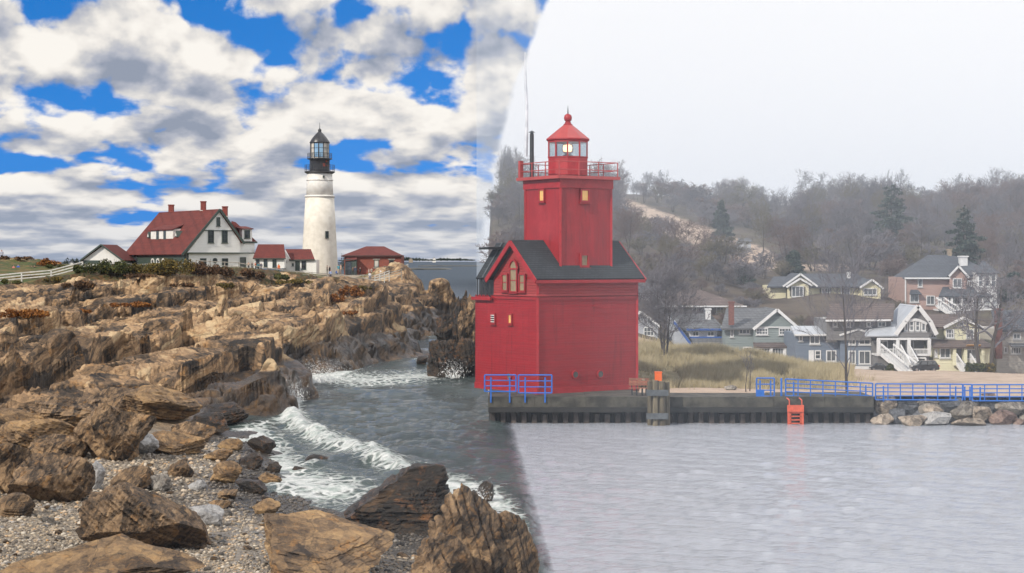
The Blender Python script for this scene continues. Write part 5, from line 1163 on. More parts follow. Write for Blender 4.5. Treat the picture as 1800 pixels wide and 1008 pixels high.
def lerp_frame(c, th):
    U = Vector((math.cos(th), math.sin(th), 0)); W = Vector((-math.sin(th), math.cos(th), 0)); return lambda u, w, z: c + U * u + W * w + VZ * z, U, W
def harbour_light():
    D = 106.0; c = P(945, 695, D); root = thing('red_lighthouse', 'big red lighthouse house with square tower standing on the pier', 'lighthouse', c)
    th = R(33); g, U, W = lerp_frame(c, th); s = D / F
    zz = lambda py, d=D: CAMZ - (py - HOR) / F * d - c.z
    bl, al, gw = 7.72, 6.75, 5.05                       # right face, left face, gabled part of the left face
    ze, zr_, zb = zz(487), zz(422, 108.2), zz(522)
    MB().prism([g(0, 0, 0), g(bl, 0, 0), g(bl, gw, 0), g(0, gw, 0)], (0, 0, ze - .02)).build('wall', MATS['red_board'], root)
    MB().prism([g(0, gw + .003, 0), g(bl, gw + .003, 0), g(bl, al + .6, 0), g(0, al + .6, 0)], (0, 0, zz(520, 109))).build('wall', MATS['red_board'], root)
    MB().prism([g(-.06, -.06, 0), g(bl + .06, -.06, 0), g(bl + .06, al + .6, 0), g(-.06, al + .6, 0)], (0, 0, .38)).build('plinth', MATS['red_paint'], root)
    # corner boards
    cb = MB()
    for u, w in ((0, 0), (bl, 0)): cb.bar(g(u, w, .38), g(u, w, ze), .16)
    cb.build('corner_board', MATS['red_paint'], root)
    # flared shingle band
    f = MB(); zt = ze - .12; o = .14
    f.prism([g(-.04, -.04, zt), g(-.04, -.04, zb + .25), g(-o, -o, zb), g(0, 0, zb - .03), g(0, 0, zt)], U * (bl + .02)).build('shingle_band', MATS['red_shingle'], root)
    MB().prism([g(-.04, -.04, zt), g(-.04, -.04, zb + .25), g(-o, -o, zb), g(0, 0, zb - .03), g(0, 0, zt)], W * (gw + .0)).build('shingle_band', MATS['red_shingle'], root)
    MB().bar(g(-.02, -.03, zb - .12), g(bl + .05, -.03, zb - .12), .1, .16).bar(g(-.03, 0, zb - .12), g(-.03, al, zb - .12), .1, .16).build('belt_board', MATS['red_paint'], root)
    # gable roof, ridge along the right face
    hw = gw / 2; ov = .38
    MB().slab([g(-ov, -ov, ze - .12), g(bl + ov, -ov, ze - .12), g(bl + ov, hw, zr_), g(-ov, hw, zr_)], .16).build('roof', MATS['roof_slate'], root)
    MB().slab([g(-ov, gw + ov, ze - .12), g(bl + ov, gw + ov, ze - .12), g(bl + ov, hw, zr_), g(-ov, hw, zr_)], .16).build('roof', MATS['roof_slate'], root)
    for u in (0.0, bl - .1): MB().prism([g(u, .05, ze - .02), g(u, gw - .05, ze - .02), g(u, hw, zr_ - .28)], U * .1).build('gable', MATS['red_shingle'], root)
    bb = MB()
    for u in (-ov - .02, bl + ov + .02):
        bb.bar(g(u, -ov, ze - .30), g(u, hw, zr_ - .16), .08, .30); bb.bar(g(u, gw + ov, ze - .30), g(u, hw, zr_ - .16), .08, .30)
    bb.bar(g(-ov, -ov + .03, ze - .30), g(bl + ov, -ov + .03, ze - .30), .1, .2); bb.bar(g(-ov + .1, .02, ze - .25), g(-ov + .1, gw, ze - .25), .1, .14) if False else None
    bb.build('bargeboard', MATS['red_paint'], root)
    # triple window in the gable (left face normal is -U)
    def wl(w0, z0, ww, hh, pm='tan_pane', par=root, nx=1, ny=2, u=-.02, name='window'): return window(par, g(u, w0 + ww / 2, z0), -W, VZ, ww, hh, 'red_paint', pm, nx, ny, .09, .10, name)
    tw = wl(hw, zz(515, 107.6), .90, 1.55, u=-.10)
    ar = MB(); r = .45; oc = g(-.16, hw, zz(515, 107.6) + 1.5); pts = [(math.cos(math.pi * k / 10) * r, math.sin(math.pi * k / 10) * r * 1.25) for k in range(11)]
    for (a0, b0), (a1, b1) in zip(pts, pts[1:]): ar.bar(oc + W * a0 + VZ * b0, oc + W * a1 + VZ * b1, .12, .12)
    a_ = ar.build('arch_head', MATS['red_paint'], tw); MB().prism([oc + U * .02 + W * x + VZ * y for x, y in pts], U * .05).build('pane', MATS['tan_pane'], tw)
    wl(hw - 1.0, zz(515, 107) + .05, .72, 1.15, u=-.10); wl(hw + 1.0, zz(515, 107) + .05, .72, 1.15, u=-.10)
    # small windows and port holes in the walls
    w1 = wl(3.05, zz(571, 108), .52, .68, 'amber_pane', ny=1); w2 = wl(5.05, zz(571, 109), .55, .68, 'glass_dark', ny=1)
    for k in range(4): MB().box(g(-.12, 5.05, zz(571, 109) + .14 + k * .14), (.42, .03, .05), th + math.pi / 2).build('louvre', MATS['white_paint'], w2)
    def porthole(o, n):
        y = n.normalized(); x = Vector((-y.y, y.x, 0)); M = Matrix(((x.x, 0, y.x, o.x), (x.y, 0, y.y, o.y), (0, 1, 0, o.z), (0, 0, 0, 1)))
        p = MB(M); p.lathe((0, 0, 0), [(.27, 0), (.27, .09), (.2, .09), (.2, 0)], 20, caps=False); q = p.build('porthole', MATS['red_paint'], root); v = MB(M); v.lathe((0, 0, 0), [(.2, .02), (.2, .06)], 20); v.build('pane', MATS['grey_timber' if 0 else 'glass_pane_grey'], q)
    porthole(g(2.83, -.02, zz(659, 107.5)), -W); porthole(g(4.78, -.02, zz(658, 108.6)), -W); porthole(g(-.02, 3.15, zz(662, 108.5)), -U)
    MB().box(g(4.4, -.12, zz(538, 108.4)), (.42, .16, .07), th).build('vent_hood', MATS['red_paint'], root)
    # link roof with its open timber gap at the left end
    MB().slab([g(-.15, gw + .45, zz(425, 110) - .35), g(-.15, al - .1, zz(425, 110) - .35), g(3.0, al - .1, zz(425, 110) - .3), g(3.0, gw + .45, zz(425, 110) - .3)], .16).build('link_roof', MATS['roof_slate'], root)
    lr = MB().slab([g(-.4, gw + .3, zz(490, 109.5)), g(-.4, al - .1, zz(490, 109.8)), g(1.2, al - .1, zz(427, 110.5)), g(1.2, gw + .3, zz(427, 110.5))], .12).build('link_roof', MATS['roof_slate'], root)
    MB().bar(g(-.42, gw + .75, zz(490, 109.5) + .05), g(1.15, gw + .75, zz(427, 110.5) + .05), .13, .06).build('flashing', MATS['grey_timber'], lr)
    tb = MB()
    for k in range(4): tb.bar(g(-.2, gw + .2 + k * .5, zz(522, 109.5)), g(-.2, gw + .2 + k * .5, zz(492, 109.5)), .07)
    tb.bar(g(-.2, gw + .2, zz(522, 109.5)), g(-.2, gw + 1.2, zz(494, 109.5)), .06); tb.build('brace', MATS['black_pipe'], root)
    MB().prism([g(.3, gw + .05, zz(522, 109.5)), g(.3, al + .6, zz(522, 109.5)), g(.3, al + .6, zz(490, 109.5)), g(.3, gw + .05, zz(490, 109.5))], U * .6).build('recess_wall', MATS['black_pipe'], root)
    MB().bar(g(-.22, gw, zz(526, 109.5)), g(-.22, al + .65, zz(526, 109.5)), .14, .2).build('ledge_board', MATS['red_paint'], root)
    # tower
    t0, t1, tw_, td = 2.13, 6.10, .60, 4.62
    zt = zz(314, 107.6); zd = zz(308.5, 107.6)
    MB().prism([g(t0, tw_, ze - .5), g(t1, tw_, ze - .5), g(t1, td, ze - .5), g(t0, td, ze - .5)], (0, 0, zt - ze + .5)).build('tower', MATS['red_vert'], root)
    m = MB()
    for u, w in ((t0, tw_), (t1, tw_), (t0, td)): m.bar(g(u, w, ze - .2), g(u, w, zt), .15)
    zf = zz(330, 107.6); m.build('corner_board', MATS['red_paint'], root)
    q = .10; MB().prism([g(t0 - q, tw_ - q, zf), g(t1 + q, tw_ - q, zf), g(t1 + q, td + q, zf), g(t0 - q, td + q, zf)], (0, 0, zt - zf)).build('frieze', MATS['red_paint'], root)
    q = .42; MB().prism([g(t0 - q, tw_ - q, zt), g(t1 + q, tw_ - q, zt), g(t1 + q, td + q, zt), g(t0 - q, td + q, zt)], (0, 0, zd - zt)).build('gallery_deck', MATS['red_metal'], root)
    q = .30; hr = zz(283, 107.6) - zd; A = [(t0 - q, tw_ - q), (t1 + q, tw_ - q), (t1 + q, td + q), (t0 - q, td + q)]
    for k in range(4):
        (u0, w0), (u1, w1) = A[k], A[(k + 1) % 4]
        for j in range(3):
            u, w = u0 + (u1 - u0) * j / 3, w0 + (w1 - w0) * j / 3
            MB().tube(g(u, w, zd), g(u, w, zd + hr), .035, n=6).build('post', MATS['red_metal'], root)
        for h in (.42, .98): MB().tube(g(u0, w0, zd + hr * h), g(u1, w1, zd + hr * h), .03, n=6).build('rail', MATS['red_metal'], root)
    wr = lambda u, w, z, ww, hh, pm: window(root, g(u - ww / 2, w, z), U, VZ, ww, hh, 'red_paint', pm, 1, 1, .12, .12)
    wr(3.98, tw_ - .02, zz(356, 108.6), .72, .86, 'amber_pane'); wr(3.95, tw_ - .02, zz(470, 108.6), .70, .86, 'tan_pane'); wl(tw_ + 2.0, zz(355, 108.8), .66, .82, 'amber_pane', u=t0 - .02, ny=1)
    # lantern
    lc = g((t0 + t1) / 2, (tw_ + td) / 2, 0); ld = lc.y; L = lambda py: CAMZ - (py - HOR) / F * ld - c.z; s2 = ld / F; ph = th + math.radians(18)
    def la(name, prof, mm, n=10, par=root): return MB().lathe(lc, [(r * s2, L(py)) for r, py in prof], n, ph).build(name, MATS[mm], par)
    la('lantern_base', [(36, 309), (36, 279), (37, 278), (37, 276.5)], 'red_paint')
    # glazing: each pane a sheet of its own, the lamp behind
    gz = thing('x', None, None, (0, 0, 0)); bpy.data.objects.remove(gz)
    n = 10; fr = MB()
    gm = MATS.get('clear_pane')
    if gm is None:
        gm = bpy.data.materials.new('clear_pane'); gm.use_nodes = True; nt = NT(gm.node_tree); nt.n.clear(); ou = nt.new('ShaderNodeOutputMaterial'); tr = nt.new('ShaderNodeBsdfTransparent'); tr.inputs[0].default_value = (.86, .9, .92, 1); gl = nt.new('ShaderNodeBsdfGlossy'); gl.inputs['Roughness'].default_value = .03; mx = nt.new('ShaderNodeMixShader'); mx.inputs[0].default_value = .16; nt.l.new(tr.outputs[0], mx.inputs[1]); nt.l.new(gl.outputs[0], mx.inputs[2]); nt.l.new(mx.outputs[0], ou.inputs[0]); MATS['clear_pane'] = gm
    for k in range(n):
        a0, a1 = ph + 6.28318 * k / n, ph + 6.28318 * (k + 1) / n; r = 35.2 * s2
        p0 = lc + Vector((math.cos(a0), math.sin(a0), 0)) * r; p1 = lc + Vector((math.cos(a1), math.sin(a1), 0)) * r; nrm = Vector((math.cos((a0 + a1) / 2), math.sin((a0 + a1) / 2), 0)) * .02
        MB().prism([p0 + VZ * L(277), p1 + VZ * L(277), p1 + VZ * L(249), p0 + VZ * L(249)], nrm).build('pane', gm, root)
        fr.bar(p0 + VZ * L(277), p0 + VZ * L(248), .09); fr.bar(p0 + VZ * L(250), p1 + VZ * L(250), .07, .1)
    fr.build('mullion', MATS['red_paint'], root)
    la('lens_pedestal', [(9, 279), (9, 273), (5, 272), (5, 270)], 'black_pipe', 16); la('lens', [(6, 270.5), (9.5, 267), (10, 262), (9.5, 256), (6, 252)], 'lantern_pane', 16)
    lm = la('lamp', [(3, 267), (6, 264), (6, 259), (3, 256)], 'lamp_glow', 12); 
    pl = bpy.data.lights.new('beacon_light', 'POINT'); pl.energy = 60; pl.color = (1, .7, .4); pl.shadow_soft_size = .3; po = bpy.data.objects.new('beacon_light', pl); C.objects.link(po); po.parent = root; po.location = lc + VZ * L(261.5) + Vector((0, -.95, 0)) * .7 - c
    # the lamp's bright front reads against the panes
    front = lc + VZ * L(262) + Vector((-.05, -.55, 0)); MB().lathe(front, [(.02, -.24), (.26, -.2), (.30, 0), (.26, .2), (.02, .24)], 14).build('lamp', MATS['lamp_glow'], root, smooth=True)
    la('eave_ring', [(36.5, 249), (39.5, 247), (39.5, 245), (37, 244.4)], 'red_paint'); la('lantern_roof', [(39, 245), (31, 238.5), (18, 228), (9, 221), (7, 220)], 'red_metal')
    la('roof_collar', [(8, 221), (8, 219), (5.5, 217.5), (5.5, 215.5), (4, 214)], 'red_paint', 20); b = la('vent_ball', [(2, 215), (6, 212.5), (7.2, 208), (6, 203), (2, 200.4)], 'red_paint', 20)
    for p_ in b.data.polygons: p_.use_smooth = True
    MB().tube(lc + VZ * L(201), lc + VZ * L(186), .05, .01, 6).build('lightning_rod', MATS['grey_timber'], root)
    sp = g(t0 + .15, td - .55, 0); D3 = sp.y; MB().tube(sp + VZ * (zd - .02), sp + VZ * (CAMZ - (236 - HOR) / F * D3 - c.z), .135, n=12).build('stovepipe', MATS['black_pipe'], root); MB().lathe(sp + VZ * (CAMZ - (236 - HOR) / F * D3 - c.z), [(.10, 0), (.10, .1), (.22, .1), (.04, .22)], 12).build('pipe_cap', MATS['grey_timber'], root)
    fp = g(t0 - .28, td + .1, 0); D4 = fp.y; zf = lambda py: CAMZ - (py - HOR) / F * D4 - c.z
    MB().box(fp + VZ * (zd + .55), (.24, .24, 1.1), th).build('pole_bracket', MATS['red_metal'], root)
    po_ = MB(); pts = [(924.5, 275, .11), (925.5, 240, .11), (926, 185, .10), (924, 150, .09), (923, 92, .035)]
    for (x0, y0, r0), (x1, y1, r1) in zip(pts, pts[1:]): po_.tube(P(x0, y0, D4), P(x1, y1, D4), r0, r1, 8)
    po_.build('flagpole', MATS['pole_white'], root)
harbour_light()

# ------------------------------------------------------------------ things on the pier
def railing(label, posts, y0, y1, foot, bars, step, D=104.3, slope=0.0, top_loop=True):
    """painted tube railing: posts, rails and uprights are parts"""
    x0, x1 = posts; root = thing('railing', label, 'railing', P(x0, max(foot, y1), D), 'blue railings along the pier'); s = D / F
    q = lambda x, y: P(x, y + slope * (x - x0), D); r = .045
    for k in range(bars):
        y = y0 + (y1 - y0) * k / (bars - 1); MB().tube(q(x0, y), q(x1, y), r if k in (0, bars - 1) else r * .8, n=6).build('rail', MATS['rail_blue'], root)
    n = max(1, round((x1 - x0) / step))
    for k in range(n + 1):
        x = x0 + (x1 - x0) * k / n; e = k in (0, n)
        MB().tube(q(x, y0), q(x, y1), r if e else r * .8, n=6).build('post' if e else 'upright', MATS['rail_blue'], root)
    for x in (x0 + min(14, (x1 - x0) * .2), x1 - min(12, (x1 - x0) * .2)):
        MB().tube(q(x, y0 + 4), q(x, foot - slope * (x - x0)), r * 1.05, n=6).build('leg', MATS['rail_blue'], root)
    return root
railing('blue railing at the left end of the pier below the red wall', (852, 907), 659.5, 688.5, 708, 4, 60, 103.9)
railing('blue railing right of the first one below the red wall', (911.5, 970), 659.5, 691, 708, 4, 60, 103.9)
gate = railing('short blue gate panel with solid lower corner beside the lone blue post', (1330, 1361), 665, 697, 700, 4, 40, 104.6)
MB().box(P(1337, 691, 104.6), (.45, .05, .42)).build('corner_plate', MATS['rail_blue'], gate)
tag(MB().tube(P(1373.5, 699, 104.6), P(1373.5, 665, 104.6), .06, n=8).build('post', MATS['rail_blue']), 'lone blue post between the gate panel and the long railing', 'post')
railing('long blue railing from the lone post to the end of the concrete pier', (1381, 1534), 666.5, 696, 701, 5, 23, 104.6, slope=.05)
railing('long blue railing behind the left riprap boulders', (1539, 1692), 675, 703, 706, 5, 23, 104.6, slope=.005)
railing('blue railing reaching the right edge behind the riprap', (1709, 1862), 676.5, 705, 706, 5, 23, 104.6)
railing('short blue railing link between the two long ones over the riprap', (1693, 1708), 676, 698, 704, 3, 20, 104.62)

def dolphin():
    D = 102.9; root = thing('mooring_piles', 'cluster of four timber mooring piles bound by two grey timbers in front of the pier', 'pilings', P(1156, 748, D))
    for x, y0, dd in ((1143, 671, .3), (1152, 669, 0), (1164, 671, 0), (1172, 672, .35)):
        a = P(x, y0, D + dd); MB().tube((a.x + .03, D + dd, -2.0), (a.x, D + dd, a.z), .20, .175, 12).build('pile', MATS['pile_wood'], root)
    for py in (691, 732):
        for sgn in (0, 1): a = P(1155.5, py, D - .24 + sgn * .9); MB().box((a.x, a.y, a.z), (1.32, .12, .36)).build('waler', MATS['grey_timber'], root)
dolphin()
def ladder():
    D = 103.75; root = thing('ladder', 'orange steel ladder hanging on the pier face', 'ladder', P(1399, 746, D)); m = MATS['ladder_orange']
    for x in (1387.5, 1409.5):
        MB().bar(P(x, 752, D), P(x, 713, D), .22, .10).build('stile', m, root)
        b = MB(); pts = [P(x, 716, D), P(x, 704, D), P(x - 4, 700, D + .1), P(x - 6, 700, D + .6), P(x - 6, 706, D + .7)]
        for a, c in zip(pts, pts[1:]): b.tube(a, c, .035, n=6)
        b.build('grab_rail', m, root)
    MB().box(P(1398.5, 718.5, D - .08), (1.0, .08, .42)).build('top_plate', m, root)
    for k in range(4): MB().bar(P(1388, 726 + k * 6.2, D), P(1409, 726 + k * 6.2, D), .10, .07).build('rung', m, root)
ladder()
def bench():
    D = 105.3; root = thing('bench', 'brown slatted bench with black legs beside the red lighthouse corner', 'bench', P(1124, 696, D))
    for k, py in enumerate((667, 671.5, 676)): MB().box(P(1123, py, D + .25 - k * .04), (1.22, .05, .13)).build('back_slat', MATS['bench_wood'], root)
    for k in range(3): MB().box(P(1123, 682.5, D - .25 + k * .17), (1.22, .14, .05)).build('seat_slat', MATS['bench_wood'], root)
    for x in (1111, 1119, 1129, 1136):
        a, t_ = P(x, 696.5, D), P(x, 683, D); b = MB(); b.bar(a + Vector((0, -.25, 0)), t_ + Vector((0, -.2, 0)), .07); b.bar(a + Vector((0, .22, 0)), P(x, 666, D) + Vector((0, .32, 0)), .07); b.bar(t_ + Vector((0, -.25, -.02)), t_ + Vector((0, .25, -.02)), .07, .06); b.build('leg', MATS['black_pipe'], root)
    MB().box(P(1131, 667.5, D + .2), (.18, .02, .1)).build('plaque', MATS['path_gravel'], root)
bench()
def life_box():
    D = 104.5; root = thing('life_ring_box', 'bright orange safety box on a post behind the mooring piles', 'safety box', P(1157, 698, D))
    MB().box(P(1157, 662.5, D), (.42, .3, .50)).build('box', MATS['signal_orange'], root); MB().box(P(1157, 654.5, D), (.46, .34, .07)).build('lid', MATS['signal_orange'], root); MB().tube(P(1157, 699, D), P(1157, 668, D), .05, n=8).build('post', MATS['black_pipe'], root)
life_box()
# riprap
RM = {'g': 'boulder_grey', 't': 'riprap_tan', 'd': 'riprap_dark', 'p': 'boulder_pale', 'r': 'riprap_red'}
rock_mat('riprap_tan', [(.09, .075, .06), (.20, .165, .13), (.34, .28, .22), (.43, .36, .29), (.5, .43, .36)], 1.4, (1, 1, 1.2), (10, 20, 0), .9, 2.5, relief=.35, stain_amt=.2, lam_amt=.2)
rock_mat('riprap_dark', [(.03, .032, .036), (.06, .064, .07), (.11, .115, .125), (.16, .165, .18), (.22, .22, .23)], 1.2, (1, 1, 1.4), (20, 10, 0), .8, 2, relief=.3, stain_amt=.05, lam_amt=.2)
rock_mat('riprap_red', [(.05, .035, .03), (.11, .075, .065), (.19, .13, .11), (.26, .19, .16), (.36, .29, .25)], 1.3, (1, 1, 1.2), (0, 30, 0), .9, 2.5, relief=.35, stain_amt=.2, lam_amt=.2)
RIP = [(355, 868, 118, 118, 't', 1.4, 'cream speckled boulder against the concrete pier end'), (475, 885, 128, 84, 'd', 1.5, 'dark slate boulder second from the pier end'), (340, 945, 116, 72, 't', .2, 'pale boulder at the waterline touching the pier end'), (422, 925, 96, 84, 'd', .6, 'dark grey boulder at the waterline near the pier'), (500, 948, 146, 66, 't', 0, 'rough tan boulder at the waterline below the dark slate one'),
 (598, 862, 140, 92, 'g', 1.6, 'brown grey wedge boulder in the upper row'), (610, 938, 190, 84, 'p', .3, 'large smooth pale grey slab at the waterline'), (612, 890, 110, 54, 't', 1.0, 'speckled tan block under the wedge boulder'), (706, 872, 132, 120, 'd', 1.3, 'large black slate slab tilted in the upper row'), (778, 895, 160, 110, 'g', .8, 'big grey boulder in the middle of the riprap'),
 (870, 918, 110, 100, 't', .6, 'tan boulder right of the big grey one'), (795, 952, 172, 46, 't', 0, 'long low cream boulder at the waterline'), (905, 832, 92, 72, 'r', 2.2, 'rust pink boulder standing highest on the riprap'), (985, 930, 144, 84, 'r', .3, 'reddish brown boulder at the waterline on the right'), (1040, 880, 190, 80, 'g', 1.2, 'wide lichen grey boulder near the right edge'), (1082, 952, 80, 40, 'r', 0, 'small pinkish boulder at the waterline at the right edge'), (1050, 838, 120, 40, 'd', 1.9, 'flat grey boulder under the railing near the right edge'),
 (905, 890, 80, 60, 'd', 1.4, 'dark stone wedged behind the tan boulder'), (820, 850, 100, 60, 't', 1.8, 'cream boulder under the railing left of the rust pink one'), (540, 850, 70, 40, 'r', 1.9, 'small brown stone behind the dark slate boulder'), (1130, 900, 110, 110, 'g', .9, 'grey boulder cut by the right edge of the view')]
for k, (cx, cy, w, h, mk, dd, lb) in enumerate(RIP):
    px, py = 1440 + cx * .3273, 430 + cy * .3274; w *= .3273; h *= .3274; D = 103.6 + dd; s = D / F; c = P(px, py, D)
    p, Fc = rock_shape(700 + k, 4, nplanes=10, keep=(.5, .8), rough=.05); lo, hi = p.min(0), p.max(0); p = (p - (lo + hi) / 2) / ((hi - lo) / 2) * np.array((w * s / 2 * 1.04, w * s * .42, h * s / 2 * 1.12))
    o = soup_mesh('boulder', p, Fc, MATS[RM[mk]]); o.location = c + Vector((0, 0, -h * s * .04)); tag(o, lb, 'boulder', 'riprap boulders')
core = MB(); A = P(1534, 700, 105); core.prism([(A.x, 104.6, -2), (A.x, 104.6, .35), (A.x, 105.4, 1.3), (A.x, 106.4, 1.6), (A.x, 108, 1.5), (A.x, 108, -2)], (18, 0, 0)); tag(core.build('rubble_bank', MATS['riprap_dark']), kind='structure')
sb = rock_shape(760, 3); o = soup_mesh('boulder', sb[0] * np.array((.42, .3, .2)), sb[1], MATS['boulder_grey']); o.location = hpoint(1283, 108.5) + Vector((0, 0, .12)); tag(o, 'small grey stone on the sand behind the pier', 'boulder')
MATS['boulder_grey'].use_fake_user = False
# ================================================================== VILLAGE, WOODS AND AIR OF THE HARBOUR SIDE
for nm, c1, c2 in (('side_sage', (0.238, 0.280, 0.280), (0.196, 0.231, 0.231)), ('side_pale', (0.420, 0.441, 0.476), (0.350, 0.371, 0.406)), ('side_white', (.58, .58, .58), (.5, .5, .5)), ('side_yellow', (.70, .65, .45), (.64, .59, .40)), ('side_slate', (.15, .185, .24), (.12, .15, .20)), ('side_grey', (0.182, 0.175, 0.175), (0.140, 0.137, 0.140)), ('side_lemon', (.68, .66, .48), (.62, .60, .43)), ('side_pink', (.40, .27, .235), (.34, .225, .195)), ('side_beige', (0.462, 0.434, 0.392), (0.378, 0.350, 0.315)), ('side_brown', (0.182, 0.133, 0.112), (0.140, 0.105, 0.091))):
    siding_mat(nm, c1, c2, .2, depth=.02, wear=.08)
mat('trim_white', (.66, .66, .66), (.58, .58, .58), 2, .55); mat('trim_blue', (.03, .10, .34), (.025, .08, .28), 2, .5); mat('metal_roof', (.42, .44, .47), (.36, .38, .41), 1, .35)
mat('village_glass', (.035, .045, .055), (.12, .13, .14), .7, .08, spec=.8); mat('village_brick', (.19, .075, .06), (.13, .055, .045), 6, .9, .3, 20); mat('dark_wood', (.07, .06, .055), (.05, .045, .04), 4, .8); mat('stucco', (.42, .43, .44), (.34, .35, .36), 1.5, .85)
mat('car_paint', (.012, .014, .018), (.016, .018, .022), 1, .15, spec=.8); mat('tyre', (.012, .012, .012), (.02, .02, .02), 4, .85); mat('chrome', (.5, .5, .52), (.4, .4, .42), 2, .2, metal=1.0); mat('lamp_lens', (.6, .6, .58), (.5, .5, .5), 2, .1); mat('awning', (.55, .30, .10), (.45, .25, .08), 3, .8)
def house(label, px, py, D, group=None): return Facade(thing('house', label, 'house', P(px, py, D), group), D)
TW = 'trim_white'
def wins(f, L, pm='village_glass', fm=TW, dd=0.0, fr=.085):
    for x0, y0, x1, y1, nx, ny in L: f.win(x0, y0, x1, y1, fm, pm, nx, ny, dd, fr)
def gable(f, wall_m, roof_m, ax, ay, xl, yl, xr, yr, wl, wr, yb, depth, dd=0.0, over=.35, trim=TW, tw=.2):
    """gable facing the camera: wall, two roof slopes, white rakes"""
    yw_l = ay + (yl - ay) * (ax - wl) / (ax - xl) + 2; yw_r = ay + (yr - ay) * (wr - ax) / (xr - ax) + 2
    f.solid('wall', [(wl, yb), (wl, yw_l), (ax, ay + 2.2), (wr, yw_r), (wr, yb)], depth, wall_m, dd)
    f.roof('roof', [(ax, ay, dd - over), (xl, yl, dd - over), (xl, yl, dd + depth), (ax, ay, dd + depth)], roof_m); f.roof('roof', [(ax, ay, dd - over), (xr, yr, dd - over), (xr, yr, dd + depth), (ax, ay, dd + depth)], roof_m)
    f.trim('rake', [(xl, yl + 1), (ax, ay + 1), (xr, yr + 1)], tw, trim, dd - over - .02, .06)
def posts(f, xs, y0, y1, m=TW, dd=0.0, w=.16, name='porch_post'):
    for x in xs: a, b = f.p(x, y0, dd), f.p(x, y1, dd); MB().box((a.x, a.y, (a.z + b.z) / 2), (w, w, a.z - b.z)).build(name, MATS[m], f.r)
def balustrade(f, x0, x1, y0, y1, dd, m=TW, step=3.2, name='balustrade'):
    b = MB(); b.bar(f.p(x0, y0, dd), f.p(x1, y0, dd), .07); b.bar(f.p(x0, y1, dd), f.p(x1, y1, dd), .06); n = max(2, int((x1 - x0) / step))
    for k in range(n + 1): x = x0 + (x1 - x0) * k / n; b.bar(f.p(x, y0, dd), f.p(x, y1, dd), .04)
    return b.build(name, MATS[m], f.r)
def stairs(f, x0, y0, x1, y1, n, w, dd0, dd1, m=TW):
    for k in range(n):
        t = k / (n - 1); q = f.p(x0 + (x1 - x0) * t, y0 + (y1 - y0) * t, dd0 + (dd1 - dd0) * t); MB().box((q.x, q.y, q.z - .1), (w, .34, .2)).build('step', MATS[m], f.r)
    b = MB()
    for sx in (-w / 2, w / 2):
        o = Vector((sx, 0, 0)); b.bar(f.p(x0, y0, dd0) + o + VZ * .75, f.p(x1, y1, dd1) + o + VZ * .75, .08, .12); b.bar(f.p(x0, y0, dd0) + o - VZ * .1, f.p(x1, y1, dd1) + o - VZ * .1, .06, .25)
        for k in range(n): t = k / (n - 1); q = f.p(x0 + (x1 - x0) * t, y0 + (y1 - y0) * t, dd0 + (dd1 - dd0) * t) + o; b.bar(q, q + VZ * .75, .045)
    b.build('stair_rail', MATS[m], f.r)

# brown hip-roofed house behind
f = house('brown house with low hipped roof behind the blue trimmed cottage', 1230, 552, 168)
f.box('wall', 1160, 538, 1303, 570, 7, 'side_brown'); A, B, c1, c2 = (1150, 538, -.7), (1311, 538, -.7), (1236, 510, 4), (1208, 510, 4)
f.roof('roof', [A, B, c1, c2], 'roof_brown'); f.roof('roof', [B, (1303, 534, 8), c1], 'roof_brown'); f.roof('roof', [A, (1158, 534, 8), c2], 'roof_brown'); f.trim('fascia', [(1150, 538.6), (1311, 538.6)], .14, TW, -.75)
wins(f, [(1237, 540, 1249, 551, 2, 1), (1259, 540, 1273, 551, 2, 1), (1178, 540, 1196, 550, 3, 1), (1217, 540, 1225, 550, 1, 1)])
# white house and grey gable at left
f = house('white two storey house behind the bare tree beside the red lighthouse', 1140, 560, 172)
f.box('wall', 1112, 513, 1166, 575, 7, 'side_white'); f.roof('roof', [(1108, 514, -.5), (1170, 514, -.5), (1160, 499, 3.5), (1108, 499, 3.5)], 'roof_navy'); wins(f, [(1120, 517, 1127, 531, 1, 2), (1147, 517, 1154, 531, 1, 2), (1130, 545, 1140, 556, 2, 1)])
f = house('grey cottage with white raked gable right beside the red lighthouse', 1135, 605, 150)
gable(f, 'side_pale', 'roof_grey', 1126, 547, 1092, 574, 1161, 574, 1096, 1157, 618, 7); wins(f, [(1131, 575, 1150, 591, 3, 2), (1119, 556, 1126, 564, 1, 1)]); f.roof('porch_roof', [(1112, 601, -1.6), (1156, 598, -1.6), (1150, 592, .1), (1112, 592, .1)], 'roof_grey', .1)
# blue trimmed cottage
f = house('light grey cottage with blue trim and long sloping roof behind the dune', 1245, 615, 149)
f.solid('wall', [(1184, 620), (1184, 560), (1222, 612), (1302, 612), (1302, 626), (1184, 626)], 6, 'side_pale')
f.roof('roof', [(1220, 614, -.6), (1306, 613, -.6), (1258, 554, 4.2), (1184, 554, 4.2)], 'roof_grey'); f.trim('blue_fascia', [(1220, 614.6), (1306, 613.8)], .17, 'trim_blue', -.64); f.trim('blue_rake', [(1184, 566), (1221, 615)], .2, 'trim_blue', -.4)
d_ = f.solid('dormer', [(1214, 595), (1214, 580), (1263, 580), (1263, 595)], 2.6, 'side_white', 1.0); f.trim('blue_sill', [(1214, 594.5), (1271, 594.5)], .17, 'trim_blue', .92); f.trim('blue_fascia', [(1208, 580), (1271, 580)], .17, 'trim_blue', .5)
f.roof('dormer_roof', [(1208, 579.5, .6), (1271, 579.5, .6), (1256, 562, 3.6), (1200, 562, 3.6)], 'roof_grey', .1); wins(f, [(1219, 583, 1231, 593, 2, 1), (1245, 583, 1258, 593, 2, 1)], dd=1.0); f.chimney(1252.5, 547, 572, 9, TW, 3.4); wins(f, [(1230, 616, 1244, 624, 2, 1), (1275, 616, 1292, 624, 3, 1)])
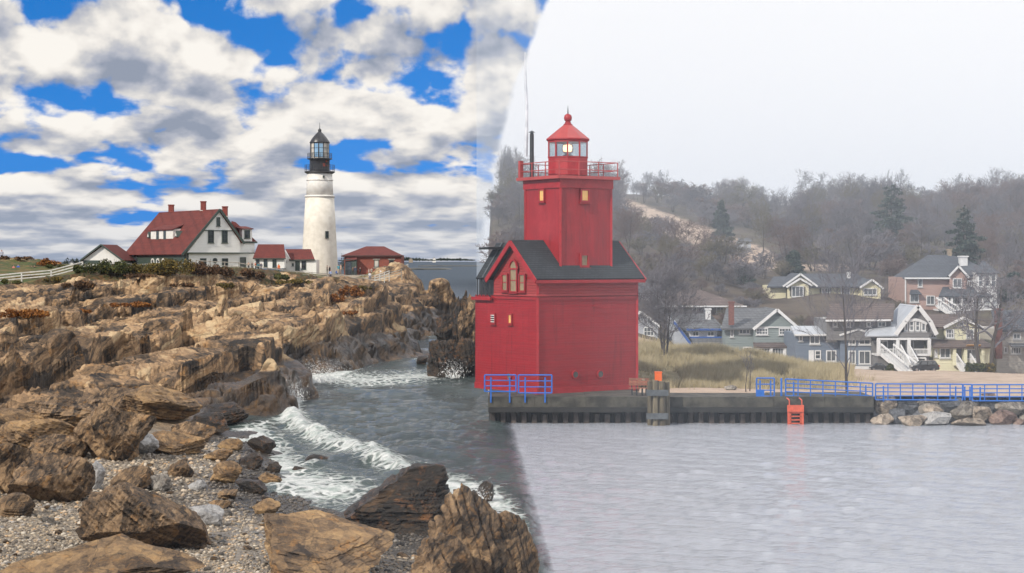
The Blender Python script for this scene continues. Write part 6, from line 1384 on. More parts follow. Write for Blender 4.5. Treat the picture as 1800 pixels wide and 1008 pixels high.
# sage green gabled house
f = house('sage green house with white gabled front and glazed porch behind the dune', 1362, 634, 147)
f.box('wall', 1276, 577, 1326, 640, 5, 'side_sage', .9); f.roof('roof', [(1268, 578, .3), (1330, 578, .3), (1366, 544, 4.4), (1288, 544, 4.4)], 'roof_grey')
gable(f, 'side_sage', 'roof_grey', 1365, 543.5, 1323, 578, 1407, 580, 1326, 1398, 640, 7, tw=.24); f.trim('belt', [(1326, 575.5), (1398, 575.5)], .1, TW, -.04)
wins(f, [(1329, 577, 1350, 589, 4, 2), (1369, 577, 1391, 589, 4, 2)]); wins(f, [(1301, 578.5, 1321, 588.5, 3, 1), (1286, 579, 1292, 594, 1, 2)], dd=.9)
f.roof('porch_roof', [(1320, 608, -1.7), (1402, 608, -1.7), (1400, 602, .1), (1324, 602, .1)], 'roof_brown', .1); posts(f, (1327, 1351, 1375, 1399), 608, 638, dd=-1.5, w=.2); f.box('porch_base', 1326, 630, 1376, 640, .1, TW, -1.45); wins(f, [(1329, 610, 1349, 629, 4, 1), (1353, 610, 1373, 629, 4, 1)], dd=-1.4); wins(f, [(1378, 613, 1385, 628, 1, 2), (1306, 610, 1322, 630, 3, 1)]); f.chimney(1286.5, 533, 572, 9, 'village_brick', .4)
# yellow house on the slope
f = house('wide pale yellow house with navy roof and deck up on the slope', 1455, 545, 184)
f.box('wall', 1357, 503, 1384, 545, 6, 'side_yellow', 1); f.roof('roof', [(1349, 504, .4), (1390, 504, .4), (1405, 487, 5), (1372, 487, 5)], 'roof_navy')
f.box('wall', 1386, 503, 1544, 534, 7, 'side_yellow', .6); f.roof('roof', [(1400, 504, .0), (1550, 504, .0), (1519, 482, 4.5), (1406, 482, 4.5)], 'roof_navy')
gable(f, 'side_yellow', 'roof_navy', 1407, 481, 1376, 503, 1437, 503, 1384, 1432, 534, 6, dd=.3, tw=.2); gable(f, 'side_yellow', 'roof_navy', 1404, 489, 1380, 504, 1425, 501, 1384, 1420, 534, 3, dd=-.5, tw=.2); gable(f, 'side_yellow', 'roof_navy', 1531, 491, 1509, 505, 1551, 507, 1513, 1547, 534, 4, dd=-.3, tw=.2)
wins(f, [(1390, 503, 1411, 522, 3, 1)], dd=-.5); wins(f, [(1446, 506, 1461, 522, 3, 2), (1480, 506, 1496, 522, 3, 2)], dd=.6); wins(f, [(1517, 507, 1540, 519, 3, 1)], dd=-.3)
for x in (1388, 1412, 1443.5, 1462): f.box('shutter', x - .9, 504, x + .9, 521, .05, 'dark_wood', (-.62 if x < 1420 else .5))
f.box('deck', 1380, 534, 1552, 537, 2.4, 'dark_wood', -1.8); balustrade(f, 1382, 1550, 527, 533, -1.7, 'dark_wood', 6); f.box('foundation', 1388, 537, 1545, 568, 4, 'stucco', -1.2); f.box('garage_door', 1422, 548, 1446, 566, .1, 'dark_wood', -1.3); f.chimney(1501, 481, 494, 6, TW, 3)
# slate blue modern house
f = house('slate blue flat roofed house with white framed windows on the beach', 1465, 642, 141)
f.box('wall', 1398, 587, 1476, 648, 6, 'side_slate'); f.roof('roof', [(1395, 588, -.5), (1478, 588, -.5), (1470, 576, 3.5), (1402, 576, 3.5)], 'metal_roof'); f.trim('fascia', [(1395, 588.6), (1478, 588.6)], .12, TW, -.55)
gable(f, 'side_slate', 'metal_roof', 1505, 577, 1472, 588, 1539, 588, 1475, 1536, 648, 6, dd=-.5, tw=.14); f.box('terrace', 1474, 643, 1540, 647, 1.4, TW, -1.9)
wins(f, [(1423, 589.5, 1441, 605.5, 2, 1), (1404, 590, 1411, 600, 1, 1), (1452, 590, 1470, 600, 3, 1), (1432, 616, 1443, 632, 1, 2), (1452, 616, 1470, 636, 2, 1)]); wins(f, [(1489, 588, 1502, 606, 2, 1), (1507, 588, 1528, 606, 2, 1), (1489, 616, 1502, 640, 2, 1), (1507, 616, 1528, 640, 2, 1)], dd=-.5)
dr = f.box('door', 1421.5, 616, 1430.5, 641, .08, TW, -.08); f.chimney(1458, 562, 582, 5, TW, 2)
# grey house with sweeping white gable and porch
f = house('grey house with sweeping white barrel gable, upper porch and garage', 1590, 652, 139)
f.box('wall', 1458, 563, 1572, 600, 6, 'side_grey', 1.2); f.roof('roof', [(1453, 564, .5), (1572, 563, .5), (1596, 536, 4.8), (1480, 536, 4.8)], 'roof_brown'); f.trim('fascia', [(1453, 564.5), (1568, 563.5)], .14, TW, .42); wins(f, [(1548, 566, 1563, 576, 2, 1), (1468, 567, 1477, 576, 1, 1), (1528, 567, 1536, 576, 1, 1), (1492, 567, 1500, 576, 1, 1)], dd=1.2)
gable(f, 'side_grey', 'metal_roof', 1610, 537, 1585, 566, 1633, 566, 1586, 1629, 594, 6, dd=-.4, tw=.34)
f.roof('roof', [(1587, 563, -.8), (1571, 587, -.8), (1571, 587, 5.5), (1587, 563, 5.5)], 'metal_roof'); f.roof('roof', [(1631, 563, -.8), (1642, 587, -.8), (1642, 587, 5.5), (1631, 563, 5.5)], 'metal_roof'); f.trim('rake', [(1570, 588), (1587, 565)], .34, TW, -.86, .06); f.trim('rake', [(1642, 588), (1631, 565)], .34, TW, -.86, .06)
f.roof('metal_porch_roof', [(1516, 590, -.9), (1575, 589, -.9), (1585, 570, 1.6), (1528, 578, 1.6)], 'metal_roof', .1)
f.solid('shoulder_wall', [(1573, 600), (1573, 588), (1587, 567), (1630, 567), (1638, 584), (1630, 600)], 5, 'side_grey', -.2)
at = MB(); pts = [(1585 + 41 * k / 10, 574 - 12 * math.sin(math.pi * (.12 + .76 * k / 10))) for k in range(11)]
for (x0, y0), (x1, y1) in zip(pts, pts[1:]): at.bar(f.p(x0, y0, -.55), f.p(x1, y1, -.55), .12, .22)
at.build('arch_trim', MATS[TW], f.r); wins(f, [(1587, 567, 1594, 582, 1, 1), (1595.5, 563.5, 1604.5, 582, 1, 2), (1606, 563.5, 1615, 582, 1, 2), (1616.5, 567, 1625, 582, 1, 1)], dd=-.45, fr=.1)
f.box('band', 1573, 584, 1630, 594, .3, 'side_grey', -.75); f.box('beam', 1538, 593.5, 1630, 597, .2, TW, -1.0); f.box('porch_wall', 1538, 597, 1630, 655, 3.5, 'side_grey', 1.2); f.box('porch_floor', 1537, 622, 1631, 625, 2.2, TW, -1.0)
posts(f, (1540, 1573.5, 1593, 1628.5), 595, 623, dd=-.9, w=.26); balustrade(f, 1541, 1572, 613, 622, -.95, step=2.4); balustrade(f, 1594, 1628, 613, 622, -.95, step=2.4); wins(f, [(1548, 600, 1566, 620, 2, 1), (1576, 599, 1590, 620, 2, 1), (1597, 599, 1612, 620, 2, 1)], dd=1.15)
f.box('basement', 1540, 625, 1629, 656, 1.9, 'side_grey', -.7); g_ = f.box('garage_opening', 1599, 629, 1622, 653, .1, 'glass_dark', -.82); f.trim('garage_trim', [(1598.5, 654), (1598.5, 628.5), (1622.5, 628.5), (1622.5, 654)], .13, TW, -.85)
stairs(f, 1553, 620, 1580, 650, 12, 1.0, -1.4, -4.0); stairs(f, 1585, 622, 1588, 650, 10, .7, -1.2, -4.0)
# yellow house with brown porch roof
f = house('lemon yellow house with brown porch roof and white front steps', 1685, 655, 140)
f.box('wall', 1632, 574, 1662, 610, 6, 'side_lemon', .6); f.roof('roof', [(1627, 575, .0), (1664, 575, .0), (1690, 556, 4), (1640, 556, 4)], 'roof_brown')
gable(f, 'side_lemon', 'roof_brown', 1691, 557.5, 1657, 575, 1727, 576, 1661, 1722, 656, 7, tw=.2); wins(f, [(1654.5 + 8, 579, 1677, 595, 3, 2), (1698, 579, 1712, 595, 2, 2), (1685, 567, 1694, 573, 1, 1)]); wins(f, [(1638, 579, 1649, 595, 2, 2)], dd=.6)
f.roof('porch_roof', [(1628, 607.5, -2.2), (1737, 607.5, -2.2), (1728, 597, .2), (1636, 597, .2)], 'roof_brown', .14); f.box('porch_wall', 1632, 608, 1732, 656, 2.2, 'side_lemon', -1.6); wins(f, [(1643, 610, 1662, 628, 2, 1), (1689, 612, 1708, 630, 2, 1), (1634, 612, 1639, 626, 1, 2)], dd=-1.6); f.box('door', 1672.5, 611, 1681, 635, .08, 'glass_dark', -1.68); posts(f, (1667, 1686, 1716), 607, 640, 'side_lemon', dd=-1.9, w=.25); stairs(f, 1682, 636, 1684, 653, 7, 1.1, -2.0, -4.0)
for sx in (1689,): f.roof('awning', [(1686, 607.5, -2.0), (1712, 607.5, -2.0), (1711, 603.5, -2.25), (1687, 603.5, -2.25)], 'awning', .04)
# pink house
f = house('tall pink house with navy roof, turret and white porches on the slope', 1670, 560, 180)
f.box('wall', 1591, 488, 1670, 562, 8, 'side_pink'); f.box('wall', 1670, 490, 1742, 562, 7, 'side_pink', .8)
f.roof('roof', [(1588, 489, -.5), (1672, 489, -.5), (1690, 448, 5), (1652, 448, 5)], 'roof_navy'); f.roof('roof', [(1666, 489, -.3), (1748, 480, .3), (1712, 452, 5), (1688, 448, 5)], 'roof_navy'); f.roof('roof', [(1588, 489, -.5), (1652, 448, 5), (1600, 489, 8.4)], 'roof_navy'); f.trim('fascia', [(1588, 489.4), (1668, 489.4)], .16, TW, -.55); f.trim('corner_board', [(1591.5, 490), (1591.5, 560)], .14, TW, -.04); f.trim('corner_board', [(1668.5, 490), (1668.5, 520)], .14, TW, -.04)
gable(f, 'side_pink', 'roof_navy', 1681, 467, 1664, 485, 1699, 487, 1667, 1696, 515, 4, dd=-.6, tw=.2)
wins(f, [(1613, 489.5, 1621.5, 505, 1, 1), (1628, 520, 1643, 536, 2, 1), (1599, 517, 1615, 532, 2, 1)]); wins(f, [(1672, 489.5, 1688, 506, 2, 1)], dd=-.6); f.box('bay_base', 1598, 512, 1616, 534, .4, TW, -.05) if False else None
f.roof('bay_roof', [(1596, 517, -.7), (1618, 517, -.7), (1613, 509, .05), (1601, 509, .05)], 'roof_navy', .08)
f.box('turret', 1711, 479, 1746, 556, 3, 'side_white', -1.4); f.roof('turret_roof', [(1707, 480, -1.8), (1750, 480, -1.8), (1731, 459, .2), (1727, 459, .2)], 'roof_navy', .1); f.roof('turret_roof', [(1750, 480, -1.8), (1750, 480, 2), (1729, 459, .2)], 'roof_navy', .1); wins(f, [(1713, 483, 1722, 504, 1, 2), (1724, 483, 1733, 504, 1, 2), (1735, 483, 1744, 504, 1, 2)], dd=-1.4); balustrade(f, 1697, 1711, 494, 503, -.9, step=3)
f.roof('porch_roof', [(1640, 520, -2.4), (1734, 520, -2.4), (1718, 504, .1), (1658, 504, .1)], 'roof_navy', .14); posts(f, (1645, 1664, 1682, 1700, 1718, 1733), 520, 543, dd=-2.1, w=.22); balustrade(f, 1645, 1748, 534, 543, -2.1, step=3); f.box('porch_floor', 1640, 543, 1750, 546, 2.2, TW, -2.2); wins(f, [(1648, 522, 1660, 540, 2, 1), (1666, 522, 1679, 540, 2, 1), (1686, 522, 1697, 540, 2, 1)]); stairs(f, 1642, 535, 1668, 556, 8, .8, -2.4, -4.2)
f.chimney(1706, 452, 470, 13, TW, 3.0); f.chimney(1690, 440, 456, 7, 'path_gravel', 5)
# beige house at the right edge
f = house('beige house with tall brick chimney at the right edge of the view', 1790, 655, 140)
f.box('wall', 1752, 579, 1850, 660, 6, 'side_beige'); f.roof('roof', [(1750, 580, -.5), (1854, 580, -.5), (1840, 548, 4), (1766, 548, 4)], 'roof_navy'); wins(f, [(1764, 610, 1771, 621, 1, 1), (1776, 610, 1795, 622.5, 4, 1), (1780, 586, 1794, 597, 2, 1)]); f.roof('porch_roof', [(1770, 608, -1.2), (1852, 608, -1.2), (1850, 603, .1), (1774, 603, .1)], 'roof_grey', .1); f.chimney(1752, 545, 630, 11, 'village_brick', -.5); f.box('fence_panel', 1788, 635, 1850, 655, .1, TW, -2.0)
# houses far up among the trees
f = house('dark brown gabled house half hidden among the trees near the ridge', 1415, 410, far(268)); gable(f, 'side_brown', 'roof_brown', 1400, 390, 1386, 405, 1414, 405, 1389, 1411, 425, 8); f.roof('roof', [(1402, 406, .2), (1444, 406, .2), (1436, 391, 4), (1400, 391, 4)], 'roof_grey'); f.box('wall', 1410, 406, 1440, 424, 6, 'side_brown', .5); wins(f, [(1396, 404, 1403, 412, 1, 1)])
f = house('white house with dark roof high among the trees above the pink house', 1640, 440, far(262)); f.box('wall', 1625, 423, 1668, 455, 7, 'side_white'); f.roof('roof', [(1620, 424, -.4), (1672, 424, -.4), (1664, 409, 4), (1630, 409, 4)], 'roof_navy'); gable(f, 'side_white', 'roof_navy', 1637, 412, 1626, 425, 1648, 425, 1628, 1646, 450, 3, dd=-.6); wins(f, [(1632, 428, 1642, 437, 2, 1), (1653, 428, 1662, 437, 2, 1)])
f = house('small white cupola house at the right edge above the evergreens', 1785, 470, far(235)); f.box('wall', 1766, 463, 1815, 485, 6, 'side_pale'); f.roof('roof', [(1758, 464, -.4), (1820, 464, -.4), (1800, 457, 3), (1772, 457, 3)], 'roof_navy'); f.box('cupola', 1783, 448, 1796, 459, 1, 'side_white', 1.2); f.roof('cupola_roof', [(1781, 449, .9), (1798, 449, .9), (1790, 444, 1.7), (1789, 444, 1.7)], 'roof_navy', .08); wins(f, [(1786, 450, 1793, 457, 1, 1)], dd=1.2); wins(f, [(1770, 467, 1779, 475, 2, 1)])
f = house('grey shed glimpsed between trunks below the sand scar', 1310, 440, far(222)); f.box('wall', 1300, 424, 1320, 440, 4, 'side_pale'); f.roof('roof', [(1297, 425, -.3), (1323, 425, -.3), (1319, 418, 2.4), (1301, 418, 2.4)], 'roof_grey', .1)

# parked cars
def car(label, x0, x1, yt, yb, D, suv):
    f = Facade(thing('parked_car', label, 'car', P((x0 + x1) / 2, yb, D)), D); L = x1 - x0; H = yb - yt; q = lambda u, v: (x0 + L * u, yb - H * v)
    prof = [(.0, .22), (.01, .50), (.04, .58), (.24, .64), (.33, .95), (.38, 1.0), (.86, 1.0), (.95, .66), (.99, .60), (1.0, .24), (.97, .18), (.03, .18)] if suv else [(.0, .25), (.02, .52), (.22, .62), (.38, .96), (.44, 1.0), (.66, 1.0), (.84, .66), (.98, .58), (1, .26), (.97, .2), (.03, .2)]
    W = L * f.s * .40; o = f.solid('body', [q(u, v) for u, v in prof], W, 'car_paint')
    bv = o.modifiers.new('b', 'BEVEL'); bv.width = .05; bv.segments = 2
    for (a, b) in (((.36, .56) if suv else (.42, .54)), ((.58, .74) if suv else (.56, .70)), ((.76, .87) if suv else (.71, .76))):
        k = f.solid('side_window', [q(a - .03 if a < .45 else a, .68), q(a + .02, .93), q(b, .93), q(b, .68)], .02, 'village_glass', -.012)
    for u in (.19, .80):
        c = f.p(*q(u, .20)); r = H * f.s * .21; M = Matrix(((1, 0, 0, c.x), (0, 0, -1, c.y + .12), (0, 1, 0, c.z), (0, 0, 0, 1)))
        w = MB(M).lathe((0, 0, 0), [(r * .9, -.05), (r, .0), (r, .12), (r * .9, .17)], 18).build('wheel', MATS['tyre'], f.r); MB(M).lathe((0, 0, 0), [(r * .62, .165), (r * .5, .19)], 12).build('rim', MATS['chrome'], w)
        M2 = M.copy(); M2.translation = Vector((c.x, c.y + W - .12, c.z)); MB(M2).lathe((0, 0, 0), [(r, -.06), (r, .06)], 14).build('wheel', MATS['tyre'], f.r)
    f.solid('headlight', [q(-.004, .5), q(-.004, .57), q(.05, .58), q(.05, .5)], .3, 'lamp_lens', -.015); f.solid('bumper', [q(-.012, .2), q(-.012, .34), q(.03, .34), q(.03, .2)], W, 'chrome', .0); f.solid('tail_light', [q(.97, .5), q(.97, .6), q(1.005, .6), q(1.005, .5)], .3, 'ladder_orange', -.015)
    if suv: f.trim('roof_rail', [q(.42, 1.03), q(.86, 1.03)], .04, 'chrome', .1)
car('black sport utility car parked before the garage of the porch house', 1602, 1652, 635, 654, 133.5, True)
car('dark saloon car parked beside the slate blue house', 1530, 1561, 638.5, 652, 134.5, False)

# ------------------------------------------------------------------ trees
def twig_mat(name, c1, c2):
    m = bpy.data.materials.new(name); m.use_nodes = True; t = NT(m.node_tree); b = t.n['Principled BSDF']; b.inputs['Roughness'].default_value = .9; b.inputs['Specular IOR Level'].default_value = .1
    t.l.new(t.mix(t.new('ShaderNodeObjectInfo').outputs['Random'], c1, c2), b.inputs['Base Color']); MATS[name] = m
twig_mat('bark', (.055, .046, .042), (.085, .072, .064)); twig_mat('twigs', (.12, .113, .125), (.165, .155, .17)); twig_mat('twigs_bud', (.125, .108, .07), (.14, .12, .085)); twig_mat('twigs_red', (.15, .11, .10), (.15, .115, .11))
def bare_tree(seed, H, spread, trunk_h=.28, limbs=9, twig=.018, dens=1.0, stems=1, lean=0.0, gnarl=.12, rf=1.0, thick=.022):
    rg = random.Random(seed); tr = MB(); cr = MB()
    def branch(p, d, L, r, lv):
        n = 5 if lv < 2 else 3; pts = [p]; q = p.copy(); dd = d.copy()
        for k in range(n):
            dd = (dd + Vector((rg.uniform(-1, 1), rg.uniform(-1, 1), rg.uniform(-.5, .9))) * gnarl * (1 + .6 * lv)).normalized(); q = q + dd * (L / n); pts.append(q.copy())
        for k in range(n):
            r0, r1 = r * (1 - .75 * k / n), r * (1 - .75 * (k + 1) / n); (tr if lv == 0 else cr).tube(pts[k], pts[k + 1], max(r0, twig), max(r1, twig * .8), 7 if lv == 0 else 4 if lv == 1 else 3, cap=False)
        if lv >= 4: return
        nc = [limbs, 6, 5, 4][lv]; nc = max(2, round(nc * dens * rg.uniform(.8, 1.2)))
        for k in range(nc):
            t = (trunk_h + (1 - trunk_h) * (k + rg.random()) / nc) if lv == 0 else .25 + .75 * (k + rg.random()) / nc
            i = min(n - 1, int(t * n)); o = pts[i].lerp(pts[i + 1], t * n - i); az = rg.uniform(0, 6.283) if lv else k * 2.4 + rg.uniform(-.5, .5)
            ax = (pts[i + 1] - pts[i]).normalized(); s1 = ax.orthogonal().normalized(); s2 = ax.cross(s1); side = s1 * math.cos(az) + s2 * math.sin(az)
            sp = spread * rg.uniform(.75, 1.2); nd = (ax * (1 - .35 * sp) + side * sp).normalized(); nd.z += .12; nd.normalize()
            cl = L * ((.62 - .28 * t) if lv == 0 else rg.uniform(.42, .66)); branch(o, nd, cl, max(twig, r * (1 - .75 * t) * min(.85, (.55 if lv else .5) * rf)), lv + 1)
    for s in range(stems):
        a = 6.283 * s / stems; d = Vector((math.cos(a) * .22 * (stems > 1) + lean, math.sin(a) * .22 * (stems > 1), 1)).normalized(); branch(Vector((math.cos(a), math.sin(a), 0)) * (.12 * (stems > 1)), d, H * rg.uniform(.85, 1) if stems > 1 else H, H * thick / (1 + .5 * (stems > 1)), 0)
    return tr, cr
PROTO = []
for sd, kw, mt in ((1, dict(spread=.85, trunk_h=.22, limbs=10), 'twigs'), (2, dict(spread=.75, trunk_h=.30, limbs=11), 'twigs'), (3, dict(spread=1.0, trunk_h=.25, limbs=9), 'twigs'), (4, dict(spread=.8, trunk_h=.2, limbs=12), 'twigs_bud'), (5, dict(spread=.9, trunk_h=.15, limbs=10, stems=2), 'twigs_red'), (6, dict(spread=.7, trunk_h=.35, limbs=11), 'twigs')):
    tr, cr = bare_tree(sd, 10.0, twig=.024, **kw); a = tr.build('trunk', MATS['bark'], fix=False); b = cr.build('crown', MATS[mt], fix=False); PROTO.append((a.data, b.data)); bpy.data.objects.remove(a); bpy.data.objects.remove(b)
SH = []
for sd, mt in ((21, 'twigs'), (22, 'twigs_bud'), (23, 'twigs_red'), (24, 'twigs')):
    tr, cr = bare_tree(sd, 4.0, .8, trunk_h=.08, limbs=7, twig=.022, stems=3, dens=.85); a = tr.build('trunk', MATS['bark'], fix=False); b = cr.build('crown', MATS[mt], fix=False); SH.append((a.data, b.data)); bpy.data.objects.remove(a); bpy.data.objects.remove(b)
rt = random.Random(8)
def where(px): return ('left of the red lighthouse' if px < 925 else 'behind the red lighthouse' if px < 1090 else 'above the brown roofed house' if px < 1240 else 'above the sage green house' if px < 1350 else 'above the yellow house' if px < 1470 else 'right above the yellow house' if px < 1570 else 'between the yellow house and the pink house' if px < 1625 else 'above the pink house' if px < 1720 else 'above the beige house at the right edge')
PH = {m_[1]: max(v.co.z for v in m_[1].vertices) for m_ in PROTO + SH}
def put_tree(name, proto, px, D, H, h0, label, group, wide=1.0):
    q = hpoint(px, D, -.15); r = thing(name, label, 'tree' if name != 'shrub' else 'shrub', q, group); k = H / max(v.co.z for v in proto[1].vertices) if proto[1] not in PH else H / PH[proto[1]]; az = rt.uniform(0, 6.283)
    for nm, me in zip(('trunk', 'crown'), proto): o = link(nm, me, r); o.scale = (k * wide, k * wide, k); o.rotation_euler = (0, 0, az)
SKY = [(850, 242), (905, 232), (940, 290), (1040, 300), (1090, 292), (1118, 320), (1140, 290), (1160, 278), (1185, 322), (1215, 318), (1260, 305), (1330, 308), (1370, 335), (1400, 345), (1430, 322), (1460, 312), (1520, 308), (1570, 316), (1610, 325), (1625, 345), (1650, 322), (1700, 318), (1725, 332), (1755, 312), (1800, 315), (1900, 320)]
def skyline(px):
    for (a, b), (c, d) in zip(SKY, SKY[1:]):
        if a <= px <= c: return b + (d - b) * (px - a) / (c - a)
    return 320
RG = 'bare trees along the ridge of the hazy hill'; SG = 'bare trees on the wooded slope behind the houses'
px = 852.0
while px < 1900:
    for row, (d0, d1) in enumerate(((far(300), far(332)), (far(268), far(292)))):
        D = rt.uniform(d0, d1); x = px + rt.uniform(-9, 9) + row * 9
        x = max(x, 890 + rt.uniform(-4, 8))
        q = hpoint(x, D); py = HOR + (CAMZ - q.z) / D * F; top = skyline(x) + rt.uniform(0, 18) + row * 14 + (22 if x < 935 else 0); put_tree('bare_tree', PROTO[rt.randrange(6)], x, D, max(5.5, (py - top) * D / F * 1.06), 10.3, 'leafless grey tree on the misty ridge ' + where(x), 'ridge trees ' + where(x), rt.uniform(.8, 1.15) * (.5 if x < 905 else 1))
    px += 15.5
slope = 0; tries = 0
while slope < 155 and tries < 6000:
    tries += 1
    x = rt.uniform(898, 1830); D = far(rt.uniform(197, 270)); j = int(np.searchsorted(hpx, x)); i = int(np.searchsorted(hD, D))
    if sandy[i, j] > .25 and rt.random() < .92: continue
    if 925 < x < 1075 and D < 330 and rt.random() < .7: continue
    if 1360 < x < 1560 and D < 215: continue
    if D < far(236) and any(abs(x - q) < 26 for q in (1567, 1694, 1268)): continue
    if 1085 < x < 1370 and D < far(262) and rt.random() < .72: continue
    put_tree('bare_tree', PROTO[rt.randrange(6)], x, D, rt.uniform(5.5, 9) * D / 255, 10.3, 'leafless brownish tree on the wooded slope ' + where(x), 'slope trees ' + where(x), rt.uniform(.8, 1.2)); slope += 1
n_ = 0
while n_ < 285:
    x = rt.uniform(870, 1830); D = far(rt.uniform(186, 285)); j = int(np.searchsorted(hpx, x)); i = int(np.searchsorted(hD, D))
    if sandy[i, j] > .3 or (1350 < x < 1560 and D < 200) or (1580 < x < 1760 and D < 196): continue
    put_tree('shrub', SH[rt.randrange(4)], x, D, rt.uniform(2.6, 4.6) * D / 240, 4.2, 'leafless thicket shrub on the wooded slope ' + where(x), 'thicket shrubs ' + where(x), rt.uniform(1.2, 2.0)); n_ += 1
n_ = 0
while n_ < 46:
    x = rt.uniform(1150, 1600); D = rt.uniform(158, 194)
    if 1340 < x < 1560 and 164 < D: continue
    put_tree('shrub', SH[rt.randrange(4)], x, D, rt.uniform(.9, 1.9), 4.2, 'low leafless brush between the beach houses and the yellow house', 'low brush between the houses', rt.uniform(1.3, 2.2)); n_ += 1
leaf_mat('needle', (.03, .045, .04), (.045, .065, .055), (.07, .085, .065)); 
def conifer(px, pyb, pyt, D, wpx, label, seed, ragged=.5):
    rg = np.random.RandomState(seed); s = D / F; z0 = hground(px, D); base = Vector(((px - CX) * s, D, z0)); H = CAMZ - (pyt - HOR) * s - z0; r = thing('pine_tree', label, 'tree', base)
    MB().tube(base - VZ * .2, base + VZ * H * .97, .018 * H + .05, .02, 7).build('trunk', MATS['bark'], r); bl = []; W = wpx * s / 2
    n = 46
    for k in range(n):
        t = .12 + .88 * (k / n); a = k * 2.4 + rg.uniform(-.4, .4); rr = W * (min(1, 1.5 * (1 - t)) ** .6) * rg.uniform(1 - ragged, 1.15) + .12; d = np.array((math.cos(a), math.sin(a)))
        for u in (.45, .85): bl.append((base.x + d[0] * rr * u, base.y + d[1] * rr * u, z0 + H * t - rr * .18 * u, rr * .30 + .08, rr * .30 + .08, H * .022 + .06))
    V, Fc, tn = leaf_cloud(7000, bl, .15 * max(1, D / 200), rg); soup_mesh('crown', V, Fc, MATS['needle'], r, attrs={'tone': tn})
conifer(1567, 420, 322, far(226), 96, 'large ragged evergreen on the ridge right of the yellow house', 1, .65); conifer(1694, 452, 362, 205, 88, 'dark evergreen standing above the pink house roof', 2); conifer(1782, 556, 478, 192, 70, 'dark evergreen at the right edge beside the pink house', 3); conifer(1760, 540, 508, 185, 30, 'small evergreen between the pink house and the large right edge evergreen', 6)
conifer(1396, 482, 440, 206, 44, 'bushy green pine at the foot of the sand scar above the yellow house', 4, .6); conifer(1310, 520, 470, 198, 26, 'slim green pine among the thicket left of the yellow house', 5); conifer(1268, 440, 352, far(238), 40, 'dark evergreen among the ridge trees above the sand scar', 7, .7); conifer(1795, 545, 520, 187, 36, 'low evergreen at the far right edge of the view', 8)
def single(name, px, D, pyt, seed, label, **kw):
    q = hpoint(px, D, -.1); H = CAMZ - (pyt - HOR) / F * D - q.z; r = thing(name, label, 'tree', q); tr, cr = bare_tree(seed, H, **kw)
    for nm, mb, m in (('trunk', tr, 'bark'), ('crown', cr, 'twigs')): mb.v = [(a + q.x, b + q.y, c + q.z) for a, b, c in mb.v]; mb.build(nm, MATS[m], r, fix=False)
single('bare_tree', 1168, 128, 482, 31, 'broad bare tree on the dune just right of the red lighthouse', spread=.9, trunk_h=.12, limbs=12, twig=.012, stems=3)
single('bare_tree', 1489, 108.2, 503, 32, 'slender young bare tree standing behind the blue railing', spread=.50, trunk_h=.12, limbs=16, twig=.010, dens=.85, gnarl=.07, thick=.015, rf=.75)
single('bare_tree', 1722, 134, 520, 33, 'gnarled dark bare tree in front of the lemon yellow house', spread=1.15, trunk_h=.30, limbs=9, twig=.016, dens=.85, gnarl=.20, lean=-.12, rf=1.5, thick=.03)
single('bare_tree', 1743, 134.5, 500, 34, 'taller gnarled dark bare tree beside the brick chimney', spread=1.1, trunk_h=.28, limbs=10, twig=.016, dens=.85, gnarl=.18, rf=1.5, thick=.028)
for x, D, top, sd, lb in ((1311, 107.6, 640, 41, 'thin bare sapling left of a pair growing in the sand behind the pier'), (1318, 107.8, 640, 42, 'thin bare sapling right of a pair growing in the sand behind the pier')): single('sapling', x, D, top, sd, lb, spread=.4, trunk_h=.3, limbs=5, twig=.008, dens=.5)
def hbush(px, pyb, w, h, D, m, label, seed):
    rg = np.random.RandomState(seed); s = D / F; c = hpoint(px, D); r = thing('bush', label, 'bush', c); bl = [(c.x + rg.uniform(-.4, .4) * w * s, c.y + rg.uniform(-.3, .3), c.z + h * s * rg.uniform(.3, .55), w * s * .2, w * s * .2, h * s * .4) for k in range(8)]
    V, Fc, tn = leaf_cloud(1500, bl, .10, rg); soup_mesh('foliage', V, Fc, MATS[m], r, attrs={'tone': tn})
hbush(1712, 655, 34, 20, 133.6, 'leaf_green', 'low green shrub in front of the lemon yellow house porch', 1); hbush(1738, 655, 22, 22, 133.8, 'leaf_olive', 'olive shrub at the foot of the taller gnarled tree', 2); hbush(1565, 650, 16, 16, 134.5, 'leaf_green', 'small green shrub right of the parked saloon car', 3)
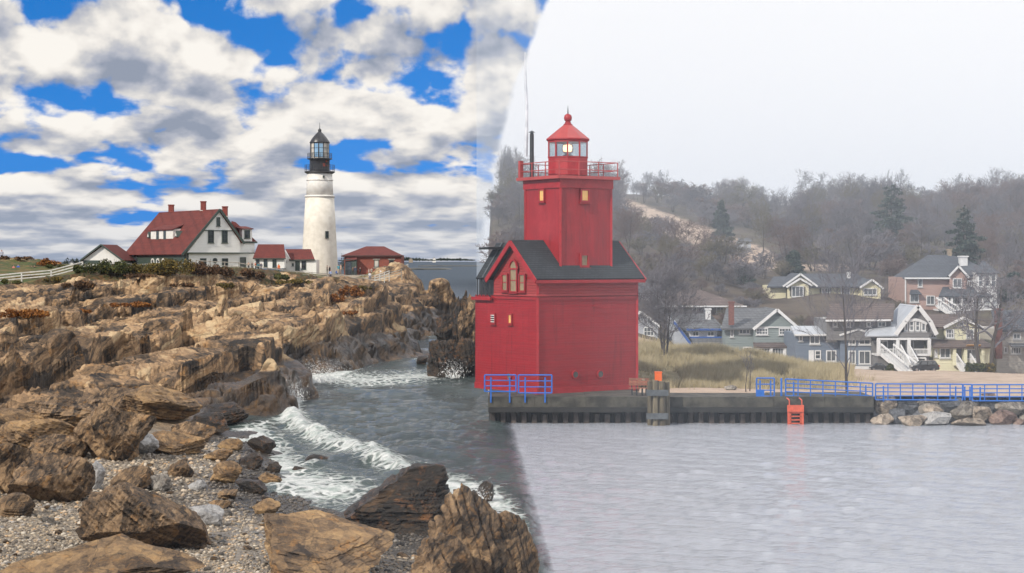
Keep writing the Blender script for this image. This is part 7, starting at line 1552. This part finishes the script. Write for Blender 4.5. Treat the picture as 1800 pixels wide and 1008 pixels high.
# dune grass
def grass():
    rg = np.random.RandomState(5); N = 150000; x = rg.uniform(1105, 1540, N); D = rg.uniform(107.6, 142, N); j = np.clip(np.searchsorted(hpx, x), 1, len(hpx) - 1); i = np.clip(np.searchsorted(hD, D), 1, len(hD) - 1)
    X = (x - CX) / F * D; cl = fbm(X / 1.6, D / 1.6, 3, 3); lim = sst(D, 107.5, 112.5) * (1 - .6 * sst(x, 1250, 1380) * (1 - sst(D, 112, 120)))
    ok = (rg.rand(N) < np.clip(dune[i, j] * 1.1 + .10, 0, 1) * lim * sst(cl, .34, .52)) & (x < 1500 + 40 * (D < 118)); x, D, X, z, cl = x[ok], D[ok], X[ok], HZ[i, j][ok], cl[ok]; n = len(x)
    if n > 60000: k = rg.choice(n, 60000, False); D, X, z, cl = D[k], X[k], z[k], cl[k]; n = 60000
    h = rg.uniform(.28, .62, n) * (.7 + cl); a = rg.uniform(0, 6.28, n); w = .022; l = rg.uniform(.08, .32, n) * h * 1.6; wind = .14
    p0 = np.stack([X - np.cos(a) * w, D - np.sin(a) * w, z - .05], -1); p1 = np.stack([X + np.cos(a) * w, D + np.sin(a) * w, z - .05], -1); p2 = np.stack([X + l * np.cos(a * 1.7) + wind * h, D + l * np.sin(a * 1.7), z + h], -1)
    V = np.stack([p0, p1, p2], 1).reshape(-1, 3); tn = np.repeat(np.clip(rg.rand(n) * .5 + (cl - .3) * 1.2, 0, 1), 3)
    o = soup_mesh('dune_grass', V, np.arange(3 * n).reshape(n, 3), MATS['straw'], attrs={'tone': tn}); tag(o, 'pale straw coloured grass covering the dune behind the pier', 'grass', kind='stuff')
leaf_mat('straw', (.24, .20, .11), (.40, .34, .21), (.55, .48, .33)); grass()

# ------------------------------------------------------------------ harbour fog: it lies over the harbour side only, as in the photograph; the headland air is clear
def fog():
    low = [(-3, -6), (-3, 30), (3, 42), (3, 72), (-2.25, 94), (-2.55, 122), (-3.15, 150), (-5.0, 240), (-10.3, 500), (-22.0, 1060), (760, 1060), (760, -6)]
    H = 54.0                                                # just above the tallest trees on the hill
    top = lambda x, y: (x, y, H)
    m = bpy.data.materials.new('haze'); m.use_nodes = True; t = NT(m.node_tree); t.n.clear(); o = t.new('ShaderNodeOutputMaterial'); v = t.new('ShaderNodeVolumePrincipled')
    v.inputs['Color'].default_value = (.80, .89, 1.0, 1); v.inputs['Density'].default_value = .00062; v.inputs['Anisotropy'].default_value = 0.0; t.l.new(v.outputs[0], o.inputs['Volume'])
    n = len(low); b = MB(); b.add([(x, y, -3.6) for x, y in low] + [top(x, y) for x, y in low], [tuple(range(n)), tuple(range(2 * n - 1, n - 1, -1))] + [(k, n + k, n + (k + 1) % n, (k + 1) % n) for k in range(n)])
    ob = b.build('haze', m); ob['kind'] = 'stuff'; ob['label'] = 'thin pale haze lying over the harbour, the houses and the wooded hill'
fog()
